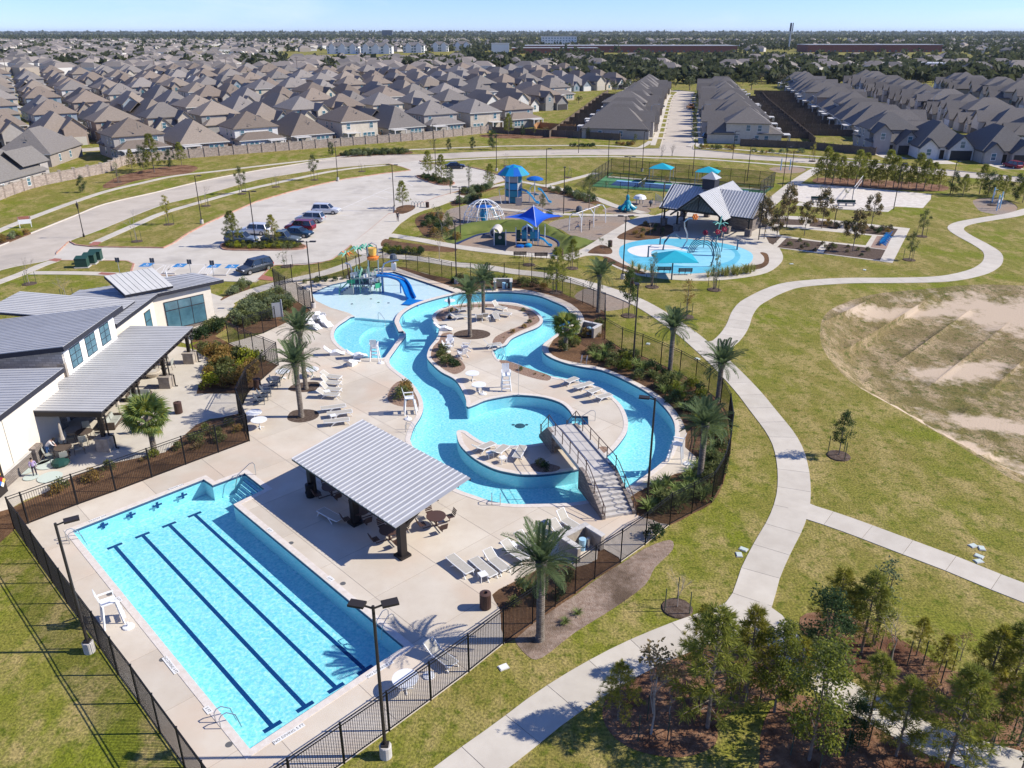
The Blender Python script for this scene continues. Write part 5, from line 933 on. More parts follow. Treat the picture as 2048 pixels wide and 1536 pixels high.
for i, ((px, py), w_) in enumerate(SETS):
    p = G(px, py, .03); ptable(p, 'round dark patio table '+w_)
    for k in range(4): t_ = k*PI/2+.5+i; pchair((p.x+math.cos(t_)*.95, p.y+math.sin(t_)*.95, .03), t_+PI, 'woven patio chair, %s clockwise round the table %s' % (ordw(4-k), w_))
for px, py, lb in ((152, 868, 'tan cast stone fire bowl table under near end of patio roof'), (306, 752, 'tan cast stone fire bowl table at far end of patio')):
    o = Tn('fire_table', lb, 'fire table', px, py, group='cast stone fire tables'); M().lathe([(.5, 0), (.72, .3), (.78, .45), (.7, .5)], n=24).o('bowl', K['tan'], o); M().cyl((0, 0, .44), .4, .07, 20).o('burner', K['conc'], o)
def sofa(px, py, a, label):
    o = Tn('patio_sofa', label, 'sofa', px, py, a, group='sage cushioned patio sofas'); M().b(-.85, .85, -.4, .4, .08, .3).o('frame', K['wicker'], o); M().b(-.85, .85, .34, .44, .3, .8).o('backrest', K['wicker'], o)
    for x in (-.42, .42): M().b(x-.4, x+.4, -.38, .3, .31, .45).o('cushion', K['cush'], o); M().box((x, .27, .62), (.72, .14, .4), rx=-.15).o('pillow', K['cush'], o)
    for x in (-.9, .9): M().b(x-.06, x+.06, -.4, .42, .05, .62).o('arm_rest', K['wicker'], o)
for a in ((280, 800, .1, 'sage cushioned sofa beside the third patio pier'), (228, 850, 1.7, 'sage cushioned sofa under the patio roof near middle'), (255, 772, .2, 'sage cushioned sofa deep under the patio roof')): sofa(*a)
def closed_umbrella(px, py, label):
    o = Tn('patio_umbrella', label, 'umbrella', px, py, group='folded patio umbrellas'); M().cyl((0, 0, 0), .025, 2.5, 8).o('pole', K['wicker'], o); M().lathe([(.02, 2.5), (.09, 2.3), (.13, 1.6), (.2, 1.15), (.12, 1.1)], n=8).o('canopy', K['tan'], o); M().lathe([(.28, 0), (.25, .08), (.05, .1)], n=14).o('base', K['wicker'], o)
closed_umbrella(133, 906, 'folded tan umbrella standing through the table near the people'); closed_umbrella(242, 838, 'folded tan umbrella near the middle of the patio')
for i, (px, py, r) in enumerate(((78, 920, .9), (95, 930, .75), (100, 955, .8), (50, 942, .6), (62, 955, .5))):
    o = Tn('glass_table', ['large pale glass disc behind the bending person', 'pale glass disc beside the child', 'pale round glass disc near the mulch bed', 'small pale glass disc by the club house corner', 'smallest pale glass disc at the child\'s feet'][i], 'glass disc', px, py, group='pale glass discs on patio'); M().cyl((0, 0, .04), r, .012, 28).o('glass_top', K['lid'], o); M().cyl((0, 0, 0), .12, .04, 12).o('foot', K['grey'], o)
o = Tn('covered_bundle', 'dark green covered bundle on ground beside rust shrubs', 'bundle', 122, 930); M().lathe([(.5, 0), (.62, .18), (.55, .38), (.3, .5), (.05, .52)], n=10).o('cover', K['dkgreen'], o); M().bar((.1, 0, .4), (.5, .4, .5), .1).o('strap', K['black'], o)
# ---- small site things
for i, (px, py) in enumerate(((1007, 1335), (1478, 1110), (1487, 1099), (1946, 1092), (1963, 1097), (1958, 1113), (1957, 1123), (1296, 688), (1395, 718), (1583, 528), (1729, 540))):
    o = Tn('utility_lid', ['white utility lid in grass below the nearest palm', 'left of two pale lids in grass beside the walking path', 'right of two pale lids in grass beside the walking path', 'top left lid of the cluster near the fork path', 'top right lid of the cluster near the fork path', 'third lid of the cluster near the fork path', 'nearest lid of the cluster beside fork path', 'white lid in grass just outside the river fence', 'pale lid in grass where the paths meet', 'white lid in lawn right of the splash pad', 'white lid in lawn below the garden walk'][i], 'utility lid', px, py, .5+i, 0, 'utility lids'); M().box((0, 0, .03), (.42, .3, .08)).o('lid', K['lid'] if i else K['pwhite'], o); M().box((0, 0, .01), (.5, .38, .06)).o('rim', K['conc'], o)
for i, (px, py) in enumerate(((166, 534), (181, 527), (193, 520))):
    o = Tn('transformer_box', 'dark green utility cabinet, %s of three on the entrance lawn' % ['nearest', 'middle', 'farthest'][i], 'utility cabinet', px, py, .15, 0, 'green utility cabinets'); M().b(-.75, .75, -.55, .5, .1, 1.25).o('cabinet', K['padgreen'], o); M().slab([(-.78, -.58, 1.2), (.78, -.58, 1.2), (.78, .55, 1.42), (-.78, .55, 1.42)], .06).o('lid', K['padgreen'], o); M().b(-.9, .9, -.7, .65, 0, .1).o('base', K['conc'], o)
o = Tn('bike_rack', 'dark bike rack of looped hoops by the car park corner', 'bike rack', 826, 414, .15)
for k in range(4): M().tube([(k*.55+.32*math.cos(a), 0, .0+.95*math.sin(a)) for a in np.linspace(0, PI, 9)], .035, 6).o('hoop', K['navypipe'], o)
for i, (px, py) in enumerate(((240, 548), (309, 549), (383, 552), (428, 554))):
    o = Tn('parking_sign', 'double parking sign on a post, %s from left by club house bays' % ordw(i+1), 'sign', px, py, 0, 0, 'accessible parking signs'); M().cyl((0, 0, 0), .04, 2.1, 6).o('post', K['galv'], o); M().b(-.28, -.03, -.03, 0, 1.55, 2.15).o('plate', K['slate'], o); M().b(.03, .28, -.03, 0, 1.55, 2.15).o('plate', K['slate'], o)
for i, (px, py) in enumerate(((337, 548), (401, 549.5), (440, 551))): o = Tn('wheel_stop', 'concrete wheel stop, %s from left behind the club house' % ordw(i+1), 'wheel stop', px, py, -.02, -.11, 'concrete wheel stops'); M().slab([(-.85, -.08, .13), (.85, -.08, .13), (.85, .08, .13), (-.85, .08, .13)], .13).o('block', K['conc'], o); M().b(-.9, .9, -.1, .1, 0, .05).o('foot', K['conc'], o)
# markings of the lot
mk = M(); lz = -.109
def line(a, b, w=.1):
    w *= 1.7
    a, b = G(*a), G(*b); mk.cur = 0; d = (b-a).normalized(); n = Vector((-d.y, d.x, 0))*w/2; mk.add([(p.x, p.y, lz) for p in (a-n, b-n, b+n, a+n)], [(0, 1, 2, 3)])
for x0, x1 in ((270, 246), (330, 300), (352, 322), (412, 395), (436, 420), (466, 452), (497, 484)): line((x0, 527), (x1, 547))
for k in range(6): line((332+k*7, 528), (322+k*3, 546), .07); line((412+k*5, 528), (402+k*4, 547), .07)
line((270, 527), (520, 528), .08)
for k in range(9): line((640+k*21, 436-k*9.3), (690+k*17, 440-k*8.6))
for k in range(11): line((548+k*26, 424-k*6.6), (604+k*23, 426-k*6.9))
line((600, 452), (780, 374), .1)
for px, py in ((293, 528), (360, 529), (428, 530), (464, 531)):
    c = G(px, py); mk.cur = 1; mk.add([(c.x+x, c.y+y, lz+.001) for x, y in ((-.75, -.9), (.75, -.9), (.75, .9), (-.75, .9))], [(0, 1, 2, 3)]); mk.cur = 0
    mk.add([(c.x+.42*math.cos(a)*.8, c.y-.15+.42*math.sin(a), lz+.003) for a in np.linspace(-2.6, .9, 8)]+[(c.x+.28*math.cos(a)*.8, c.y-.15+.28*math.sin(a), lz+.003) for a in np.linspace(-2.6, .9, 8)], [(i, i+1, 9+i, 8+i) for i in range(7)]); mk.add([(c.x+x, c.y+y, lz+.003) for x, y in ((-.12, 0), (.02, 0), (-.06, .6), (-.2, .6))], [(0, 1, 2, 3)])
mk.o('markings', [K['paint'], K['adablue']], OB['parking_lot'])
for q in ([(178, 491), (187, 484), (203, 484), (196, 491)], [(97, 521), (109, 517), (124, 518), (114, 524)], [(195, 549), (203, 545), (232, 547), (228, 552)], [(515, 559), (525, 550), (548, 556), (545, 562)]): M().prism([G2(p) for p in q], .03, .042).o('tactile_ramp', K['ramp'], OB['path:11'])
o = Tn('notice_board', 'red and white notice board on posts beside the road at left', 'sign', 52, 455, .5, 0); M().b(-.9, .9, -.04, .04, .6, 1.7).o('panel', K['white'], o); M().b(-.9, .9, -.05, .05, 1.3, 1.75).o('header', K['ramp'], o)
for x in (-.8, .8): M().b(x-.05, x+.05, -.05, .05, 0, 1.75).o('post', K['white'], o)
# stone pump enclosures
def alcove(px, py, a, label, s=1.0):
    o = Tn('pump_enclosure', label, 'enclosure', px, py, a, group='open stone pump enclosures', s=s); M().b(-1.1, 1.1, .55, .8, 0, 1.0).o('wall', K['stone'], o)
    for x in (-1.1, .85): M().b(x, x+.25, -.8, .55, 0, 1.0).o('wall', K['stone'], o)
    M().b(-1.15, 1.15, .5, .85, 1.0, 1.07).o('cap', K['limestone'], o)
    for x in (-1.15, .8): M().b(x, x+.35, -.85, .5, 1.0, 1.07).o('cap', K['limestone'], o)
    M().cyl((.1, 0, 0), .22, .75, 12).o('tank', K['skyblue'], o); M().cyl((.5, -.1, 0), .12, .7, 10).o('pipe', K['steel'], o)
alcove(1162, 1100, .7, 'stone pump enclosure behind the nearest palm by the fence'); alcove(1176, 668, -.6, 'stone pump enclosure beside the fan palm on the river bank'); alcove(1006, 577, 0, 'stone pump enclosure in the shrub bed above the river')
# tree guard style flag pole of the round pool
o = Tn('spray_pole', 'thin tall white pole beside the round pool', 'pole', 1037, 790); M().cyl((0, 0, 0), .012, 3.2, 5).o('pole', K['galv'], o); M().cyl((0, 0, 0), .12, .03, 10).o('foot', K['galv'], o)
o = Tn('pool_drain', 'dark round drain on the floor of the round pool', 'drain', 1040, 852, 0, -1.098); M().lathe([(.42, 0), (.42, .03), (.1, .05)], n=14).o('grate', K['slate'], o)
for s_ in (-1, 1): M().cyl((s_*.55, .2, 0), .13, .03, 8).o('jet', K['slate'], o)
o = Tn('heron_post', 'thin post with dark bird-shaped top on the island', 'post', 899, 637); M().cyl((0, 0, 0), .03, 1.6, 6).o('post', K['galv'], o); M().lathe([(.02, 1.5), (.13, 1.8), (.14, 2.1), (.03, 2.5)], n=8).o('fin', K['navypipe'], o); M().lathe([(.3, 0), (.1, .35), (.03, .4)], n=8).o('skirt', K['dkbrown'], o)
# ================================================================= play equipment
def arc(n, r, a0, a1, f): return [f(r*math.cos(a), r*math.sin(a)) for a in np.linspace(a0, a1, n)]
o = Tn('climbing_dome', 'white tubular climbing dome with blue nets and ladders', 'climbing frame', 968, 443, 0, 0); RD = 3.4
for k in range(6):
    t_ = k*PI/6+.2; M().tube(arc(15, 1, 0, PI, lambda c, s_: (RD*c*math.cos(t_), RD*c*math.sin(t_), 3.6*s_)), .06, 6).o('arch', K['pwhite'], o)
for z in (1.3, 2.6): r = RD*math.sqrt(1-(z/3.6)**2); M().tube([(r*math.cos(a), r*math.sin(a), z) for a in np.linspace(0, 2*PI, 25)], .045, 6).o('ring', K['pwhite'], o)
for k in range(7):
    t_ = k*.45-2.6; c, s_ = math.cos(t_), math.sin(t_); q = M()
    for w in (-.35, .35): q.bar((c*3.0-s_*w, s_*3.0+c*w, 0), (c*1.2-s_*w, s_*1.2+c*w, 2.3), .06)
    for j in range(6): f = j/6; q.bar((c*(3-1.8*f)-s_*.35, s_*(3-1.8*f)+c*.35, 2.3*f+.15), (c*(3-1.8*f)+s_*.35, s_*(3-1.8*f)-c*.35, 2.3*f+.15), .05)
    q.o('ladder', K[['pwhite', 'grey', 'teal'][k % 3]], o)
M().lathe([(1.3, 2.3), (1.3, 2.5), (.3, 2.7)], n=10).o('platform', K['royal'], o); M().lathe([(.5, .2), (.7, 1.2), (.5, 2.2)], n=8).o('net_core', K['bright'], o)
q = M(); q.tube([(-3.2, -.5, .1), (-4.2, -.6, .5), (-5.0, -.6, .9)], .06, 6); q.tube([(-3.2, .2, .1), (-4.4, .3, .2), (-5.1, .1, .1)], .06, 6); q.o('side_rail', K['slate'], o)
# tall play tower
o = Tn('play_tower', 'tall teal play tower with striped blue umbrella roof', 'play tower', 1027, 404, 0, 0); 
for k in range(6): t_ = k*PI/3; M().cyl((1.5*math.cos(t_), 1.5*math.sin(t_), 0), .07, 5.6, 8).o('post', K['pwhite'], o)
for k in range(12):
    a, b = k*PI/6, (k+1)*PI/6; M().slab([(2.9*math.cos(a), 2.9*math.sin(a), 5.0), (2.9*math.cos(b), 2.9*math.sin(b), 5.0), (1.5*math.cos(b), 1.5*math.sin(b), 6.3), (1.5*math.cos(a), 1.5*math.sin(a), 6.3)], .05).o('roof_panel', K[['royal', 'teal', 'bright'][k % 3]], o); M().slab([(1.5*math.cos(a), 1.5*math.sin(a), 6.3), (1.5*math.cos(b), 1.5*math.sin(b), 6.3), (0, 0, 6.7)], .05).o('roof_panel', K[['royal', 'teal', 'bright'][(k+1) % 3]], o)
for z in (1.0, 2.3, 3.6):
    M().lathe([(1.45, z), (1.45, z+.08)], n=6).o('floor', K['navypipe'], o)
    for k in range(6): t_ = k*PI/3+PI/6; M().box((1.27*math.cos(t_), 1.27*math.sin(t_), z+.65), (.05, 1.3, 1.1), rz=t_).o('panel', K[['teal', 'teal', 'bright', 'grey'][(k+int(z)) % 4]], o)
M().cyl((0, 0, 0), .9, 3.8, 12).o('climbing_tube', K['teal'], o); M().tube([(-1.3, -.8, 0), (-2.2, -1.6, .0), (-2.6, -1.6, 2.5), (-1.4, -.6, 2.6)], .05, 6).o('climbing_arch', K['pwhite'], o); M().box((.9, -3.2, .7), (1.1, .12, 1.4)).o('play_wall', K['tan'], o)
q = M(); pth = [(1.3, -.6, 2.3), (2.4, -1.0, 2.0), (3.3, -1.6, 1.2), (4.0, -2.2, .4), (4.6, -2.6, .25)]
for w in (-.3, .3): q.tube([(x, y+w, z+.2) for x, y, z in pth], .09, 6)
for a, b in zip(pth, pth[1:]): q.slab([(a[0], a[1]-.3, a[2]), (b[0], b[1]-.3, b[2]), (b[0], b[1]+.3, b[2]), (a[0], a[1]+.3, a[2])], .04)
q.o('slide', K['bright'], o); M().bar((1.4, 0, 1.6), (4.2, .3, 1.5), .5, .06).o('walkway', K['navypipe'], o)
o = Tn('play_umbrella', 'round blue play umbrella on a white post beside the play tower', 'play umbrella', 1069, 404, 0, 0); M().cyl((0, 0, 0), .08, 4.3, 8).o('post', K['pwhite'], o); M().lathe([(1.55, 4.0), (1.5, 4.2), (.8, 4.5), (.05, 4.65)], n=14).o('canopy', K['royal'], o); M().tube([(-1.0, -.3, 0), (-.8, -.3, 2.6), (-.2, 0, 3.1), (0, 0, 3.1)], .06, 6).o('arch', K['pwhite'], o); M().lathe([(.5, 1.3), (.5, 1.4)], (0.3, 0, 0), n=8).o('deck', K['teal'], o)
q = M(); pth = [(.6, 0, 2.3), (1.2, -.3, 2.1), (1.9, -.8, 1.2), (2.5, -1.3, .3), (3.0, -1.6, .2)]
for w in (-.28, .28): q.tube([(x, y+w, z+.18) for x, y, z in pth], .1, 6)
for a, b in zip(pth, pth[1:]): q.slab([(a[0], a[1]-.28, a[2]), (b[0], b[1]-.28, b[2]), (b[0], b[1]+.28, b[2]), (a[0], a[1]+.28, a[2])], .04)
q.o('slide', K['bright'], o)
# sail over small play structure
o = Tn('shade_sail', 'royal blue four-pointed shade sail on a central mast', 'shade sail', 1066, 487, 0, 0); M().cyl((0, 0, 0), .1, 5.6, 10).o('mast', K['pwhite'], o)
TP = (0, 0, 5.5); CR = [(-4.2, .6, 3.7), (.3, -4.6, 3.4), (4.4, .4, 3.9), (-.3, 4.6, 3.6)]
for k in range(4):
    a, b = Vector(CR[k]), Vector(CR[(k+1) % 4]); tp = Vector(TP); n = 6; q = M(); g = {}
    for i in range(n+1):
        for j in range(n+1):
            e = a.lerp(b, j/n)*1.0; e = e*(1-.42*4*(j/n)*(1-j/n)*.55); e.z = a.z+(b.z-a.z)*j/n+.5*4*(j/n)*(1-j/n)*.6; p = tp.lerp(e, i/n); p.z -= .55*math.sin(PI*i/n); g[i, j] = p
    q.add([g[i, j] for i in range(n+1) for j in range(n+1)], [(i*(n+1)+j, (i+1)*(n+1)+j, (i+1)*(n+1)+j+1, i*(n+1)+j+1) for i in range(n) for j in range(n)]); q.o('sail_panel', K['bluefab'], o, True)
    M().bar(TP, CR[k], .05).o('stay', K['pwhite'], o)
o = Tn('play_structure', 'small teal play structure with panels and slide under the shade sail', 'play structure', 1062, 488, 0, -.05)
for x, y in ((-2.2, -.8), (-2.2, .8), (-.6, -.8), (-.6, .8), (1.0, -.8), (1.0, .8), (2.0, 0)): M().cyl((x, y, 0), .06, 2.9 if x > -1 else 2.3, 6).o('post', K['pwhite'], o)
for x in (-1.4, .2): M().b(x-.8, x+.8, -.8, .8, .9, 1.0).o('floor', K['navypipe'], o)
for x, m_ in ((-1.9, 'dkgreen'), (-1.0, 'teal'), (.2, 'teal'), (.9, 'bright')): M().b(x-.35, x+.35, -.84, -.78, 1.0, 2.0).o('panel', K[m_], o); M().b(x-.35, x+.35, .78, .84, .2, 1.9).o('panel', K[m_], o)
q = M(); pth = [(1.0, -.3, 1.0), (1.8, -.8, .8), (2.5, -1.4, .2), (3.0, -1.7, .12)]
for w in (-.26, .26): q.tube([(x, y+w, z+.15) for x, y, z in pth], .09, 6)
for a, b in zip(pth, pth[1:]): q.slab([(a[0], a[1]-.26, a[2]), (b[0], b[1]-.26, b[2]), (b[0], b[1]+.26, b[2]), (a[0], a[1]+.26, a[2])], .04)
q.o('slide', K['bright'], o); M().lathe([(.5, 0), (.55, .3), (.2, .5)], (-.4, -1.6, 0), n=10).o('seat_pod', K['bright'], o); M().lathe([(.6, 0), (.6, .25), (.2, .35)], (-1.6, -1.7, 0), n=10).o('seat_pod', K['royal'], o)
o = Tn('activity_board', 'dark green activity panel between white posts left of the shade sail', 'play panel', 1000, 491, 0, -.05); M().b(-.75, .75, -.05, .05, .1, 1.8).o('panel', K['dkgreen'], o)
for x in (-.85, .85): M().cyl((x, 0, 0), .06, 2.3, 6).o('post', K['pwhite'], o)
M().lathe([(.25, -.02), (.25, .02)], n=10).o('dial', K['tan'], o).matrix_local = Matrix.Translation((0, -.07, 1.2)) @ Matrix.Rotation(PI/2, 4, 'X')
o = Tn('crawl_tunnel', 'grey concrete crawl tunnel poking out of the turf mound', 'crawl tunnel', 989, 467, 0, .5); q = M(); q.tube([(0, -.7, .2), (.5, 1.6, .35)], [.75, .75], 16, False); q.tube([(0, -.7, .2), (.5, 1.6, .35)], [.6, .6], 16, False)
q.add([(r*math.cos(a), -.7, .2+r*math.sin(a)) for r in (.6, .75) for a in np.linspace(0, 2*PI, 17)], [(i, i+1, 18+i, 17+i) for i in range(16)]); q.o('tube', K['conc'], o); M().lathe([(.9, -.3), (.8, -.1)], (0.1, .3, 0), n=14).o('collar', K['bluerub'], o)
o = Tn('crawl_tunnel', 'second grey tunnel arch behind the small play structure', 'crawl tunnel', 1055, 466, 0, .4); M().tube([(-.8, 0, 0), (-.75, 0, .7), (0, 0, 1.25), (.75, 0, .7), (.8, 0, 0)], .14, 8).o('arch', K['skyblue'], o); M().b(-.7, .7, .1, .8, 0, .9).o('hollow', K['bluerub'], o)
# swings
s0, s1 = G(1150, 462), G(1199, 443); d = s1-s0; o = thing('swing_set', 'white arched swing set on the play gravel', 'swing set', (s0.x, s0.y, -.05), math.atan2(d.y, d.x)); Ls = d.length; xs = [0, Ls*.5, Ls]
for x in xs: M().tube([(x, -1.1, 0), (x, -1.0, 2.2), (x, -.5, 2.75), (x, .5, 2.75), (x, 1.0, 2.2), (x, 1.1, 0)], .07, 7).o('arch', K['pwhite'], o)
M().tube([(0, 0, 2.75), (Ls, 0, 2.75)], .06, 7).o('top_bar', K['pwhite'], o)
for x in (Ls*.15, Ls*.34, Ls*.66, Ls*.85):
    sw = M().box((x, 0, .5), (.5, .25, .05)).o('swing_seat', K['black'], o)
    for w in (-.22, .22): M().bar((x+w, 0, .5), (x+w, 0, 2.72), .02).o('chain', K['galv'], sw)
o = Tn('octopus_spinner', 'turquoise octopus-shaped spinner on round gravel', 'spinner', 1254, 422, 0, -.05); M().lathe([(.2, 0), (.25, .5), (.55, .7), (.7, 1.2), (.5, 1.7), (.28, 1.9), (.34, 2.4), (.2, 2.75), (.02, 2.85)], n=14).o('body', K['teal'], o)
for k in range(8): t_ = k*PI/4; M().tube([(.4*math.cos(t_), .4*math.sin(t_), 1.1), (.9*math.cos(t_), .9*math.sin(t_), .7), (1.35*math.cos(t_), 1.35*math.sin(t_), .45), (1.6*math.cos(t_+.2), 1.6*math.sin(t_+.2), .6)], [.32, .3, .28, .2], 7).o('arm', K['teal'], o)
o = Tn('toadstool_seat', 'white toadstool canopy on posts in the sensory garden', 'toadstool', 1279, 408, 0, -.05); M().lathe([(.05, .9), (1.2, 1.0), (.9, 1.5), (.1, 1.75)], n=14).o('cap', K['pwhite'], o)
for x in (-.6, 0, .6): M().cyl((x, .1*x, 0), .08, .95, 6).o('leg', K['galv'], o)
o = Tn('music_panel', 'tall grey chime panel in the sensory garden', 'chime panel', 1313, 410, .2, -.05)
for k in range(5): M().cyl((k*.22, 0, .3), .07, 1.6-.12*k, 8).o('chime', K['galv'], o)
for x in (-.25, 1.15): M().cyl((x, 0, 0), .06, 2.1, 6).o('post', K['grey'], o)
o = Tn('spring_rider', 'dark spring rider in the sensory garden', 'spring rider', 1301, 413, .3, -.05); M().lathe([(.15, 0), (.08, .2), (.15, .4)], n=8).o('spring', K['black'], o); M().lathe([(.1, .4), (.4, .6), (.35, .9), (.1, 1.1)], n=8).o('seat', K['slate'], o); M().bar((.2, 0, .9), (.4, 0, 1.4), .1).o('handle', K['slate'], o)
o = Tn('boulder', 'black boulder seat beside the swing path', 'boulder', 1158, 424, .4, 0); M().lathe([(.5, 0), (.6, .4), (.45, .9), (.1, 1.1)], n=9).o('rock', K['slate'], o)
# courts: tall mesh fence, canopies, nets
def mesh_fence(label, pts, h, px=True):
    w = [G2(p) for p in pts] if px else pts; o = thing('court_fence', label, 'fence', (*w[0], 0), group='tall court fences'); b0 = w[0]
    for a, b in zip(w, w[1:]):
        n = max(1, round(math.dist(a, b)/3)); 
        for k in range(n+1): x, y = a[0]+(b[0]-a[0])*k/n-b0[0], a[1]+(b[1]-a[1])*k/n-b0[1]; M().cyl((x, y, 0), .045, h, 6).o('post', K['black'], o)
        A, B = (a[0]-b0[0], a[1]-b0[1]), (b[0]-b0[0], b[1]-b0[1])
        for z in (.1, h*.5, h-.05): M().bar((*A, z), (*B, z), .05).o('rail', K['black'], o)
        M().add([(*A, .05), (*B, .05), (*B, h-.05), (*A, h-.05)], [(0, 1, 2, 3)]).o('mesh_screen', K['chain'], o)
ck = bpy.data.materials.new('chain link mesh'); ck.use_nodes = True; t = ck.node_tree; N = t.nodes; tr = N.new('ShaderNodeBsdfTransparent'); ms = N.new('ShaderNodeMixShader'); ms.inputs['Fac'].default_value = .42; t.links.new(tr.outputs[0], ms.inputs[1]); t.links.new(N['Principled BSDF'].outputs[0], ms.inputs[2]); t.links.new(ms.outputs[0], N['Material Output'].inputs['Surface']); N['Principled BSDF'].inputs['Base Color'].default_value = (.012, .015, .015, 1); N['Principled BSDF'].inputs['Roughness'].default_value = .9; K['chain'] = ck
mesh_fence('tall black mesh fence on near side of the blue sports courts', [COURT[0], COURT[3]], 1.3); mesh_fence('tall black mesh fence at left end of the sports courts', [COURT[0], COURT[1]], 3.0); mesh_fence('tall black mesh fence at right end of the sports courts', [COURT[2], COURT[3]], 3.0); mesh_fence('tall black mesh fence on far side of the sports courts', [COURT[1], COURT[2]], 3.0)
mesh_fence('low black mesh fence between the courts and their far lawn', [lerpq(CQ, .02, .62), lerpq(CQ, .98, .62)], 1.2, False)
def canopy(loc, a, label, w=4.6, d=3.6, h=2.7, m='tealfab', rise=1.0):
    o = thing('shade_canopy', label, 'shade canopy', loc, a, 'turquoise pyramid canopies'); c = [(-w/2, -d/2), (w/2, -d/2), (w/2, d/2), (-w/2, d/2)]
    for k in range(4): a_, b_ = c[k], c[(k+1) % 4]; M().slab([(*a_, h), (*b_, h), (0, 0, h+rise)], .03).o('canopy_panel', K[m], o); M().cyl((a_[0]*.93, a_[1]*.93, 0), .06, h+.05, 6).o('post', K['galv'], o)
    M().b(-w/2+.6, w/2-.6, -.2, .2, .4, .46).o('bench_seat', K['galv'], o)
for i, f in enumerate((.36, .64)): p = lerpq(CQ, f, .69); canopy((*p, .03), math.atan2(CQ[3][1]-CQ[0][1], CQ[3][0]-CQ[0][0]), 'turquoise pyramid canopy, %s of two behind the sports courts' % ('left', 'right')[i])
for i, f in enumerate((.28, .72)):
    a, b = lerpq(CQ, f, .1), lerpq(CQ, f, .58); o = thing('court_net', 'white tape net across the %s blue court' % ('left', 'right')[i], 'net', (*a, .02), 0, 'court nets'); v = (b[0]-a[0], b[1]-a[1]); M().bar((0, 0, .86), (*v, .86), .05, .08).o('tape', K['white'], o); M().add([(0, 0, .05), (*v, .05), (*v, .82), (0, 0, .82)], [(0, 1, 2, 3)]).o('net', K['chain'], o)
    for p in ((0, 0), v): M().cyl((*p, 0), .05, .95, 6).o('post', K['black'], o)
# volleyball net, benches of the sand court, fitness posts
a, b = G(1704, 401), G(1723, 375); o = thing('volleyball_net', 'white volleyball net with dark posts on the sand court', 'net', (a.x, a.y, 0)); v = b-a
for p in ((0, 0), (v.x, v.y)): M().cyl((*p, -.03), .07, 2.7, 6).o('post', K['slate'], o)
M().bar((0, 0, 2.4), (v.x, v.y, 2.4), .05, .08).o('top_tape', K['white'], o); M().bar((0, 0, 1.5), (v.x, v.y, 1.5), .04, .06).o('bottom_tape', K['white'], o)
for k in range(1, 9): f = k/9; M().bar((v.x*f, v.y*f, 1.5), (v.x*f, v.y*f, 2.4), .02).o('net_cord', K['white'], o)
for i, (px, py) in enumerate(((1640, 404), (1692, 411))):
    o = Tn('concrete_bench', 'long dark bench with low back, %s of two beside the sand court' % ('left', 'right')[i], 'bench', px, py, -.12, .03, 'sand court benches'); M().b(-1.6, 1.6, -.25, .25, .38, .5).o('seat', K['slate'], o); M().b(-1.6, 1.6, .3, .38, .5, .95).o('backrest', K['padgreen'], o)
    for x in (-1.3, 0, 1.3): M().b(x-.1, x+.1, -.2, .3, 0, .38).o('leg', K['conc'], o)
for i, (px, py, h) in enumerate(((1984, 404, 2.6), (1993, 421, 2.7), (1999, 417, 2.9), (1561, 341, 2.6), (1579, 340, 2.4))):
    o = Tn('fitness_post', ['pale blue fitness post at the left of the far right gravel pad', 'pale blue fitness post at the front of the far right gravel pad', 'pale blue fitness post at the right of the far right gravel pad', 'pale blue fitness post by the road beyond the courts', 'second pale blue fitness post by the road beyond the courts'][i], 'fitness post', px, py, .4*i, -.05, 'fitness posts'); M().cyl((0, 0, 0), .11, h, 8).o('post', K['skyblue'], o); M().bar((0, 0, h*.85), (.7, .2, h*.85), .06).o('bar', K['skyblue'], o); M().box((0, -.12, h*.6), (.35, .04, .5)).o('panel', K['pwhite'], o)
# ================================================================= water play tower on the beach entry pool
WZ = -.17
o = Tn('water_play_tower', 'water play tower with tipping bucket green nets and sprayers', 'water play tower', 735, 585, 0, WZ)
for x, y, h in ((.4, -.3, 5.3), (1.5, .0, 5.3)): M().cyl((x, y, 0), .09, h, 10).o('bucket_post', K['steel'], o)
M().tube([(.4, -.3, 5.3), (.5, -.25, 5.8), (.95, -.15, 6.05), (1.4, -.05, 5.8), (1.5, 0, 5.3)], .07, 8).o('bucket_arch', K['steel'], o)
bk = M().lathe([(.38, 4.55), (.5, 5.4), (.52, 5.45), (.44, 5.4)], (.95, -.15, 0), n=16).o('bucket', K['yellow'], o); M().lathe([(.62, 4.1), (.72, 4.4), (.6, 4.5)], (.95, -.15, 0), n=16).o('bucket_bowl', K['orange'], o)
rr = random.Random(3)
for k in range(9):
    x, y = -1.7+rr.random()*3.2, -.6+rr.random()*2.6; M().cyl((x, y, 0), .05, 2.2+rr.random()*.9, 6).o('post', K['mint'], o)
for z in (1.1, 1.9): M().b(-1.8, 1.4, -.6, 1.9, z, z+.06).o('platform', K['grey'], o)
for k in range(26):
    x, y, z = -1.8+rr.random()*3.4, -.8+rr.random()*2.8, .2+rr.random()*2.4; a = rr.choice((0, PI/2, .7)); M().box((x, y, z), (.5+rr.random()*.5, .03, .3+rr.random()*.5), rz=a).o('spray_panel', K[rr.choice(('mint', 'grey', 'green', 'skyblue', 'dkgreen', 'steel', 'pwhite'))], o)
for k in range(16): x, y = -1.9+rr.random()*3.5, -.9+rr.random()*2.9; M().tube([(x, y, rr.random()), (x+rr.uniform(-.3, .3), y+.3, 1.3), (x+rr.uniform(-.6, .6), y, 1.4+rr.random()*1.6)], .028, 5).o('pipe', K[rr.choice(('steel', 'green', 'grey', 'navypipe'))], o)
st = M()
for k in range(5): st.b(-3.0+k*.3, -2.7+k*.3, -.9, -.1, 0, .22*(k+1))
st.o('stair', K['grey'], o)
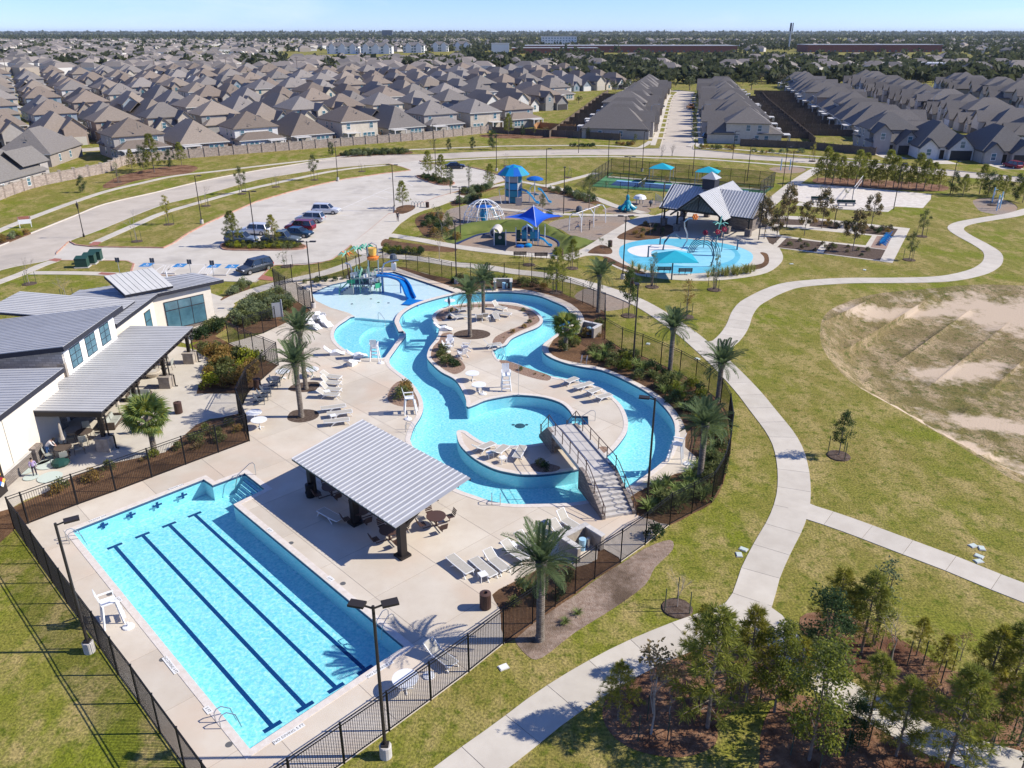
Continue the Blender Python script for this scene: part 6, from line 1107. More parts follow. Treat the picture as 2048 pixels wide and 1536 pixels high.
for y in (-.95, -.05): M().bar((-3.2, y, .0), (-3.1, y, 1.1), .14, .05).bar((-3.1, y, .5), (-1.6, y, 1.9), .3, .05).bar((-1.6, y, .9), (-1.6, y, 2.2), .12, .05).o('stair_side', K['green'], o)
for x, y, h, c in ((-2.2, 1.3, 4.3, 'orange'), (-.9, 2.2, 4.7, 'green'), (.1, 2.4, 4.9, 'green')):
    q = M().tube([(x, y, 0), (x-.15, y, h*.5), (x-.3, y, h)], .07, 7).o('palm_pole', K['brownmetal'], o)
    for k in range(7): t_ = k*.9; M().tube([(x-.3, y, h), (x-.3+.5*math.cos(t_), y+.5*math.sin(t_), h+.25), (x-.3+1.0*math.cos(t_), y+1.0*math.sin(t_), h-.05)], [.05, .14, .02], 4).o('palm_leaf', K['mint' if k % 3 else c], q)
M().tube([(-1.8, .6, 0), (-1.8, .6, 2.6), (-2.0, .6, 3.3), (-2.5, .5, 3.5)], .1, 8).o('spray_arch', K['steel'], o); M().tube([(1.9, .2, 0), (1.9, .2, 2.9), (2.2, .2, 3.5), (2.9, .2, 3.8), (3.9, .3, 3.9)], .1, 8).o('spray_arch', K['steel'], o)
o = Tn('water_slide', 'royal blue water slide curving from the play tower to a blue mat', 'water slide', 757, 585, 0, WZ); pth = smooth([(0, 0), (1.3, 0), (2.6, -.1), (3.4, -.9), (3.9, -2.0), (4.3, -3.0)], 4, False); zs = np.interp(np.linspace(0, 1, len(pth)), [0, .2, .5, .8, 1], [2.1, 2.0, 1.45, .45, .12]); q = M()
l, r = ribbon(pth, .9)
for i in range(len(pth)-1): q.slab([(*l[i], zs[i]), (*l[i+1], zs[i+1]), (*r[i+1], zs[i+1]), (*r[i], zs[i])], .05)
for s_ in (l, r): q.tube([(*p, z+.18) for p, z in zip(s_, zs)], .14, 6)
q.o('chute', K['slide'], o)
for x, y, h in ((.5, 0, 1.9), (2.7, -.2, 1.3)): M().cyl((x, y, 0), .08, h, 8).o('leg', K['slide'], o)
M().box((4.6, -4.1, .08), (2.0, 2.0, .1), rz=-.25).o('landing_mat', K['slide'], o)
o = Tn('spray_station', 'small dark control post at the top corner of beach entry pool', 'control post', 788, 540, 0); M().box((0, 0, .5), (.6, .5, .9)).o('cabinet', K['pwhite'], o); M().lathe([(.3, 1.2), (.5, 1.6), (.35, 2.1)], n=8).o('hood', K['slate'], o); M().cyl((0, 0, .9), .08, .5, 6).o('neck', K['red'], o)
for i, (px, py) in enumerate(((742, 598), (757, 605), (777, 606), (704, 608))): o = Tn('floor_jet', 'small dark floor jet in beach pool, %s from left' % ordw([2, 3, 4, 1][i]), 'floor jet', px, py, 0, WZ, 'beach pool floor jets'); M().lathe([(.16, 0), (.14, .03), (.05, .05)], n=8).o('jet', K['slate'], o)
# ================================================================= splash pad features
def feat(name, label, px, py): return Tn(name, label, 'water feature', px, py, 0, .035, 'splash pad features')
def tubeo(o, n, pts, r, m): return M().tube(pts, r, 7).o(n, K[m], o)
def flower(o, x, y, z, m, r=.5):
    for k in range(6): t_ = k*PI/3; M().lathe([(.02, -.16), (.2, -.02), (.14, .14), (.02, .2)], (x+r*.55*math.cos(t_), y+r*.3*math.sin(t_), z+r*.5*math.sin(t_)), n=7).o('petal', K[m], o)
    M().lathe([(.05, -.25), (.22, 0), (.05, .25)], (x, y, z), n=8).o('bud', K[m], o)
o = feat('spray_stalk', 'curved silver stalk with orange flower head', 1366, 494); tubeo(o, 'stalk', smooth([(0, 0), (.8, .0), (.9, 0), (.2, 0), (-.2, 0), (.4, 0), (1.4, 0)], 1, False) and [(0, 0, 0), (.5, 0, .9), (.45, 0, 1.9), (0, 0, 2.9), (-.1, 0, 3.6), (.4, 0, 4.1), (1.2, 0, 4.2)], .1, 'steel'); flower(o, 1.35, 0, 4.3, 'orange', .55)
o = feat('spray_arch', 'dark arch sprayer on the left of the splash pad', 1326, 500); tubeo(o, 'arch', [(0, 0, 0), (.1, 0, 1.0), (.7, 0, 1.9), (1.6, 0, 2.1), (2.4, 0, 1.6)], .09, 'navypipe'); tubeo(o, 'arch', [(0, .3, 0), (.2, .3, 1.2), (.9, .3, 2.1), (1.7, .3, 2.2), (2.4, .3, 1.6)], .07, 'navypipe')
o = feat('spray_hoops', 'nested dark hoop arches in the middle of the splash pad', 1382, 505)
for k in range(5): r = 1.2+.25*k; tubeo(o, 'hoop', [(1.5+r*math.cos(a)*.95, -.4*k*.3-1.6*(1-(a/PI)), max(0, r*1.2*math.sin(a))) for a in np.linspace(0, PI, 11)], .055, 'navypipe')
o = feat('spray_stalk', 'dark hooked stalk on the right of the splash pad', 1422, 533); tubeo(o, 'stalk', [(0, 0, 0), (.2, 0, 1.2), (.1, 0, 2.2), (-.3, 0, 3.1), (0, 0, 3.9), (.8, 0, 4.3)], .09, 'navypipe')
for px, py, h, lb, m_ in ((1407, 495, 2.0, 'dark red bud sprayer nearest the hoop arches', 'red'), (1431, 498, 2.3, 'dark red bud sprayer at far edge of the splash pad', 'red'), (1443, 503, 3.0, 'tallest red flower sprayer at far edge of the splash pad', 'red')): o = feat('flower_sprayer', lb, px, py); tubeo(o, 'stalk', [(0, 0, 0), (0, 0, h*.5), (.05, 0, h)], .06, 'navypipe'); flower(o, .05, 0, h+.1, m_, .42)
o = feat('leaf_sprayer', 'tall mint green leaf sprayer beside the pavilion', 1430, 496); tubeo(o, 'stalk', [(0, 0, 0), (.2, 0, 2.4), (.5, 0, 4.6)], .09, 'mint')
for k in range(5): t_ = k*1.26; tubeo(o, 'leaf', [(.4, 0, 3.4), (.4+.6*math.cos(t_), .6*math.sin(t_), 3.7), (.4+1.1*math.cos(t_), 1.1*math.sin(t_), 3.5)], .07, 'mint')
for px, py, h, lb in ((1320, 489, 1.0, 'short jet post at far left of the splash pad'), (1296, 514, 1.4, 'short jet post on the white swirl'), (1474, 499, 1.3, 'short jet post at the far right edge of the pad'), (1362, 526, 1.0, 'short green sprout jet at the near edge of the pad')): o = feat('jet_post', lb, px, py); M().lathe([(.16, 0), (.12, .08), (.09, h), (.13, h+.12)], n=8).o('post', K['navypipe'], o); M().bar((0, 0, h), (.35, 0, h+.2), .08).o('nozzle', K['navypipe'], o)
p = G(1343, 559, .03); o = thing('cantilever_canopy', 'square turquoise canopy on a single post by the splash pad benches', 'shade canopy', p); M().cyl((0, 0, 0), .09, 3.0, 8).o('post', K['navypipe'], o)
for k in range(4):
    c = [(-2.6, -2.2), (2.6, -2.2), (2.6, 2.2), (-2.6, 2.2)]; a_, b_ = c[k], c[(k+1) % 4]; M().slab([(a_[0]+.3, a_[1]+.8, 2.5), (b_[0]+.3, b_[1]+.8, 2.5), (.3, .8, 3.5)], .03).o('canopy_panel', K['tealfab'], o); M().bar((0.3, .8, 3.4), (a_[0]+.3, a_[1]+.8, 2.48), .05).o('rib', K['navypipe'], o)
M().box((0, 0, 2.5), (.22, .22, .3)).o('crank', K['navypipe'], o); M().bar((0, 0, 2.95), (.3, .8, 3.35), .1).o('arm', K['navypipe'], o)
# ================================================================= vehicles
def car(loc, a, paint, kind, label, name='parked_car', cat='car', group='parked cars', detail=True):
    o = thing(name, label, cat, loc, a, group); tall = {'sedan': 1.45, 'suv': 1.72, 'pickup': 1.85, 'van': 1.95}[kind]; hood = 1.0 if kind != 'sedan' else .92; LEN = {'sedan': 4.7, 'suv': 4.75, 'pickup': 5.7, 'van': 5.1}[kind]; h2 = LEN/2
    st_ = [(-h2, .42, hood-.2, .74), (-h2+.12, .3, hood-.02, .86), (-h2+.9, .27, hood+.02, .92), (0, .26, hood+.02, .94), (h2-1.2, .27, hood, .92), (h2-.3, .3, hood-.12, .87), (h2, .42, hood-.3, .74)]
    b = M(); vs = []
    for x, zb, zt, w in st_: vs += [(x, -w*.92, zb), (x, -w, zb+.25), (x, -w, zt-.22), (x, -w*.9, zt), (x, w*.9, zt), (x, w, zt-.22), (x, w, zb+.25), (x, w*.92, zb)]
    n = 8; b.add(vs, [(i*n+j, (i+1)*n+j, (i+1)*n+(j+1) % n, i*n+(j+1) % n) for i in range(len(st_)-1) for j in range(n)]+[tuple(range(n)), tuple((len(st_)-1)*n+j for j in range(n))[::-1]]); body = b.o('body', paint, o, False)
    f0, f1, r0, r1 = {'sedan': (1.15, .45, -1.0, -1.75), 'suv': (1.1, .45, -1.95, -2.25), 'pickup': (1.3, .75, -.55, -.75), 'van': (1.6, .9, -2.3, -2.48)}[kind]; zb = hood-.02; zt = tall-.06
    c = M(); c.add([(f0, -.83, zb), (f1, -.68, zt), (r0, -.68, zt), (r1, -.83, zb), (f0, .83, zb), (f1, .68, zt), (r0, .68, zt), (r1, .83, zb)], [(0, 3, 2, 1), (4, 5, 6, 7), (0, 1, 5, 4), (2, 3, 7, 6), (1, 2, 6, 5)]); c.o('window', K['carglass'], o)
    rf = M(); rf.slab([(f1+.04, -.69, zt+.05), (r0-.03, -.69, zt+.05), (r0-.03, .69, zt+.05), (f1+.04, .69, zt+.05)], .07)
    for s_ in (-1, 1):
        rf.bar((f0, .83*s_, zb), (f1, .69*s_, zt), .07); rf.bar((r1, .83*s_, zb), (r0, .69*s_, zt), .1); m_ = (f1+r0)/2; rf.bar((m_, .83*s_, zb), (m_, .69*s_, zt), .08)
    rf.o('roof', paint, o)
    if kind == 'pickup': M().b(r1-.05-1.7, r1-.2, -.72, .72, hood+.0, hood+.035).o('truck_bed', K['black'], o)
    for x in (-h2+.95, h2-.95):
        for s_ in (-1, 1):
            w = M().tube([(x, s_*.70, .34), (x, s_*.93, .34)], .34, 14).o('wheel', K['tyre'], o)
            if detail: M().tube([(x, s_*.92, .34), (x, s_*.945, .34)], .22, 10).o('rim', K['rim'], w)
    if detail:
        for s_ in (-1, 1): M().box((h2-.12, s_*.66, hood-.28), (.16, .36, .14)).o('headlight', K['headl'], o); M().box((-h2+.06, s_*.7, hood-.2), (.12, .26, .22)).o('tail_light', K['lightred'], o); M().box((f0-.25, s_*.98, hood+.08), (.12, .16, .12)).o('mirror', paint, o)
    return o
LZ2 = -.115
for px, py, a, p, k, lb in ((484, 486, -.12, 'greyblue', 'suv', 'grey blue SUV nose right in front of the hedge island'), (511, 468, 2.95, 'white', 'suv', 'white SUV parked behind the grey blue SUV'), (563, 486, -.12, 'green', 'pickup', 'grey green pickup truck beside the young tree in hedge island'), (596, 473, -.2, 'navy', 'sedan', 'dark teal blue sedan beyond the pickup'), (601, 461, 2.95, 'red', 'suv', 'dark red SUV in the middle of the parked row'), (621, 444, 2.98, 'silver', 'suv', 'silver SUV with black roof second from far end of row'), (653, 427, -.1, 'white', 'suv', 'pale silver estate car at the far end of the parked row'), (511, 543, 4.05, 'dark', 'suv', 'charcoal SUV parked alone in the bays beside club house'), (910, 337, .1, 'black', 'sedan', 'black sedan near the far car park entrance')): car(G(px, py, LZ2), a, CAR[p], k, lb)
for px, py, a, p, k, lb in ((1381, 217, 1.75, 'orange', 'pickup', 'orange truck driving on the entrance street'), (1276, 260, -.1, 'navy', 'suv', 'dark blue car on the nearest left driveway of the street'), (1300, 262, .1, 'black', 'suv', 'black car beside the dark blue one on the left driveway'), (1296, 230, 0, 'white', 'suv', 'white car on a driveway left of the entrance street'), (1318, 215, 0, 'navy', 'sedan', 'blue car on a farther driveway left of the street'), (1312, 202, 0, 'dark', 'suv', 'dark car on the third driveway left of the street'), (1420, 277, .1, 'navy', 'suv', 'blue car on the nearest right driveway of the street'), (1408, 211, 0, 'navy', 'sedan', 'blue car on a driveway right of the street'), (1740, 308, 1.2, 'crimson', 'suv', 'red car half hidden by the fence beside left garage'), (2024, 336, 1.75, 'crimson', 'suv', 'red SUV on the driveway at the right edge'), (1826, 201, .2, 'white', 'van', 'white van on the curved street at upper right'), (1812, 196, .2, 'navy', 'van', 'dark van beside the white van on curved street'), (1841, 216, .3, 'dark', 'suv', 'dark SUV on the curved street at upper right'), (1872, 219, .2, 'navy', 'sedan', 'blue sedan on the curved street at upper right'), (1573, 175, 1.3, 'white', 'sedan', 'pale car on the far street between the roofs'), (1592, 180, 1.3, 'white', 'van', 'white box truck on the far street between the roofs')): car(G(px, py, -.1), a, CAR[p], k, lb, group='cars in the streets', detail=px > 2000)
# ================================================================= people
def person(loc, rz, label, H, J, shirt, pants, hair=True, shoes='black'):
    """J: joint positions in a figure of height 1 (x right, y front, z up)"""
    me = bpy.data.meshes.new('b'); names = list(J); idx = {n: i for i, n in enumerate(names)}
    E_ = [('pel', 'wai'), ('wai', 'che'), ('che', 'nec'), ('nec', 'hea'), ('hea', 'top'), ('che', 'shl'), ('che', 'shr'), ('shl', 'ell'), ('shr', 'elr'), ('ell', 'wrl'), ('elr', 'wrr'), ('wrl', 'hal'), ('wrr', 'har'), ('pel', 'hil'), ('pel', 'hir'), ('hil', 'knl'), ('hir', 'knr'), ('knl', 'anl'), ('knr', 'anr'), ('anl', 'tol'), ('anr', 'tor')]
    me.from_pydata([tuple(c*H for c in J[n]) for n in names], [(idx[a], idx[b]) for a, b in E_], []); ob = bpy.data.objects.new('b', me); C.objects.link(ob); ob.modifiers.new('s', 'SKIN'); s_ = ob.modifiers.new('d', 'SUBSURF'); s_.levels = 1
    RR = dict(pel=.082, wai=.07, che=.082, nec=.034, hea=.058, top=.045, sh=.042, el=.028, wr=.02, ha=.02, hi=.056, kn=.04, an=.026, to=.024)
    for n, v in zip(names, me.skin_vertices[0].data): r = RR.get(n, RR.get(n[:2], .03))*H; v.radius = (r, r); v.use_root = n == 'pel'
    m2 = bpy.data.meshes.new_from_object(ob.evaluated_get(bpy.context.evaluated_depsgraph_get())); bpy.data.objects.remove(ob)
    for m_ in (K['skin'], K[shirt], K[pants], K['hair'], K[shoes]): m2.materials.append(m_)
    grp = {0: ('nec', 'hea', 'wrl', 'wrr', 'hal', 'har'), 1: ('wai', 'che', 'shl', 'shr', 'ell', 'elr'), 2: ('pel', 'hil', 'hir', 'knl', 'knr', 'anl', 'anr'), 3: ('top',), 4: ('tol', 'tor')}
    pts = [(Vector(J[n])*H, k) for k, ns in grp.items() for n in ns]
    for p in m2.polygons: c = p.center; p.material_index = min(pts, key=lambda q: (q[0]-c).length)[1]; p.use_smooth = True
    o = thing('person', label, 'person', loc, rz); b = link(bpy.data.objects.new('body', m2), o)
    hp = Vector(J['hea'])*H; tp = Vector(J['top'])*H; M().lathe([(.02*H, .055*H), (.05*H, .045*H), (.064*H, .01*H), (.058*H, -.02*H)], n=10, cap=False).o('hair', K['hair'], o).location = hp+(tp-hp)*.55+Vector((0, -.012*H, 0))
    return o
STAND = dict(pel=(0, 0, .52), wai=(0, 0, .6), che=(0, 0, .73), nec=(0, 0, .84), hea=(0, .01, .91), top=(0, .01, .97), shl=(-.11, 0, .79), shr=(.11, 0, .79), ell=(-.14, -.02, .62), elr=(.14, .0, .62), wrl=(-.14, .03, .48), wrr=(.14, .06, .48), hal=(-.14, .05, .43), har=(.14, .09, .43), hil=(-.055, 0, .5), hir=(.055, 0, .5), knl=(-.06, .02, .28), knr=(.06, .03, .28), anl=(-.065, -.02, .05), anr=(.065, .02, .05), tol=(-.07, .06, .02), tor=(.07, .1, .02))
def pose(**k): d = dict(STAND); d.update(k); return d
WALK = pose(knl=(-.05, .08, .29), anl=(-.05, .13, .05), tol=(-.05, .21, .02), knr=(.05, -.02, .28), anr=(.05, -.14, .06), tor=(.05, -.07, .02), wrl=(-.13, -.06, .5), hal=(-.13, -.07, .45))
BEND = pose(wai=(0, .05, .6), che=(0, .15, .70), nec=(0, .24, .76), hea=(0, .31, .79), top=(0, .36, .82), shl=(-.11, .2, .73), shr=(.11, .2, .73), ell=(-.15, .27, .6), elr=(.16, .27, .62), wrl=(-.1, .33, .5), wrr=(.12, .36, .55), hal=(-.08, .36, .46), har=(.1, .4, .53), knl=(-.06, .05, .27), anr=(.06, -.12, .05), tor=(.06, -.05, .02), knr=(.06, -.01, .28))
SIT = pose(pel=(0, 0, .3), wai=(0, -.02, .38), che=(0, -.03, .51), nec=(0, -.03, .62), hea=(0, -.02, .69), top=(0, -.02, .75), shl=(-.11, -.03, .57), shr=(.11, -.03, .57), ell=(-.16, .03, .48), elr=(.16, .03, .48), wrl=(-.17, .03, .6), wrr=(.17, .03, .6), hal=(-.17, .03, .64), har=(.17, .03, .64), hil=(-.055, .03, .29), hir=(.055, .03, .29), knl=(-.06, .23, .3), knr=(.06, .23, .3), anl=(-.06, .3, .1), anr=(.06, .3, .1), tol=(-.06, .37, .09), tor=(.06, .37, .09))
K['lilac'] = mat('lilac shirt', (.36, .26, .48), (.46, .38, .56), scale=12); K['tee'] = mat('white t-shirt', (.66, .62, .62), rough=.9); K['denim'] = mat('blue jeans', (.04, .09, .21), rough=.9); K['dkjean'] = mat('dark trousers', (.055, .045, .065), rough=.9); K['dkshirt'] = mat('dark top', (.022, .025, .04), rough=.9); K['bluetop'] = mat('blue top', (.06, .14, .24), rough=.9)
person(G(71, 952, .035), PI*.15, 'child in lilac patterned shirt and dark trousers standing on patio', 1.45, STAND, 'lilac', 'dkjean')
person(G(98, 915, .035), -1.2, 'person in white shirt and blue jeans bending over patio table', 1.72, BEND, 'tee', 'denim', shoes='white')
person(G(796, 443, .035), .3, 'person in dark clothes walking beside the car park', 1.72, WALK, 'dkshirt', 'dkjean')
person(G(1179, 460, -.045), 1.2, 'person in dark clothes standing beside the swing set', 1.6, STAND, 'dkshirt', 'dkshirt')
person(G(1156, 458, .1), 1.8, 'child in blue top sitting on the left swing', 1.35, SIT, 'bluetop', 'denim')
# ================================================================= vegetation
def hz_(base, toppy):
    """height of a point standing over photo base whose image row is toppy"""
    b = G(*base); k = (768-toppy)/FPX; c, s_ = math.cos(PITCH), math.sin(PITCH); return max(.3, b.y*(k*c-s_)/(c+k*s_)+CH)
NR = np.random.default_rng(11)
def unit(n, rng=NR): v = rng.normal(size=(n, 3)); return v/np.linalg.norm(v, axis=1, keepdims=True)
def leafquads(cen, L_, W_, up=.3, rng=NR, dirs=None):
    n = len(cen); u = unit(n, rng) if dirs is None else dirs; w = unit(n, rng); w[:, 2] += up; v = np.cross(u, w); v /= np.linalg.norm(v, axis=1, keepdims=True)+1e-9
    L_ = np.broadcast_to(np.asarray(L_, float).reshape(-1, 1), (n, 1))*rng.uniform(.7, 1.3, (n, 1)); W_ = L_*W_
    V = np.stack([cen-u*L_, cen+v*W_, cen+u*L_, cen-v*W_], 1).reshape(-1, 3); return V, np.arange(4*n).reshape(-1, 4)
def joinq(parts):
    V, F, k = [], [], 0
    for v, f in parts: V.append(v); F.append(f+k); k += len(v)
    return np.concatenate(V), np.concatenate(F)
def clumps(cs, r, n, rng, shell=.6):
    """points round clump centres, denser to the outside"""
    i = rng.integers(0, len(cs), n); d = unit(n, rng)*(rng.uniform(0, 1, (n, 1))**shell); return cs[i]+d*np.asarray(r).reshape(-1, 1)[i % len(np.asarray(r).reshape(-1, 1))]
def branches(m_, base, tips, r0, rng, sag=0):
    for t_ in tips:
        b = Vector(base(t_)); t_ = Vector(t_); mid = b.lerp(t_, .5)+Vector((0, 0, .06*(t_-b).length)); m_.tube([b, mid, t_], [r0, r0*.6, r0*.2], 5, False)
TREE = {}
def mk_pine(seed, lf, dens=1.0, H=5.0, R=1.5):
    rng = np.random.default_rng(seed); t_ = M(); lean = rng.uniform(-.15, .15, 2); t_.tube([(0, 0, 0), (lean[0]*.5, lean[1]*.5, H*.5), (lean[0], lean[1], H)], [.075, .05, .012], 7, False); cen, dr = [], []
    nw = int(12*dens)+2
    for i in range(nw):
        f = .2+.78*i/(nw-1); z = H*f; rr = R*(1.02-f)**.75*rng.uniform(.75, 1.2)+.12; nb = rng.integers(4, 7)
        for k in range(nb):
            a = 2*PI*k/nb+rng.uniform(0, 1.2); tip = np.array([lean[0]*f+math.cos(a)*rr, lean[1]*f+math.sin(a)*rr, z+rr*rng.uniform(.15, .5)]); b0 = np.array([lean[0]*f, lean[1]*f, z]); t_.tube([tuple(b0), tuple(tip)], [.018, .006], 4, False)
            for q in (.45, .72, 1.0):
                if rng.random() < .9: cen.append(b0+(tip-b0)*q); dr.append((tip-b0)/np.linalg.norm(tip-b0))
    cen.append(np.array([lean[0], lean[1], H])); dr.append(np.array([0, 0, 1.])); cen = np.repeat(np.array(cen), 30, 0); dr = np.repeat(np.array(dr), 30, 0)
    u = unit(len(cen), rng)*.9+dr*.75; u /= np.linalg.norm(u, axis=1, keepdims=True); L_ = rng.uniform(.10, .17, (len(cen), 1)); V, F = leafquads(cen+u*L_*1.15, .165, .085, 0, rng, u)
    return [('trunk', t_.mesh('trunk', K['trunk'])), ('crown', npmesh('crown', V, F, lf))]
def mk_broad(seed, lf, H=5.0, R=1.2, n=1500, leaf=.085, cl=13, low=.35, trunk='trunk', lf2=None, gap=.36, multi=1):
    rng = np.random.default_rng(seed); t_ = M(); cs = []
    for k in range(cl):
        f = low+(1-low)*((k+.7)/cl); prof = math.sin(PI*min(1, (f-low)/(1-low)*.86+.12))**.7; a = k*2.4+rng.uniform(-.5, .5); r = R*prof*rng.uniform(.35, .85); cs.append((math.cos(a)*r, math.sin(a)*r, H*f))
    cs = np.array(cs)
    for s_ in range(multi):
        o = (rng.uniform(-.12, .12)*(multi > 1), rng.uniform(-.12, .12)*(multi > 1)); t_.tube([(o[0], o[1], 0), (o[0]*2, o[1]*2, H*.45), (o[0]*4+.05, o[1]*4, H*.88)], [.06*H/5, .042*H/5, .012], 6, False)
    branches(t_, lambda p: (0, 0, max(H*low*.8, p[2]-.28*H)), cs, .022*H/5, rng)
    P = clumps(cs, rng.uniform(.6, 1.1, len(cs))*gap*H/5*1.3, n, rng); V, F = leafquads(P, leaf, .6, .3, rng); mi = (rng.random(len(F)) < .35).astype(int) if lf2 else None
    return [('trunk', t_.mesh('trunk', K[trunk])), ('crown', npmesh('crown', V, F, [lf, lf2] if lf2 else lf, mi))]
def mk_bare(seed, H=4.5, lf=None, n=0, trunk='paletrunk', multi=1):
    rng = np.random.default_rng(seed); t_ = M(); tips = []
    def grow(p, d, L_, r, lv):
        q = p+d*L_; t_.tube([tuple(p), tuple((p+q)/2+rng.normal(size=3)*.03*L_), tuple(q)], [r, r*.8, r*.55], 5 if lv < 2 else 4, False)
        if lv >= 4 or L_ < .15: tips.append(q); return
        for k in range(3 if lv < 3 else 2): e = d+rng.normal(size=3)*.42+np.array([0, 0, .18]); e /= np.linalg.norm(e); grow(p+(q-p)*rng.uniform(.55, 1), e, L_*rng.uniform(.55, .78), r*.5, lv+1)
    for k in range(multi): d = np.array([rng.uniform(-.25, .25)*(multi > 1), rng.uniform(-.25, .25)*(multi > 1), 1.]); grow(np.array([.08*k*(multi > 1), 0, 0.]), d/np.linalg.norm(d), H*.42, .05*H/4.5, 0)
    out = [('trunk', t_.mesh('trunk', K[trunk]))]
    if n: P = np.array(tips)[rng.integers(0, len(tips), n)]+rng.normal(size=(n, 3))*.13; V, F = leafquads(P, .075, .6, .3, rng); out.append(('crown', npmesh('crown', V, F, lf)))
    return out
for v in range(4): TREE['pine', v] = mk_pine(20+v, LF['pine']); TREE['pine2', v] = mk_pine(30+v, LF['pine2'], .9)
for v in range(3):
    TREE['oak', v] = mk_broad(40+v, LF['oak'], n=2600, gap=.46, leaf=.07); TREE['olive', v] = mk_broad(50+v, LF['oak2'], n=2000, gap=.44, leaf=.07); TREE['mag', v] = mk_broad(60+v, LF['mag'], R=1.55, n=2000, gap=.46, leaf=.10, lf2=LF['tan'], low=.38); TREE['yellow', v] = mk_broad(70+v, LF['yellow'], n=900)
    TREE['bare', v] = mk_bare(80+v); TREE['tan', v] = mk_bare(90+v, lf=LF['tan'], n=420); TREE['silver', v] = mk_broad(100+v, LF['silver'], R=.85, n=650, low=.3, multi=3, leaf=.07); TREE['holly', v] = mk_broad(110+v, LF['holly'], R=1.5, n=5000, low=.12, gap=.6, leaf=.065); TREE['lime', v] = mk_broad(120+v, LF['lime'], R=1.3, n=5200, low=.2, lf2=LF['oak2'], leaf=.055, gap=.5); TREE['rust', v] = mk_broad(130+v, LF['rust'], R=.9, n=520); TREE['crape', v] = mk_bare(140+v, 3.2, multi=4, trunk='paletrunk'); TREE['fewleaf', v] = mk_bare(150+v, lf=LF['oak2'], n=500)
RINGM = M().lathe([(.85, 0), (.8, .06), (.2, .1), (.02, .1)], n=16, cap=False).mesh('mulch_ring', K['darkmulch']); STAKEM = M().cyl((0, 0, 0), .03, 1.5, 5).mesh('stake', K['stake'])
NAMES = dict(pine='pine_tree', pine2='pine_tree', oak='young_tree', olive='young_tree', mag='magnolia_tree', yellow='young_tree', bare='bare_tree', tan='young_tree', silver='willow_tree', holly='evergreen_shrub', lime='leafy_tree', rust='young_tree', crape='bare_tree', fewleaf='young_tree')
DESC = dict(pine='young green pine', pine2='yellow-green pine', oak='young dark green tree', olive='young olive green tree', mag='bronze-leaved magnolia', yellow='young yellow-leaved tree', bare='slender bare tree', tan='thin tree with a few tan leaves', silver='wispy silvery tree', holly='dense dark evergreen', lime='bushy lime green tree', rust='young rusty-leaved tree', crape='bare multi-stemmed tree', fewleaf='thin half-bare tree')
cnt = {}
def tree(px, py, top, kind, where, ring=False, h=None, wide=1.0, group=None, loc=None, stakes=None):
    p = loc or G(px, py); h = h or hz_((px, py), top); v = cnt.get(kind, 0); cnt[kind] = v+1; nv = 4 if kind.startswith('pine') else 3; parts = TREE[kind, v % nv]; bh = 3.4 if kind in ('crape',) else 5.0 if kind not in ('bare', 'tan', 'fewleaf') else 4.6; s_ = h/bh
    o = thing(NAMES[kind], DESC[kind]+' '+where, 'tree' if kind != 'holly' else 'shrub', (p[0], p[1], 0), v*2.4, group, (s_*wide, s_*wide, s_))
    for n, me in parts: inst(n, me, o)
    if ring: inst('mulch_ring', RINGM, o, (0, 0, .01/s_), sc=(1/(s_*wide), 1/(s_*wide), 1/s_))
    for k in range(3 if (stakes if stakes is not None else ring) else 0): a = k*2.1+.4; inst('stake', STAKEM, o, (.75*math.cos(a)/(s_*wide), .75*math.sin(a)/(s_*wide), 0), sc=(1/(s_*wide), 1/(s_*wide), 1/s_))
    return o
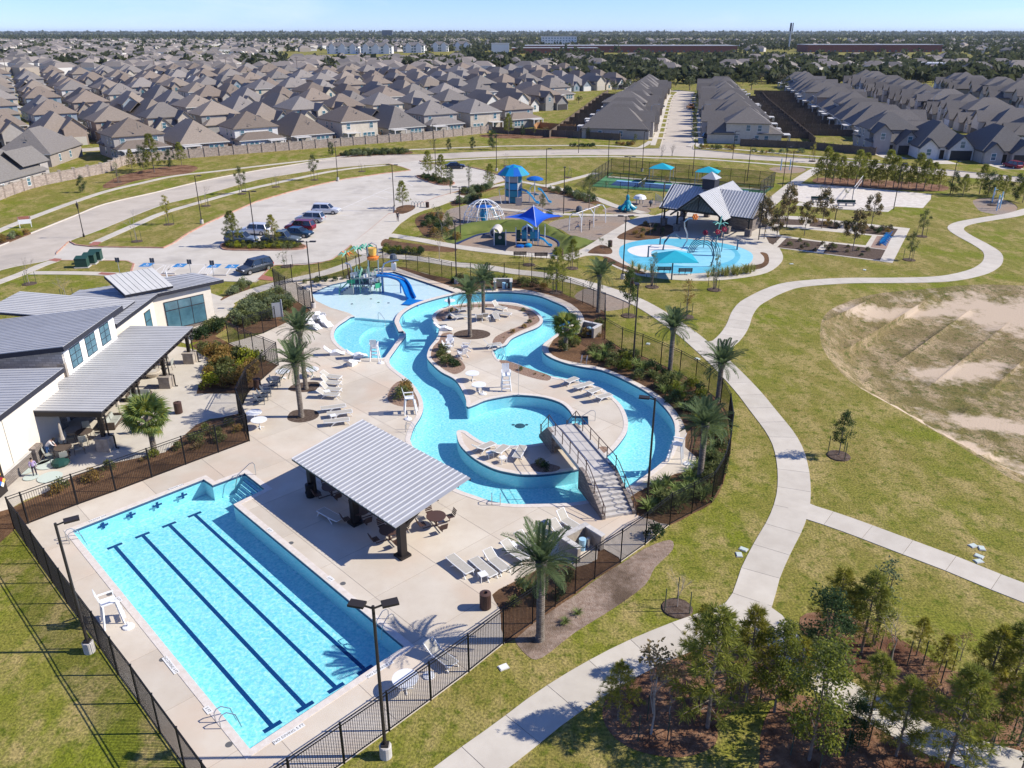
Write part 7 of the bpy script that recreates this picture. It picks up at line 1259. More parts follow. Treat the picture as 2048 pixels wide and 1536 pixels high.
for a in ((59, 568, 497, 'bare', 'on lawn left of the club house, farther one', 1), (134, 604, 533, 'bare', 'on lawn just behind the club house roof', 1), (274, 483, 418, 'bare', 'on the verge by the car park entrance', 1), (338, 449, 392, 'yellow', 'on the verge left of the car park', 1), (412, 412, 358, 'bare', 'on the verge beside the lamp', 1), (484, 388, 334, 'olive', 'on the long grass verge above parked cars', 1), (552, 374, 335, 'bare', 'in the middle of the long verge', 1), (629, 360, 310, 'olive', 'on the verge left of the two-headed lamp', 1), (724, 343, 318, 'bare', 'at the right end of the long verge', 1),
 (469, 491, 424, 'pine', 'in the hedge island left of the lamp', 0), (548, 490, 432, 'pine2', 'in the hedge island beside the pickup', 0), (574, 533, 478, 'fewleaf', 'on grass tip beside the charcoal SUV', 1), (806, 415, 363, 'pine', 'at the car park corner bed', 0), (857, 352, 303, 'pine', 'left in the far planted island', 0), (883, 361, 311, 'pine', 'right in the far planted island', 0), (901, 388, 337, 'olive', 'in the hedge bed beside car park, left one', 0), (938, 378, 330, 'silver', 'in the hedge bed beside car park, middle one', 0), (979, 373, 329, 'pine', 'in the hedge bed beside car park, right one', 0),
 (884, 473, 405, 'fewleaf', 'in the brown mulch bed beside the dome', 0), (879, 522, 455, 'tan', 'at the path edge below the dome bed', 0), (1085, 426, 388, 'olive', 'behind the blue shade sail', 0), (1178, 418, 350, 'olive', 'tallest beside the swing area path', 0), (1012, 332, 298, 'bare', 'on the verge above the black sedan', 1), (1136, 355, 325, 'bare', 'on lawn left of the courts', 1), (1215, 377, 345, 'fewleaf', 'at the front of the court fence, left one', 0), (1284, 384, 355, 'olive', 'at the front of the court fence, middle one', 0), (1328, 385, 345, 'tan', 'in front of the court fence by the pavilion', 0), (1300, 470, 425, 'bare', 'in mulch bed left of the pavilion', 0),
 (1112, 585, 497, 'pine', 'between pool fence and splash path', 1), (1144, 537, 480, 'pine', 'behind the play area benches', 1), (1058, 530, 498, 'bare', 'in front of the play area benches', 1), (1257, 632, 540, 'oak', 'on lawn beside the path bend', 1), (1304, 574, 505, 'silver', 'on lawn in front of the splash pad, left one', 1), (1372, 634, 560, 'rust', 'alone on lawn beyond the date palms', 1), (1428, 580, 508, 'silver', 'on lawn in front of the splash pad, right one', 1), (1206, 502, 470, 'fewleaf', 'in small bed left of the splash pad', 0),
 (1573, 455, 372, 'mag', 'leftmost behind the garden walk', 0), (1608, 472, 405, 'mag', 'in the front left garden bed', 0), (1643, 457, 380, 'mag', 'in the rear garden bed by the short lamp', 0), (1705, 503, 423, 'mag', 'in the front right garden bed', 0), (1742, 455, 390, 'mag', 'in the rear right garden bed', 0), (1528, 478, 398, 'mag', 'beside the pavilion corner lamp', 0), (1552, 486, 420, 'mag', 'between pavilion and garden walk', 0),
 (1843, 473, 420, 'olive', 'staked on lawn right of the garden walk, farther', 1), (1818, 520, 466, 'olive', 'staked on lawn right of the garden walk, nearer', 1), (1677, 912, 826, 'oak', 'alone on lawn beside the walking path', 1), (1354, 1217, 1130, 'bare', 'in a mulch ring beside the bark bed', 1), (1690, 398, 375, 'fewleaf', 'behind the right sand court bench', 0), (1640, 395, 372, 'fewleaf', 'behind the left sand court bench', 0), (1758, 640, 600, 'bare', 'short on the basin slope', 0) if False else (1985, 410, 385, 'bare', 'by the far right gravel pad', 1),
 (309, 345, 270, 'pine', 'tallest by the brick wall', 0), (265, 342, 300, 'pine2', 'by the brick wall corner', 0), (287, 340, 294, 'holly', 'by the brick wall behind the pines', 0), (340, 337, 300, 'holly', 'by the brick wall, middle', 0), (364, 331, 286, 'pine', 'by the brick wall, right end', 0), (236, 365, 325, 'silver', 'at the bend of the brick wall', 1), (166, 385, 352, 'holly', 'round on verge below the left brick house', 0),
 (663, 312, 285, 'holly', 'in front of the brick wall by the lamp', 0), (1017, 271, 228, 'pine', 'at the end of the brick wall', 0), (1045, 272, 250, 'holly', 'beside the end of the brick wall', 0), (1068, 272, 252, 'olive', 'in the bed left of the cedar fence', 0), (1090, 272, 250, 'tan', 'in the bed before the cedar fence', 0), (985, 299, 262, 'holly', 'clipped on verge near the wall end', 0), (945, 299, 275, 'holly', 'clipped on verge, second from wall end', 0), (898, 301, 278, 'holly', 'clipped on verge, third from wall end', 0), (863, 298, 276, 'tan', 'on verge in front of the brick wall', 0), (1176, 277, 255, 'olive', 'in front of the street corner house', 1), (1322, 313, 285, 'crape', 'left of two behind the court canopy', 0), (1345, 312, 284, 'crape', 'right of two behind the court canopy', 0), (1625, 322, 288, 'yellow', 'on verge right of the street', 1), (1655, 310, 290, 'olive', 'by the fence right of the street', 1), (1270, 290, 268, 'olive', 'left of the street corner sign', 0)):
    tree(*a[:5], ring=bool(a[5]))
k = 0
for i in range(17):
    px = 1634+i*15.2; py = 364+i*1.0+(i % 3)*2; tree(px, py, py-44-9*((i*7) % 4), 'pine' if i % 4 else 'pine2', ', %s from left in the pine belt behind the sand court' % ordw(i+1), group='pine belt behind the sand court', wide=1.05)
for i, (px, py, t_) in enumerate(((1905, 388, 345), (1925, 392, 350), (1958, 389, 330), (1975, 393, 345), (1992, 391, 350), (2008, 396, 352), (2030, 402, 350), (2045, 405, 345))): tree(px, py, t_, 'pine' if i % 3 else 'holly', ', %s from left in the belt beside right gravel pad' % ordw(i+1), group='trees beside the right gravel pad')
for i in range(7): tree(0, 0, 0, 'olive', ', %s from the road on right side of entrance street' % ordw(i+1), h=4.2, loc=(51.5+i*5.0+.25*i, 236+i*24), group='trees along the entrance street')
GROVE = [(1236, 1440, 1330, 'pine2'), (1302, 1468, 1282, 'tan'), (1415, 1455, 1228, 'pine'), (1492, 1402, 1230, 'pine2'), (1400, 1345, 1218, 'pine2'), (1548, 1425, 1250, 'lime'), (1640, 1335, 1188, 'holly'), (1662, 1285, 1145, 'pine2'), (1722, 1305, 1155, 'pine'), (1746, 1290, 1125, 'silver'), (1782, 1328, 1200, 'bare'), (1832, 1312, 1240, 'pine2'), (1876, 1348, 1272, 'pine2'), (1618, 1520, 1290, 'lime'), (1642, 1425, 1258, 'fewleaf'), (1735, 1455, 1318, 'pine'), (1792, 1512, 1368, 'pine'), (1892, 1540, 1345, 'pine'), (1962, 1402, 1258, 'pine2'), (2012, 1402, 1248, 'pine'), (2036, 1490, 1335, 'pine'), (2040, 1550, 1420, 'olive'), (1540, 1335, 1228, 'fewleaf'), (1700, 1490, 1400, 'holly'), (1920, 1322, 1250, 'tan'), (1590, 1400, 1285, 'pine2'), (1845, 1440, 1350, 'rust'), (1340, 1440, 1340, 'tan'), (1985, 1480, 1390, 'olive')]
GROVE.sort()
for i, (px, py, t_, kd) in enumerate(GROVE): tree(px, py, t_, kd, ', %s from left in the grove at lower right' % ordw(i+1), group='grove at lower right', wide=1.05, stakes=(i % 4 == 1))
# ---- palms
def mk_frond(seed, L_=2.3, droop=.9, m_='palm'):
    rng = np.random.default_rng(seed); n = 36; t_ = np.linspace(.06, 1, n); bend = droop*t_**1.6; ang = np.cumsum(np.gradient(bend)); x = np.cumsum(np.cos(-ang))*L_/n; z = np.cumsum(np.sin(-ang))*L_/n; cen, dr = [], []
    ln = .46*np.sin(PI*np.clip(t_*.93+.07, 0, 1))**.55+.04; V, F = [], []
    for s_ in (-1, 1):
        for i in range(n):
            a = 1.0-.45*t_[i]; d = np.array([math.cos(a)*math.cos(ang[i]), s_*math.sin(a), .28-math.sin(ang[i])*math.cos(a)+rng.uniform(-.12, .12)]); d /= np.linalg.norm(d); b = np.array([x[i], 0, z[i]]); p = np.cross(d, [0, 0, 1.]); p /= np.linalg.norm(p); k = len(V); V += [b-p*.022, b+d*ln[i]*.5-p*.03, b+d*ln[i], b+d*ln[i]*.5+p*.03]; F.append((k, k+1, k+2, k+3))
    k = len(V)
    for i in range(0, n, 5): V += [np.array([x[i], -.025*(1-.7*t_[i]), z[i]-.01]), np.array([x[i], .025*(1-.7*t_[i]), z[i]-.01])]
    F += [(k+2*i, k+2*i+2, k+2*i+3, k+2*i+1) for i in range(len(range(0, n, 5))-1)]
    return npmesh('frond', np.array(V), np.array(F), LF[m_])
FR = [mk_frond(i, 2.2+.12*i, .5+.28*i) for i in range(4)]
def mk_fan(seed, m_='fan'):
    rng = np.random.default_rng(seed); V, F = [], []; n = 26
    V += [np.array([0, -.018, 0]), np.array([.75, -.012, -.03]), np.array([.75, .012, -.03]), np.array([0, .018, 0])]; F.append((0, 1, 2, 3)); b = np.array([.72, 0, -.03])
    for i in range(n):
        a = -2.0+4.0*i/(n-1); L_ = .78*(1-.12*abs(a)/2)*rng.uniform(.9, 1.08); d = np.array([math.cos(a), math.sin(a), -.12*abs(a)]); p = np.array([-math.sin(a), math.cos(a), .35*(-1)**i]); tip = b+d*L_; tip[2] -= .22; m0 = b+d*L_*.62; k = len(V); V += [b, m0-p*.045, tip, m0+p*.045]; F.append((k, k+1, k+2, k+3))
    return npmesh('frond', np.array(V), np.array(F), LF[m_])
FN = [mk_fan(i) for i in range(3)]
def palm(base, crownpy, label, fan=False, s_=1.0):
    p = G(*base); h = hz_(base, crownpy); o = thing('fan_palm' if fan else 'date_palm', label, 'palm', p, base[0], 'palms around the pools'); rng = random.Random(base[0]); r0 = .2*s_ if not fan else .2; prof = []
    z = 0
    while z < h: prof += [(r0*(1.18 if z < .3 else 1)+.022, z), (r0-.012, z+.07)]; z += .13
    M().lathe(prof, n=10, cap=False).o('trunk', K['palmtrunk'], o)
    M().lathe([(r0*1.0, h-.5), (r0*1.55, h-.15), (r0*1.2, h+.2), (.05, h+.4)], n=10).o('crown_boss', K['palmtrunk'], o)
    n = 34 if fan else 46
    for k in range(n):
        f = k/n; el = 1.42-f*(1.75 if not fan else 2.1)+rng.uniform(-.1, .1); a = k*2.39996+rng.uniform(-.15, .15); me = FR[min(3, int(f*4))] if not fan else FN[k % 3]; sc = s_*rng.uniform(.85, 1.08)*(.75+.3*math.sin(PI*min(1, f+.25)))
        inst('frond', me, o, (math.cos(a)*.1, math.sin(a)*.1, h+.12-f*.25), (rng.uniform(-.3, .3), -el, a), sc*(1.05 if fan else .92))
for b, c, l, s_ in (((1080, 1280), 1126, 'nearest date palm beside the lower picket fence', 1.0), ((603, 834), 728, 'front date palm of the pair in the deck planter', 1.02), ((612, 778), 662, 'rear date palm of the pair in the deck planter', .95), ((940, 673), 589, 'date palm in round bed on the island', 1.0), ((967, 630), 562, 'farther date palm behind the island palm', .95), ((1196, 624), 550, 'date palm at the fence corner above the river bed', 1.0), ((1339, 750), 656, 'date palm in shrub bed left of two by the walking path', 1.0), ((1435, 803), 728, 'date palm at the fence beside the walking path', 1.0), ((1398, 968), 850, 'date palm among shrubs right of the bridge', 1.0)): palm(b, c, l, False, s_)
palm((310, 908), 838, 'broad fan palm in the bed beside the club house patio', True, 1.25); palm((1131, 700), 655, 'fan palm on the river bank bulge', True, 1.1)
# ---- shrubs
def mk_shrub(seed, lf, n=420, leaf=.075, R=.62, Hh=.75, lf2=None):
    rng = np.random.default_rng(seed); cs = []
    for k in range(11): d = unit(1, rng)[0]; d[2] = abs(d[2]); cs.append(d*np.array([R*.62, R*.62, Hh*.65])+np.array([0, 0, Hh*.25]))
    P = clumps(np.array(cs), np.full(11, .3*R/.62), n, rng, .45); P[:, 2] = np.abs(P[:, 2]); V, F = leafquads(P, leaf, .55, .5, rng); mi = (rng.random(len(F)) < .3).astype(int) if lf2 else None; return npmesh('foliage', V, F, [lf, lf2] if lf2 else lf, mi)
def mk_strap(seed, lf, n=70, L_=.75, w=.028, up=1.1):
    rng = np.random.default_rng(seed); V, F = [], []
    for i in range(n):
        a = rng.uniform(0, 2*PI); e = rng.uniform(.5, 1.45)*up; l = L_*rng.uniform(.7, 1.15); d = np.array([math.cos(a)*math.cos(e), math.sin(a)*math.cos(e), math.sin(e)]); p = np.array([-math.sin(a), math.cos(a), 0])*w; b = np.array([math.cos(a), math.sin(a), 0])*rng.uniform(0, .12); m0 = b+d*l*.6; t_ = b+d*l+np.array([math.cos(a)*.2, math.sin(a)*.2, -.22])*l; k = len(V)
        V += [b-p*.6, b+p*.6, m0+p, m0-p, t_+p*.15, t_-p*.15]; F += [(k, k+1, k+2, k+3), (k+3, k+2, k+4, k+5)]
    return npmesh('foliage', np.array(V), np.array(F), lf)
SH = {}
for v in range(3):
    for n_, lf, kw in (('green', 'oak2', {}), ('rust', 'rust', {}), ('gold', 'gold', {}), ('dark', 'holly', {}), ('lime', 'lime', {}), ('pale', 'silver', {}), ('bronze', 'mag', {})): SH[n_, v] = mk_shrub(200+v*9+len(n_), LF[lf], **kw)
    SH['strap', v] = mk_strap(300+v, LF['strap']); SH['reed', v] = mk_strap(310+v, LF['reed'], 60, 1.5, .02, 1.25); SH['tuft', v] = mk_strap(320+v, LF['tan'], 50, .5, .02)
SD = dict(green='olive green shrub', rust='rusty-leaved shrub', gold='golden yellow shrub', dark='dark green shrub', lime='bright green shrub', pale='pale variegated shrub', bronze='bronze-leaved shrub', strap='strap-leaved clump', reed='tall reed grass clump', tuft='tan grass tuft')
def shrub(px, py, kind, label, s_=1.0, group=None, loc=None):
    v = cnt.get(kind+'s', 0); cnt[kind+'s'] = v+1; p = loc or G(px, py, .02); o = thing('shrub' if kind not in ('strap', 'reed', 'tuft') else 'grass_clump', label, 'shrub' if kind not in ('strap', 'reed', 'tuft') else 'plant', (p[0], p[1], .01), v*1.7, group, s_); inst('foliage', SH[kind, v % 3], o); return o
HEDGE = {'verge hedge behind the club house', 'far planted island', 'shrub bed behind the dome', 'shrub bed above the play tower gravel', 'reed strip at the splash pad edge', 'reed strip left of the splash pad benches', 'verge shrub bed before the brick wall', 'roadside bed at the left edge', 'street corner bed left of the street', 'street corner beds', 'street corner bed right of the street', 'verge bed right of the street', 'bed between dome and sail', 'crescent rock bed on the island', 'rock strip beside the island steps', 'rock bed under the bridge', 'twin palm planter', 'bed outside the curved fence'}
def bed(where, poly, mix, step, s_=(.8, 1.2), seed=1, edge=.0):
    hedge = where.startswith('hedge') or where in HEDGE
    rng = random.Random(seed); w = [G2(p) for p in poly]; xs = [p[0] for p in w]; ys = [p[1] for p in w]; pts = []; y = min(ys)
    while y < max(ys):
        x = min(xs)
        while x < max(xs):
            q = (x+rng.uniform(-.35, .35)*step, y+rng.uniform(-.35, .35)*step)
            if inside(q, w) and segdist(q, w) > edge: pts.append(q)
            x += step
        y += step
    pts.sort(key=lambda q: q[0]/q[1]); ks = [rng.choice(mix) for _ in pts]; c = {}
    if hedge:
        o = thing('hedge', 'planted shrubs forming the '+where, 'hedge', (*pts[0], .01), 0)
        for q, kd in zip(pts, ks): v = cnt.get(kd+'s', 0); cnt[kd+'s'] = v+1; inst('bush', SH[kd, v % 3], o, (q[0]-pts[0][0], q[1]-pts[0][1], 0), (0, 0, v*1.7), rng.uniform(*s_))
        return
    for q, kd in zip(pts, ks): c[kd] = c.get(kd, 0)+1; shrub(0, 0, kd, '%s, %s such from left in %s' % (SD[kd], ordw(c[kd]), where), rng.uniform(*s_), 'plants in the '+where, q)
bed('club house fence bed', [(60, 1032), (110, 1000), (200, 960), (300, 925), (400, 900), (488, 868), (475, 836), (420, 845), (350, 900), (230, 932), (130, 968), (70, 1000)], ['green', 'green', 'rust', 'lime', 'rust', 'green', 'tuft'], 1.15, (.7, 1.15), 2, .2)
bed('bed beside the patio walk', [(392, 700), (430, 730), (412, 745), (400, 778), (470, 782), (495, 775), (545, 732), (500, 714), (455, 692)], ['rust', 'green', 'rust', 'gold', 'green'], 1.15, (1.1, 1.6), 3, .3)
bed('hedge by the club house window', [(380, 682), (440, 645), (452, 652), (425, 672), (400, 682)], ['green', 'dark'], .85, (1.1, 1.5), 4)
bed('hedge bed at the pool gate', [(458, 636), (478, 618), (520, 592), (548, 580), (590, 606), (560, 640), (530, 652), (480, 655)], ['pale', 'pale', 'green'], 1.15, (1.1, 1.5), 5, .2)
bed('verge hedge behind the club house', [(440, 600), (470, 577), (498, 569), (495, 576), (470, 588)], ['pale', 'green'], .95, (1.0, 1.4), 6)
bed('bed at the top of the lazy river', [(815, 540), (920, 572), (1020, 572), (1065, 576), (1110, 588), (1150, 604), (1175, 618), (1140, 598), (1060, 565), (900, 561)], ['dark', 'green', 'rust', 'bronze', 'green'], 1.25, (1.0, 1.5), 7, .25)
bed('bed on the river bank bulge', [(1175, 640), (1205, 640), (1205, 680), (1180, 690), (1140, 712), (1108, 706), (1110, 690), (1150, 670)], ['green', 'tuft', 'lime', 'rust'], 1.3, (.8, 1.2), 8, .3)
bed('long bed beside the right river channel', [(1150, 718), (1205, 690), (1282, 716), (1358, 752), (1412, 788), (1438, 812), (1452, 850), (1455, 880), (1375, 880), (1366, 835), (1335, 803), (1300, 776), (1250, 752), (1200, 732)], ['strap', 'strap', 'strap', 'green', 'green', 'lime', 'dark'], 1.12, (.95, 1.5), 9, .25)
bed('bed right of the bridge', [(1275, 1010), (1300, 985), (1340, 960), (1385, 945), (1400, 900), (1455, 885), (1448, 940), (1418, 1000), (1340, 1040), (1300, 1034)], ['strap', 'strap', 'strap', 'green'], .85, (1.05, 1.5), 10, .2)
bed('bed under the nearest palm', [(1000, 1200), (1030, 1172), (1100, 1130), (1150, 1140), (1185, 1140), (1220, 1125), (1150, 1180), (1070, 1238), (1020, 1268)], ['tuft', 'green', 'rust', 'dark'], 1.1, (.6, 1.0), 11, .3)
bed('bed outside the curved fence', [(1280, 1085), (1330, 1062), (1345, 1080), (1320, 1100)], ['dark', 'green'], 1.1, (.9, 1.3), 12)
for i, (px, py) in enumerate(((1155, 1228), (1131, 1246))): shrub(px, py, 'lime' if 0 else 'strap', 'small bright strap-leaved clump on pale bark, %s of two' % ('right', 'left')[i], .55, 'bark bed clumps')
bed('hedge island among parked cars', [(452, 487), (500, 485), (560, 486), (602, 491), (600, 496), (500, 498), (455, 496)], ['gold', 'green', 'green'], .72, (.6, .8), 13)
bed('far planted island', [(838, 352), (860, 352), (905, 365), (880, 368), (850, 360)], ['green', 'dark'], 1.1, (.8, 1.1), 14)
bed('hedge along the car park end', [(918, 385), (990, 371), (985, 379), (935, 392)], ['green', 'dark', 'pale'], 1.15, (1.1, 1.5), 15)
bed('shrub bed behind the dome', [(905, 405), (950, 392), (960, 398), (925, 410)], ['pale', 'green'], 1.2, (1.1, 1.5), 16)
bed('shrub bed above the play tower gravel', [(1085, 380), (1130, 380), (1180, 397), (1200, 406), (1180, 407), (1130, 391)], ['green', 'pale', 'dark'], 1.5, (1.2, 1.6), 17)
bed('brown mulch bed by the dome', [(835, 445), (880, 428), (900, 452), (905, 474), (930, 480), (900, 486), (860, 472)], ['dark', 'green', 'rust'], 1.7, (1.0, 1.6), 18)
bed('hedge along the pool side path', [(765, 497), (790, 499), (850, 505), (860, 512), (810, 510), (770, 507)], ['green', 'lime', 'dark'], .95, (.9, 1.2), 19)
bed('bed between dome and sail', [(1045, 428), (1108, 431), (1112, 436), (1060, 438)], ['green', 'dark'], 1.4, (1.1, 1.4), 20)
bed('mulch bed left of the pavilion', [(1245, 472), (1290, 448), (1345, 456), (1330, 470), (1290, 478)], ['rust', 'green', 'tuft'], 1.6, (.6, .9), 21, .4)
bed('reed strip at the splash pad edge', [(1410, 556), (1425, 552), (1480, 545), (1515, 538), (1505, 548), (1450, 556)], ['reed'], .62, (.85, 1.1), 22)
bed('reed strip left of the splash pad benches', [(1262, 535), (1300, 545), (1310, 550), (1275, 545)], ['reed'], .7, (.8, 1.0), 23)
bed('front garden beds', [(1575, 477), (1645, 486), (1768, 501), (1758, 518), (1640, 506), (1560, 494)], ['dark', 'bronze', 'green'], 2.0, (.5, .8), 24, .5)
bed('rear garden beds', [(1626, 441), (1790, 459), (1782, 471), (1720, 465), (1620, 451)], ['bronze', 'dark', 'rust'], 1.7, (.8, 1.2), 25, .3)
bed('verge shrub bed before the brick wall', [(676, 313), (705, 304), (760, 302), (815, 304), (808, 309), (740, 312)], ['pale', 'dark', 'green'], 1.25, (1.0, 1.4), 26)
bed('roadside bed at the left edge', [(0, 482), (40, 465), (60, 466), (40, 474), (0, 488)], ['pale', 'gold', 'rust'], 1.2, (.9, 1.2), 27)
bed('street corner bed left of the street', [(1140, 292), (1200, 291), (1195, 294), (1145, 295)], ['dark'], 1.3, (.9, 1.1), 28)
bed('street corner beds', [(1222, 288), (1270, 288), (1275, 292), (1225, 292)], ['bronze', 'rust'], 1.5, (1.0, 1.4), 29)
bed('street corner bed right of the street', [(1395, 296), (1470, 296), (1468, 300), (1395, 299)], ['rust', 'green'], 1.7, (1.0, 1.4), 30)
bed('verge bed right of the street', [(1500, 302), (1610, 303), (1605, 309), (1505, 308)], ['pale', 'tuft', 'green'], 2.0, (1.0, 1.5), 31)
bed('island rock bed', [(868, 716), (880, 694), (896, 668), (900, 682), (892, 704), (918, 722), (925, 738), (905, 744), (880, 730)], ['green', 'dark', 'green'], .85, (.7, 1.0), 32, .2)
bed('river bank rock planter', [(780, 800), (786, 778), (800, 766), (815, 776), (825, 800), (800, 810)], ['rust', 'green'], .95, (1.1, 1.5), 33, .2)
bed('crescent rock bed on the island', [(878, 630), (905, 616), (950, 611), (1000, 611), (1045, 618), (1070, 632), (1072, 644), (1050, 655), (1020, 668), (1000, 684), (995, 682), (1015, 664), (1048, 650), (1060, 636), (1040, 620), (990, 614), (930, 617), (890, 632)], ['tuft', 'rust', 'green'], 1.0, (.35, .55), 34)
bed('rock strip beside the island steps', [(1005, 724), (1030, 731), (1090, 752), (1070, 754), (1020, 738)], ['tuft', 'green'], .9, (.35, .5), 35)
bed('rock bed under the bridge', [(1064, 932), (1085, 929), (1112, 936), (1080, 942)], ['green', 'dark'], .7, (.5, .7), 36)
bed('twin palm planter', [(580, 834), (600, 822), (630, 824), (634, 832), (600, 842)], ['tuft'], .8, (.4, .6), 37, .3)
bed('hedge along the fence by the car park', [(600, 566), (690, 556), (745, 543), (740, 548), (690, 561), (610, 571)], ['dark', 'green'], 1.0, (.6, .85), 38)
# ================================================================= houses
def hip(m_, x0, x1, y0, y1, z, rise, ov=.45, ridge='y'):
    x0 -= ov; x1 += ov; y0 -= ov; y1 += ov; w, d = x1-x0, y1-y0; e = .16
    if ridge == 'y': i = min(w/2, d/2-.3); a, b = ((x0+x1)/2, y0+i, z+rise), ((x0+x1)/2, y1-i, z+rise); F = [(0, 1, 4), (1, 2, 5, 4), (2, 3, 5), (3, 0, 4, 5)]
    else: i = min(d/2, w/2-.3); a, b = (x0+i, (y0+y1)/2, z+rise), (x1-i, (y0+y1)/2, z+rise); F = [(0, 1, 5, 4), (1, 2, 5), (2, 3, 4, 5), (3, 0, 4)]
    m_.add([(x0, y0, z), (x1, y0, z), (x1, y1, z), (x0, y1, z), a, b, (x0, y0, z-e), (x1, y0, z-e), (x1, y1, z-e), (x0, y1, z-e)], F+[(6, 7, 1, 0), (7, 8, 2, 1), (8, 9, 3, 2), (9, 6, 0, 3), (9, 8, 7, 6)])
def gable(r, w_, x0, x1, y0, y1, z, rise, ov=.4):
    """gable facing -y over x0..x1, running back to y1; wall triangle into w_"""
    xm = (x0+x1)/2; w_.add([(x0, y0, z), (x1, y0, z), (xm, y0, z+rise-.15)], [(0, 1, 2)]); s_ = rise/((x1-x0)/2); X0, X1 = x0-ov, x1+ov; zz = z-ov*s_
    for X in (X0, X1): r.slab([(X, y0-ov, zz+.12), (xm, y0-ov, z+rise+.12), (xm, y1, z+rise+.12), (X, y1, zz+.12)], .14)
HV = []
GARD = M().b(-2.4, 2.4, -.06, 0, 0, 2.2).mesh('garage_door', K['garage']); WINM = M().b(-.5, .5, -.04, .03, -.75, .75).mesh('window', K['glassb']); q = M()
for a in ((-.58, .58, .75, .85), (-.58, .58, -.85, -.75), (-.58, -.5, -.75, .75), (.5, .58, -.75, .75), (-.5, .5, -.04, .03)): q.b(a[0], a[1], -.07, .02, a[2], a[3])
WFM = q.mesh('frame', K['frame']); DOORM = M().b(-.5, .5, -.05, 0, 0, 2.1).mesh('door', K['dkbrown']); PIPEM = M().cyl((0, 0, -.5), .06, 1.3, 5).box((.5, .6, 0), (.28, .28, .3)).mesh('roof_vent', K['drain'])
def variant(w, d, st, rise, kind):
    W_, R_, T_ = M(), M(), M(); h = 2.9 if st == 1 else 5.5; x0, x1, y0, y1 = -w/2, w/2, -d/2, d/2; wins = []
    if st == 1: W_.b(x0, x1, y0, y1, 0, h); hip(R_, x0, x1, y0, y1, h, rise)
    else:
        yb = y1-(3.5 if kind % 2 else 0); W_.b(x0, x1, y0+3.2, yb, 0, h); hip(R_, x0, x1, y0+3.2, yb, h, rise, ridge='y' if kind != 3 else 'x')
        W_.b(x0, x1-(.3 if kind == 1 else 0), y0, y0+3.2, 0, 2.85); hip(R_, x0, x1, y0, y0+5, 2.9, 1.7, ridge='x')
        if kind % 2: W_.b(x0+.02, x1-.02, yb, y1, 0, 2.8); hip(R_, x0, x1, yb-2.5, y1, 2.85, 1.6, ridge='x')
        for x in (x0+2, x1-2): wins += [(x, y0+3.2, 4.2, 0), (x, yb, 4.2, 2)]
        wins += [(x0, 0, 4.2, 3), (x0, 3, 4.2, 3), (x1, 0, 4.2, 1), (x1, 3, 4.2, 1)]
    gx = x0+.3; W_.b(gx, gx+5.6, y0-1.6, y0+1, 0, 2.75 if kind != 2 else 4.6); gable(R_, W_, gx, gx+5.6, y0-1.6, y0+d*.38, 2.75 if kind != 2 else 4.6, 2.5+.4*(kind % 2))
    if kind != 1: W_.b(x1-4.2, x1-.2, y0-.7, y0+.5, 0, 2.8 if st == 1 else 5.2); gable(R_, W_, x1-4.2, x1-.2, y0-.7, y0+d*.3, 2.8 if st == 1 else 5.2, 1.9); wins.append((x1-2.2, y0-.7, 1.6 if st == 1 else 4.2, 0))
    if kind == 3: wins.append((gx+2.8, y0-1.6, 3.6, 0))
    wins += [(x1-2.9, y1, 1.5, 2), (x1-1.6, y1, 1.5, 2), (x1-4.2, y1, 1.5, 2), (x0+2.2, y1, 1.4, 2), (x0, -3, 1.5, 3), (x0, 2.5, 1.5, 3), (x0, 5, 1.5, 3), (x1, -2, 1.5, 1), (x1, 4, 1.5, 1)]
    T_.b(x0+.3, x0+4.6, y1, y1+2.4, 2.45, 2.62); [T_.b(x-.14, x+.14, y1+2.1, y1+2.36, 0, 2.5) for x in (x0+.6, x0+4.3)]; T_.b(x0-.5, x1+.5, y1+.46, y1+.5, (h if (st == 1 or kind % 2 == 0) else 2.85)-.2, h if (st == 1 or kind % 2 == 0) else 2.85)
    return dict(wall=W_.mesh('wall', K['wall']), roof=R_.mesh('roof', K['shingle']), porch=T_.mesh('porch', K['trim']), wins=wins, gar=(gx+2.8, y0-1.61), door=(gx+6.6, y0-.02 if st == 1 else y0), vent=(0, y1-3, h+rise*.55))
HV = [variant(11.8, 18, 1, 5.0, 0), variant(11.6, 18, 2, 3.7, 1), variant(12, 18.5, 1, 5.4, 2), variant(11.6, 17, 2, 3.8, 3), variant(11.2, 18, 2, 3.5, 0), variant(12.4, 18.5, 1, 5.2, 3)]
WC = [('light grey brick', (.40, .37, .34)), ('white', (.66, .645, .62)), ('pale beige', (.52, .46, .385)), ('blue grey', (.27, .32, .37)), ('tan brick', (.36, .285, .235)), ('grey', (.30, .29, .28)), ('cream', (.60, .54, .45)), ('taupe', (.33, .285, .25))]
hr = random.Random(77); HPOS = []
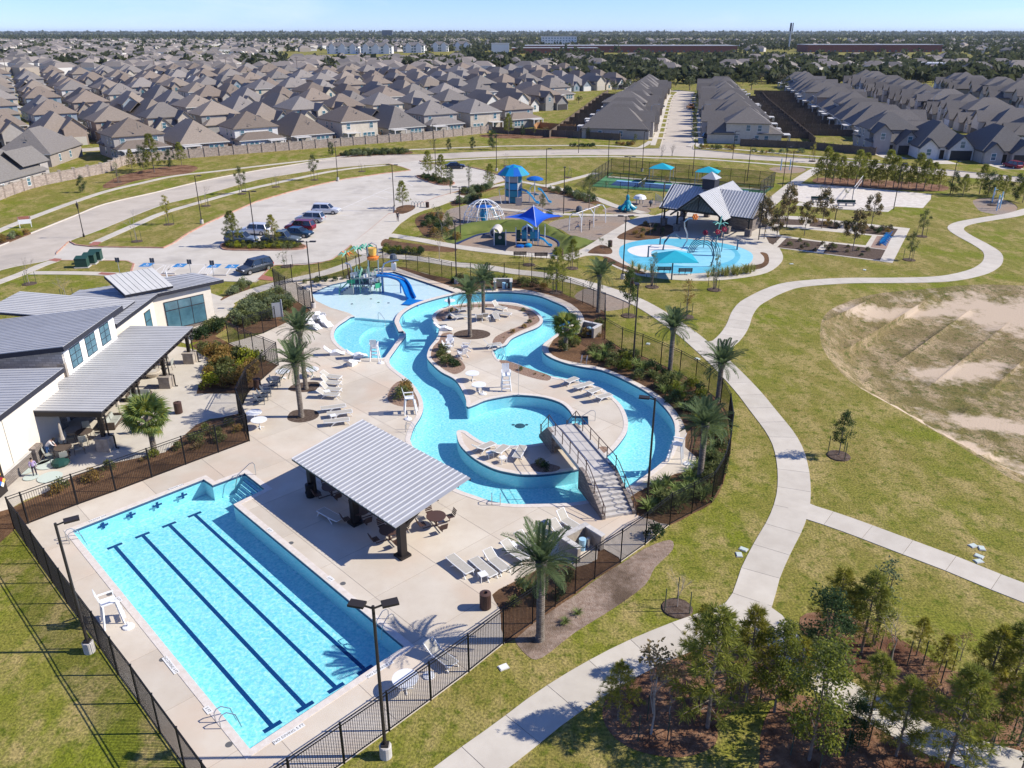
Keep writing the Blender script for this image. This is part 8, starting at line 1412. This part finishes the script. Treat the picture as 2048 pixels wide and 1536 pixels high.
def house(x, y, rz, where, v=None, wc=None, roof=None, wins=2, gar=None):
    v = hr.randrange(6) if v is None else v; wc = hr.choice(WC[:3]+WC) if wc is None else WC[wc]; H_ = HV[v]; rk = hr.uniform(.8, 1.2); rc = roof or [c*rk for c in hr.choice(((.27, .225, .185), (.215, .195, .18), (.25, .225, .205), (.235, .19, .155)))]; o = thing('house', '%s %s house, %s' % (wc[0], 'two-storey' if v in (1, 3, 4) else 'single-storey', where), 'house', (x, y, 0), rz, 'neighbourhood houses', (hr.choice((-1, 1)), 1, 1)); HPOS.append((x, y))
    a = inst('wall', H_['wall'], o); a.color = (*wc[1], 1); r_ = inst('roof', H_['roof'], o); r_.color = (*rc, 1); inst('roof_vent', PIPEM, r_, H_['vent']); inst('porch', H_['porch'], o)
    g = inst('garage_door', GARD, o, (*H_['gar'], 0)); g.color = (*(gar or hr.choice(((.66, .65, .63), (.5, .46, .4), (.06, .055, .055)))), 1); inst('door', DOORM, o, (*H_['door'], 0))
    if wins:
        for wx, wy, wz, s_ in H_['wins']:
            off = .012; wo_ = inst('window', WINM, o, (wx+(off if s_ == 1 else -off if s_ == 3 else 0), wy+(-off if s_ == 0 else off if s_ == 2 else 0), wz), (0, 0, s_*PI/2))
            if wins > 1: inst('frame', WFM, wo_)
    return o
W0 = Vector((-75, 205)); HU = Vector((.79, .613)).normalized(); HVv = Vector((-HU.y, HU.x)); ANG = math.atan2(HU.y, HU.x)
def stx(y): return float(np.interp(y, [p[1] for p in ST], [p[0] for p in ST]))
rows = [12, 53, 86, 128, 161, 203, 236, 278, 311, 353, 386]; bigc = [(-101, 157), (-112, 196)]
house(-101, 157, PI-.05, 'nearest one at the left edge behind the brick wall', 2, 0, (.20, .185, .17)); house(-112, 196, PI+.1, 'behind the nearest brick house at left', 0, 7, (.20, .182, .168))
RW = []
for ri, off in enumerate(rows):
    lst = []
    for k in range(-24, 34):
        p = W0+HU*(k*14.6+5*(ri % 3))+HVv*(off+hr.uniform(-1, 1))
        if p.y < 150 or abs(p.x) > .70*p.y+14 or p.x > stx(min(p.y, 436))-(50 if p.y < 440 else 30) or p.y > 590 or min(math.dist(p, b) for b in bigc) < 19 or (ri == 0 and k < -1): continue
        lst.append(p)
    RW.append(lst)
    for i, p in enumerate(lst): house(p.x, p.y, ANG+(PI if ri % 2 == 0 else 0)+hr.uniform(-.03, .03), '%s from left in %s row behind the brick wall' % (ordw(i+1), ordw(ri+1)), v=[1, 0, 1, 0, 4, 2, 1, 4, 1, 0, 1, 2][i % 12] if ri == 0 else None, wc=[0, 4, 1, 0, 6, 0, 0, 2, 5, 4, 0, 1][i % 12] if ri == 0 else None, wins=2 if ri < 3 else 1 if ri < 7 else 0)
def along(ST_, side, dist, y0, y1, step, where, **kw):
    y = y0; i = 1
    while y < y1:
        x = float(np.interp(y, [p[1] for p in ST_], [p[0] for p in ST_])); x2 = float(np.interp(y+5, [p[1] for p in ST_], [p[0] for p in ST_])); a = math.atan2(5, x2-x); n = Vector((math.sin(a), -math.cos(a)))*side*dist
        n *= 1+hr.uniform(-.05, .08); rk_ = hr.uniform(.88, 1.14)
        if abs(x+n.x) < .70*y+16: house(x+n.x, y+n.y, a+(PI if side > 0 else 0), '%s from the road %s' % (ordw(i), where), roof=[c*rk_ for c in (.165, .150, .138)], **kw)
        i += 1; y += step*hr.uniform(.94, 1.1)
along(ST, -1, 17.5, 242, 430, 14.2, 'on left side of entrance street'); along(ST, 1, 17.5, 238, 425, 14.2, 'on right side of entrance street')
along(ST2, -1, 18, 236, 480, 14.2, 'on left side of the curved street'); along(ST2, 1, 18, 232, 480, 14.2, 'on right side of the curved street', wins=2)
along(ST2, 1, 62, 240, 480, 14.5, 'in row past the curved street', wins=1); along(ST2, 1, 104, 270, 500, 15, 'in second row past the curved street', wins=1); along(ST2, 1, 140, 300, 520, 15, 'in third row past the curved street', wins=0); along(ST2, 1, 180, 340, 560, 15, 'in last row past the curved street', wins=0)
for px, py, lb, v in ((1795, 309, 'leftmost of three fronting the road at right', 3), (1893, 319, 'middle of three fronting the road at right', 5), (2022, 329, 'rightmost of three fronting the road at right', 0)):
    p = G(px, py); house(p.x+.8, p.y+10, -.12, lb, v, 1 if v == 5 else 0, (.135, .128, .124), gar=(.045, .042, .042)); M().prism([(p.x-6, p.y-7), (p.x-.8, p.y-7.5), (p.x-.6, p.y+1.5), (p.x-5.6, p.y+2)], -.02, .012).o('driveway', K['walk'], OB['road'])
for ii, y in enumerate(np.arange(242, 425, 14.2)):
    x = stx(y)
    for sd in (-1, 1):
        q = [(x+sd*4.2, y-2.4), (x+sd*10.4, y-1.2), (x+sd*10.4, y+2.4), (x+sd*4.2, y+1.6)]; M().prism(q, -.1, .03).o('driveway', K['walk'], OB['street'])
for sd in (-1, 1): 
    l, r_ = ribbon([(stx(y)+sd*6.6, y) for y in np.arange(226, 426, 12)], 1.4); q = M()
    for i in range(len(l)-1): q.prism([l[i], l[i+1], r_[i+1], r_[i]], -.05, .038)
    q.o('pavement', K['walk'], OB['street'])
# ---- brick boundary wall, cedar fences
def wallrun(label, pts, h, name, pm, post=3.6, cat='wall', pw_=.5, th=.25, cap=True, px=True):
    w = [G2(p) for p in pts] if px else pts; o = thing(name, label, cat, (*w[0], 0)); b0 = Vector(w[0]); nd = resample(smooth(w, 4, False) if px else w, post)
    for a, b in zip(nd, nd[1:]):
        a, b = Vector(a)-b0, Vector(b)-b0; M().bar((*a, h/2), (*b, h/2), th, h).o('panel', K[pm], o)
        if cap: M().bar((*a, h+.05), (*b, h+.05), th+.1, .1).o('cap', K['stone'], o)
    for p in nd:
        p = Vector(p)-b0; d = M().box((*p, (h+.25)/2), (pw_, pw_, h+.25), rz=ANG).o('pillar' if cap else 'post', K[pm], o)
        if cap: M().box((*p, h+.3), (pw_+.12, pw_+.12, .1), rz=ANG).o('pillar_cap', K['stone'], o)
wallrun('long brick boundary wall with pillars between verge and houses', [(-60, 428), (0, 400), (70, 375), (150, 358), (215, 345), (250, 330), (310, 322), (420, 313), (560, 302), (700, 291), (850, 279), (975, 266)], 2.0, 'brick_wall', 'brick')
def wood(label, pts, m='wood', h=1.85): wallrun(label, pts, h, 'wooden_fence', m, 2.4, 'fence', .11, .05, False, False)
wood('dark cedar fence along the road left of the street corner house', [G2((985, 266)), G2((1130, 274)), G2((1240, 281))]); wood('new orange cedar fence beside the street corner house', [G2((1068, 262)), G2((1075, 256)), G2((1150, 262))], 'newwood')
wood('dark cedar fence along the road right of the entrance street', [G2((1480, 292)), G2((1620, 298)), G2((1700, 306)), G2((1750, 311))]); wood('cedar fence between the right roadside houses', [G2((1838, 315)), G2((1862, 290))]); wood('cedar fence beside the rightmost roadside house', [G2((1968, 324)), G2((1985, 295))])
for sd, k in ((-1, 'left of'), (1, 'right of')): wood('long cedar back fence %s the entrance street houses' % k, [(stx(y)+sd*36, y-sd*8) for y in range(235, 425, 12)])
for sd, nm in ((-1, 'left'), (1, 'right')):
    for i, y in enumerate(np.arange(249, 400, 14.2)): x = stx(y); wood('cedar side fence, %s from the road on %s side of entrance street' % (ordw(i+1), nm), [(x+sd*26, y-sd*6), (x+sd*36, y-sd*8)])
for i, y in enumerate(np.arange(240, 420, 14.2)): x = float(np.interp(y, [p[1] for p in ST2], [p[0] for p in ST2])); wood('cedar side fence, %s from the road behind the curved street' % ordw(i+1), [(x-27, y+6), (x-44, y+10)])
for i, p in enumerate(RW[0]): a = p-HVv*8+HU*7.3; wood('cedar side fence, %s from left behind the brick wall' % ordw(i+1), [tuple(a), tuple(a+HVv*9)])
# ================================================================= far town, trees, landmarks
fr = np.random.default_rng(9)
def mk_far(seed, lf, nq=150): 
    rng = np.random.default_rng(seed); cs = np.array([(math.cos(k*2.4)*2.1*rng.uniform(.3, 1), math.sin(k*2.4)*2.1*rng.uniform(.3, 1), 2.6+2.6*rng.random()) for k in range(9)]); P = clumps(cs, np.full(9, 1.5), nq, rng, .4); V, F = leafquads(P, .42, .7, .6, rng); return npmesh('crown', V, F, lf), M().tube([(0, 0, 0), (0, 0, 3.2)], [.22, .12], 5, False).mesh('trunk', K['trunk'])
FT = [mk_far(k, LF['far'] if k % 3 else LF['faro']) for k in range(6)]
pts = []
while len(pts) < 295:
    y = 300+480*fr.random()**.8; x = fr.uniform(-.66, .66)*y if fr.random() < .5 else fr.uniform(.0, .62)*y
    if (x < 15 and y < 470 and fr.random() < .72) or (y < 430 and 15 < x < 330-.0*y and fr.random() < .9) or min(math.dist((x, y), h_) for h_ in HPOS) < 9 or abs(x-stx(min(y, 436))) < 10 and y < 440: continue
    pts.append((x, y))
pts.sort(key=lambda q: q[1])
def band(y): return 'nearest' if y < 430 else 'middle' if y < 600 else 'farther'
bc_ = {}
for q in sorted(pts, key=lambda q: q[0]/q[1]):
    b = band(q[1]); bc_[b] = bc_.get(b, 0)+1; k = len(bc_)+bc_[b]; me = FT[k % 6]; s_ = fr.uniform(.55, 1.15)*(.7 if q[1] < 430 else 1); o = thing('neighbourhood_tree', '%s dark leafy tree, %s from left in the %s belt of house trees' % ('small' if s_ < .7 else 'broad', ordw(bc_[b]), b), 'tree', (*q, 0), k, 'trees among the houses', (s_*1.1, s_*1.1, s_)); inst('crown', me[0], o); inst('trunk', me[1], o)
# one mass of far trees
def mass(n, ya, yb, nq, size, pw_, lim=.72, keep=None):
    y = ya+(yb-ya)*fr.random(n)**pw_; x = fr.uniform(-lim, lim, n)*y
    if keep is not None: k = keep(x, y); x, y = x[k], y[k]
    n = len(x); sz = size*fr.uniform(.7, 1.4, n); c = np.repeat(np.stack([x, y, sz*.55], 1), nq, 0); ss_ = np.repeat(sz, nq); d = unit(len(c), fr)*(fr.random((len(c), 1))**.4)*ss_[:, None]*np.array([.75, .75, .5]); return leafquads(c+d, ss_*.36, .7, .8, fr)
clear = lambda x, y: ~(((y > 900) & (y < 1300) & (x > -330) & (x < -60)) | ((y > 950) & (y < 1330) & (x > -40) & (x < 620) & (fr.random(len(x)) < .93)) | ((x < -.12*y) & (fr.random(len(x)) < np.where(y < 2600, .72, .2))))
V, F = joinq([mass(700, 500, 700, 34, 6, 1, keep=lambda x, y: (x > .04*y) & clear(x, y)), mass(1700, 640, 1000, 26, 6.5, 1, keep=clear), mass(4200, 1000, 2300, 14, 7.5, .8, keep=clear), mass(6500, 2300, 6500, 8, 11, .7), mass(5500, 6500, 16000, 5, 26, .8)])
tag(link(bpy.data.objects.new('far_trees', npmesh('far_trees', V, F, LF['far']))), 'mass of dark trees reaching to the horizon', 'trees', kind='stuff')
# one mass of far houses
hv, hf, hm = [], [], []
for _ in range(3600):
    y = 600+2600*fr.random()**1.25; x = fr.uniform(-.70, .70)*y
    if (900 < y < 1330 and -340 < x < 640) or (x > -.05*y and fr.random() < .6): continue
    a = (ANG if x < 0 else .25)+(PI/2)*(fr.random() < .3)+(int(y/240)*.37+int(x/300)*.5); w, d, h, r_ = 6.5, 8.5, (3 if fr.random() < .5 else 5.4), 3.2; c, s_ = math.cos(a), math.sin(a); k = len(hv)
    P = [(-w, -d, 0), (w, -d, 0), (w, d, 0), (-w, d, 0), (-w, -d, h), (w, -d, h), (w, d, h), (-w, d, h), (0, -d*.45, h+r_), (0, d*.45, h+r_)]
    hv += [(x+c*p[0]-s_*p[1], y+s_*p[0]+c*p[1], p[2]) for p in P]; hf += [tuple(k+i for i in f) for f in ((0, 1, 5, 4), (1, 2, 6, 5), (2, 3, 7, 6), (3, 0, 4, 7), (4, 5, 8), (5, 6, 9, 8), (6, 7, 9), (7, 4, 8, 9))]; v = int(fr.integers(0, 3)); hm += [v]*4+[3+int(fr.integers(0, 3))]*4
q = M(); q.v, q.f, q.mi = hv, hf, hm
tag(q.o('far_houses', [mat('far wall a', (.55, .51, .46), rough=.9), mat('far wall b', (.42, .36, .30), rough=.9), mat('far wall c', (.64, .62, .59), rough=.9), mat('far roof a', (.21, .185, .165), rough=.95), mat('far roof b', (.26, .225, .20), rough=.95), mat('far roof c', (.165, .15, .14), rough=.95)]), 'mass of distant house roofs across the plain', 'houses', kind='stuff')
def block(name, label, cat, x0, x1, y, d, h, wm, nwin, fl, roof='flat', rm='metallight', gab=0):
    o = thing(name, label, cat, ((x0+x1)/2, y, 0)); w = (x1-x0)/2; M().b(-w, w, 0, d, 0, h).o('wall', K[wm], o)
    if roof == 'flat': M().b(-w-.5, w+.5, -.5, d+.5, h, h+.8).o('roof', K[rm], o)
    else:
        q = M(); hip(q, -w, w, 0, d, h, 4.5, .8, 'x'); r_ = q.o('roof', K['shingle'], o); r_.color = (.17, .16, .16, 1)
    wm_ = M().b(-1.3, 1.3, -.12, -.02, -.9, .9).mesh('window', K['glassb'])
    for f in range(fl):
        for k in range(nwin): inst('window', wm_, o, (-w+(k+.5)*2*w/nwin, 0, 1.9+f*h/fl))
    for g_ in range(gab):
        X = -w+(g_+.5)*2*w/gab; q, r_ = M(), M(); q.b(X-4, X+4, -2, 0, 0, h); gable(r_, q, X-4, X+4, -2, d/2, h, 4); q.o('bay', K[wm], o); z_ = r_.o('bay_roof', K['shingle'], o); z_.color = (.17, .16, .16, 1)
    return o
for i, (a, b, y, g_) in enumerate(((-255, -212, 1195, 3), (-208, -165, 1190, 3), (-158, -128, 1260, 2), (-124, -98, 1330, 2), (-94, -66, 1390, 2))): block('apartment_block', 'white three-storey apartment block with dark gables, %s from left' % ordw(i+1), 'building', a, b, y, 18, 10, 'stuccow', 8, 3, 'hip', gab=g_)
block('school_building', 'long low red brick school building with pale roof at centre horizon', 'building', 20, 330, 1270, 60, 9, 'redbrick', 34, 1); block('school_building', 'front red brick school wing with pale canopy', 'building', 0, 120, 1210, 30, 7, 'redbrick', 14, 1); block('school_building', 'second long red brick school building at right of horizon', 'building', 440, 640, 1290, 50, 10, 'redbrick', 22, 1); block('gym_building', 'white boxy gym building left of the red school', 'building', -28, -4, 1180, 26, 13, 'stuccow', 3, 1); block('office_building', 'pale office block above the red school', 'building', 60, 130, 1750, 40, 19, 'stuccow', 12, 4); block('office_building', 'dark square tower block on the left horizon', 'building', -640, -590, 4300, 40, 34, 'slate', 6, 6); block('store_building', 'white flat-roofed store beyond right street trees', 'building', 275, 330, 640, 30, 6, 'stuccow', 6, 1)
o = thing('cell_tower', 'tall steel mobile mast rising above the right horizon', 'mast', (*G2((1577, 100)), 0)); bp = G2((1577, 100)); hh = hz_((1577, 100), 47); M().tube([(0, 0, 0), (0, 0, hh)], [1.4, .8], 8).o('mast', K['galv'], o)
for z in (.97, .86, .76):
    for k in range(3): M().box((2.4*math.cos(k*2.1), 2.4*math.sin(k*2.1), hh*z), (1.2, 1.2, 4.5)).o('antenna', K['slate'], o)
for i in range(16):
    y = 560+i*6; x = -330+i*46; o = thing('power_pole', 'thin wooden power pole, %s from left along the far road' % ordw(i+1), 'power pole', (x, y, 0), group='far power poles'); M().tube([(0, 0, 0), (0, 0, 13)], [.22, .14], 6).o('pole', K['wood'], o); M().bar((-1.3, 0, 12.2), (1.3, 0, 12.2), .18).o('cross_arm', K['wood'], o)
for i, (px, py) in enumerate(((1838, 228), (1860, 235), (1300, 262), (1400, 262))): o = thing('street_light', 'tall grey street light, %s' % ['left of two on the curved street', 'right of two on the curved street', 'at left mouth of the entrance street', 'at right mouth of the entrance street'][i], 'street light', G(px, py), group='grey street lights'); M().tube([(0, 0, 0), (0, 0, 7.5)], [.11, .07], 6).o('pole', K['galv'], o); M().tube([(0, 0, 7.3), (1.0, 0, 7.9), (2.0, 0, 7.9)], .05, 5).o('arm', K['galv'], o); M().box((2.2, 0, 7.85), (.6, .25, .12)).o('lamp_head', K['galv'], o)

# haze
hb = M().b(-16600, 16600, -300, 24600, -3.6, 78).o('haze', mat('haze air', (1, 1, 1))); tag(hb, 'thin blue haze over the plain', 'haze', kind='stuff'); t = hb.data.materials[0].node_tree; N = t.nodes; N.remove(N['Principled BSDF']); pv = N.new('ShaderNodeVolumePrincipled'); pv.inputs['Density'].default_value = .00003; pv.inputs['Color'].default_value = (.72, .84, 1, 1); t.links.new(pv.outputs[0], N['Material Output'].inputs['Volume'])
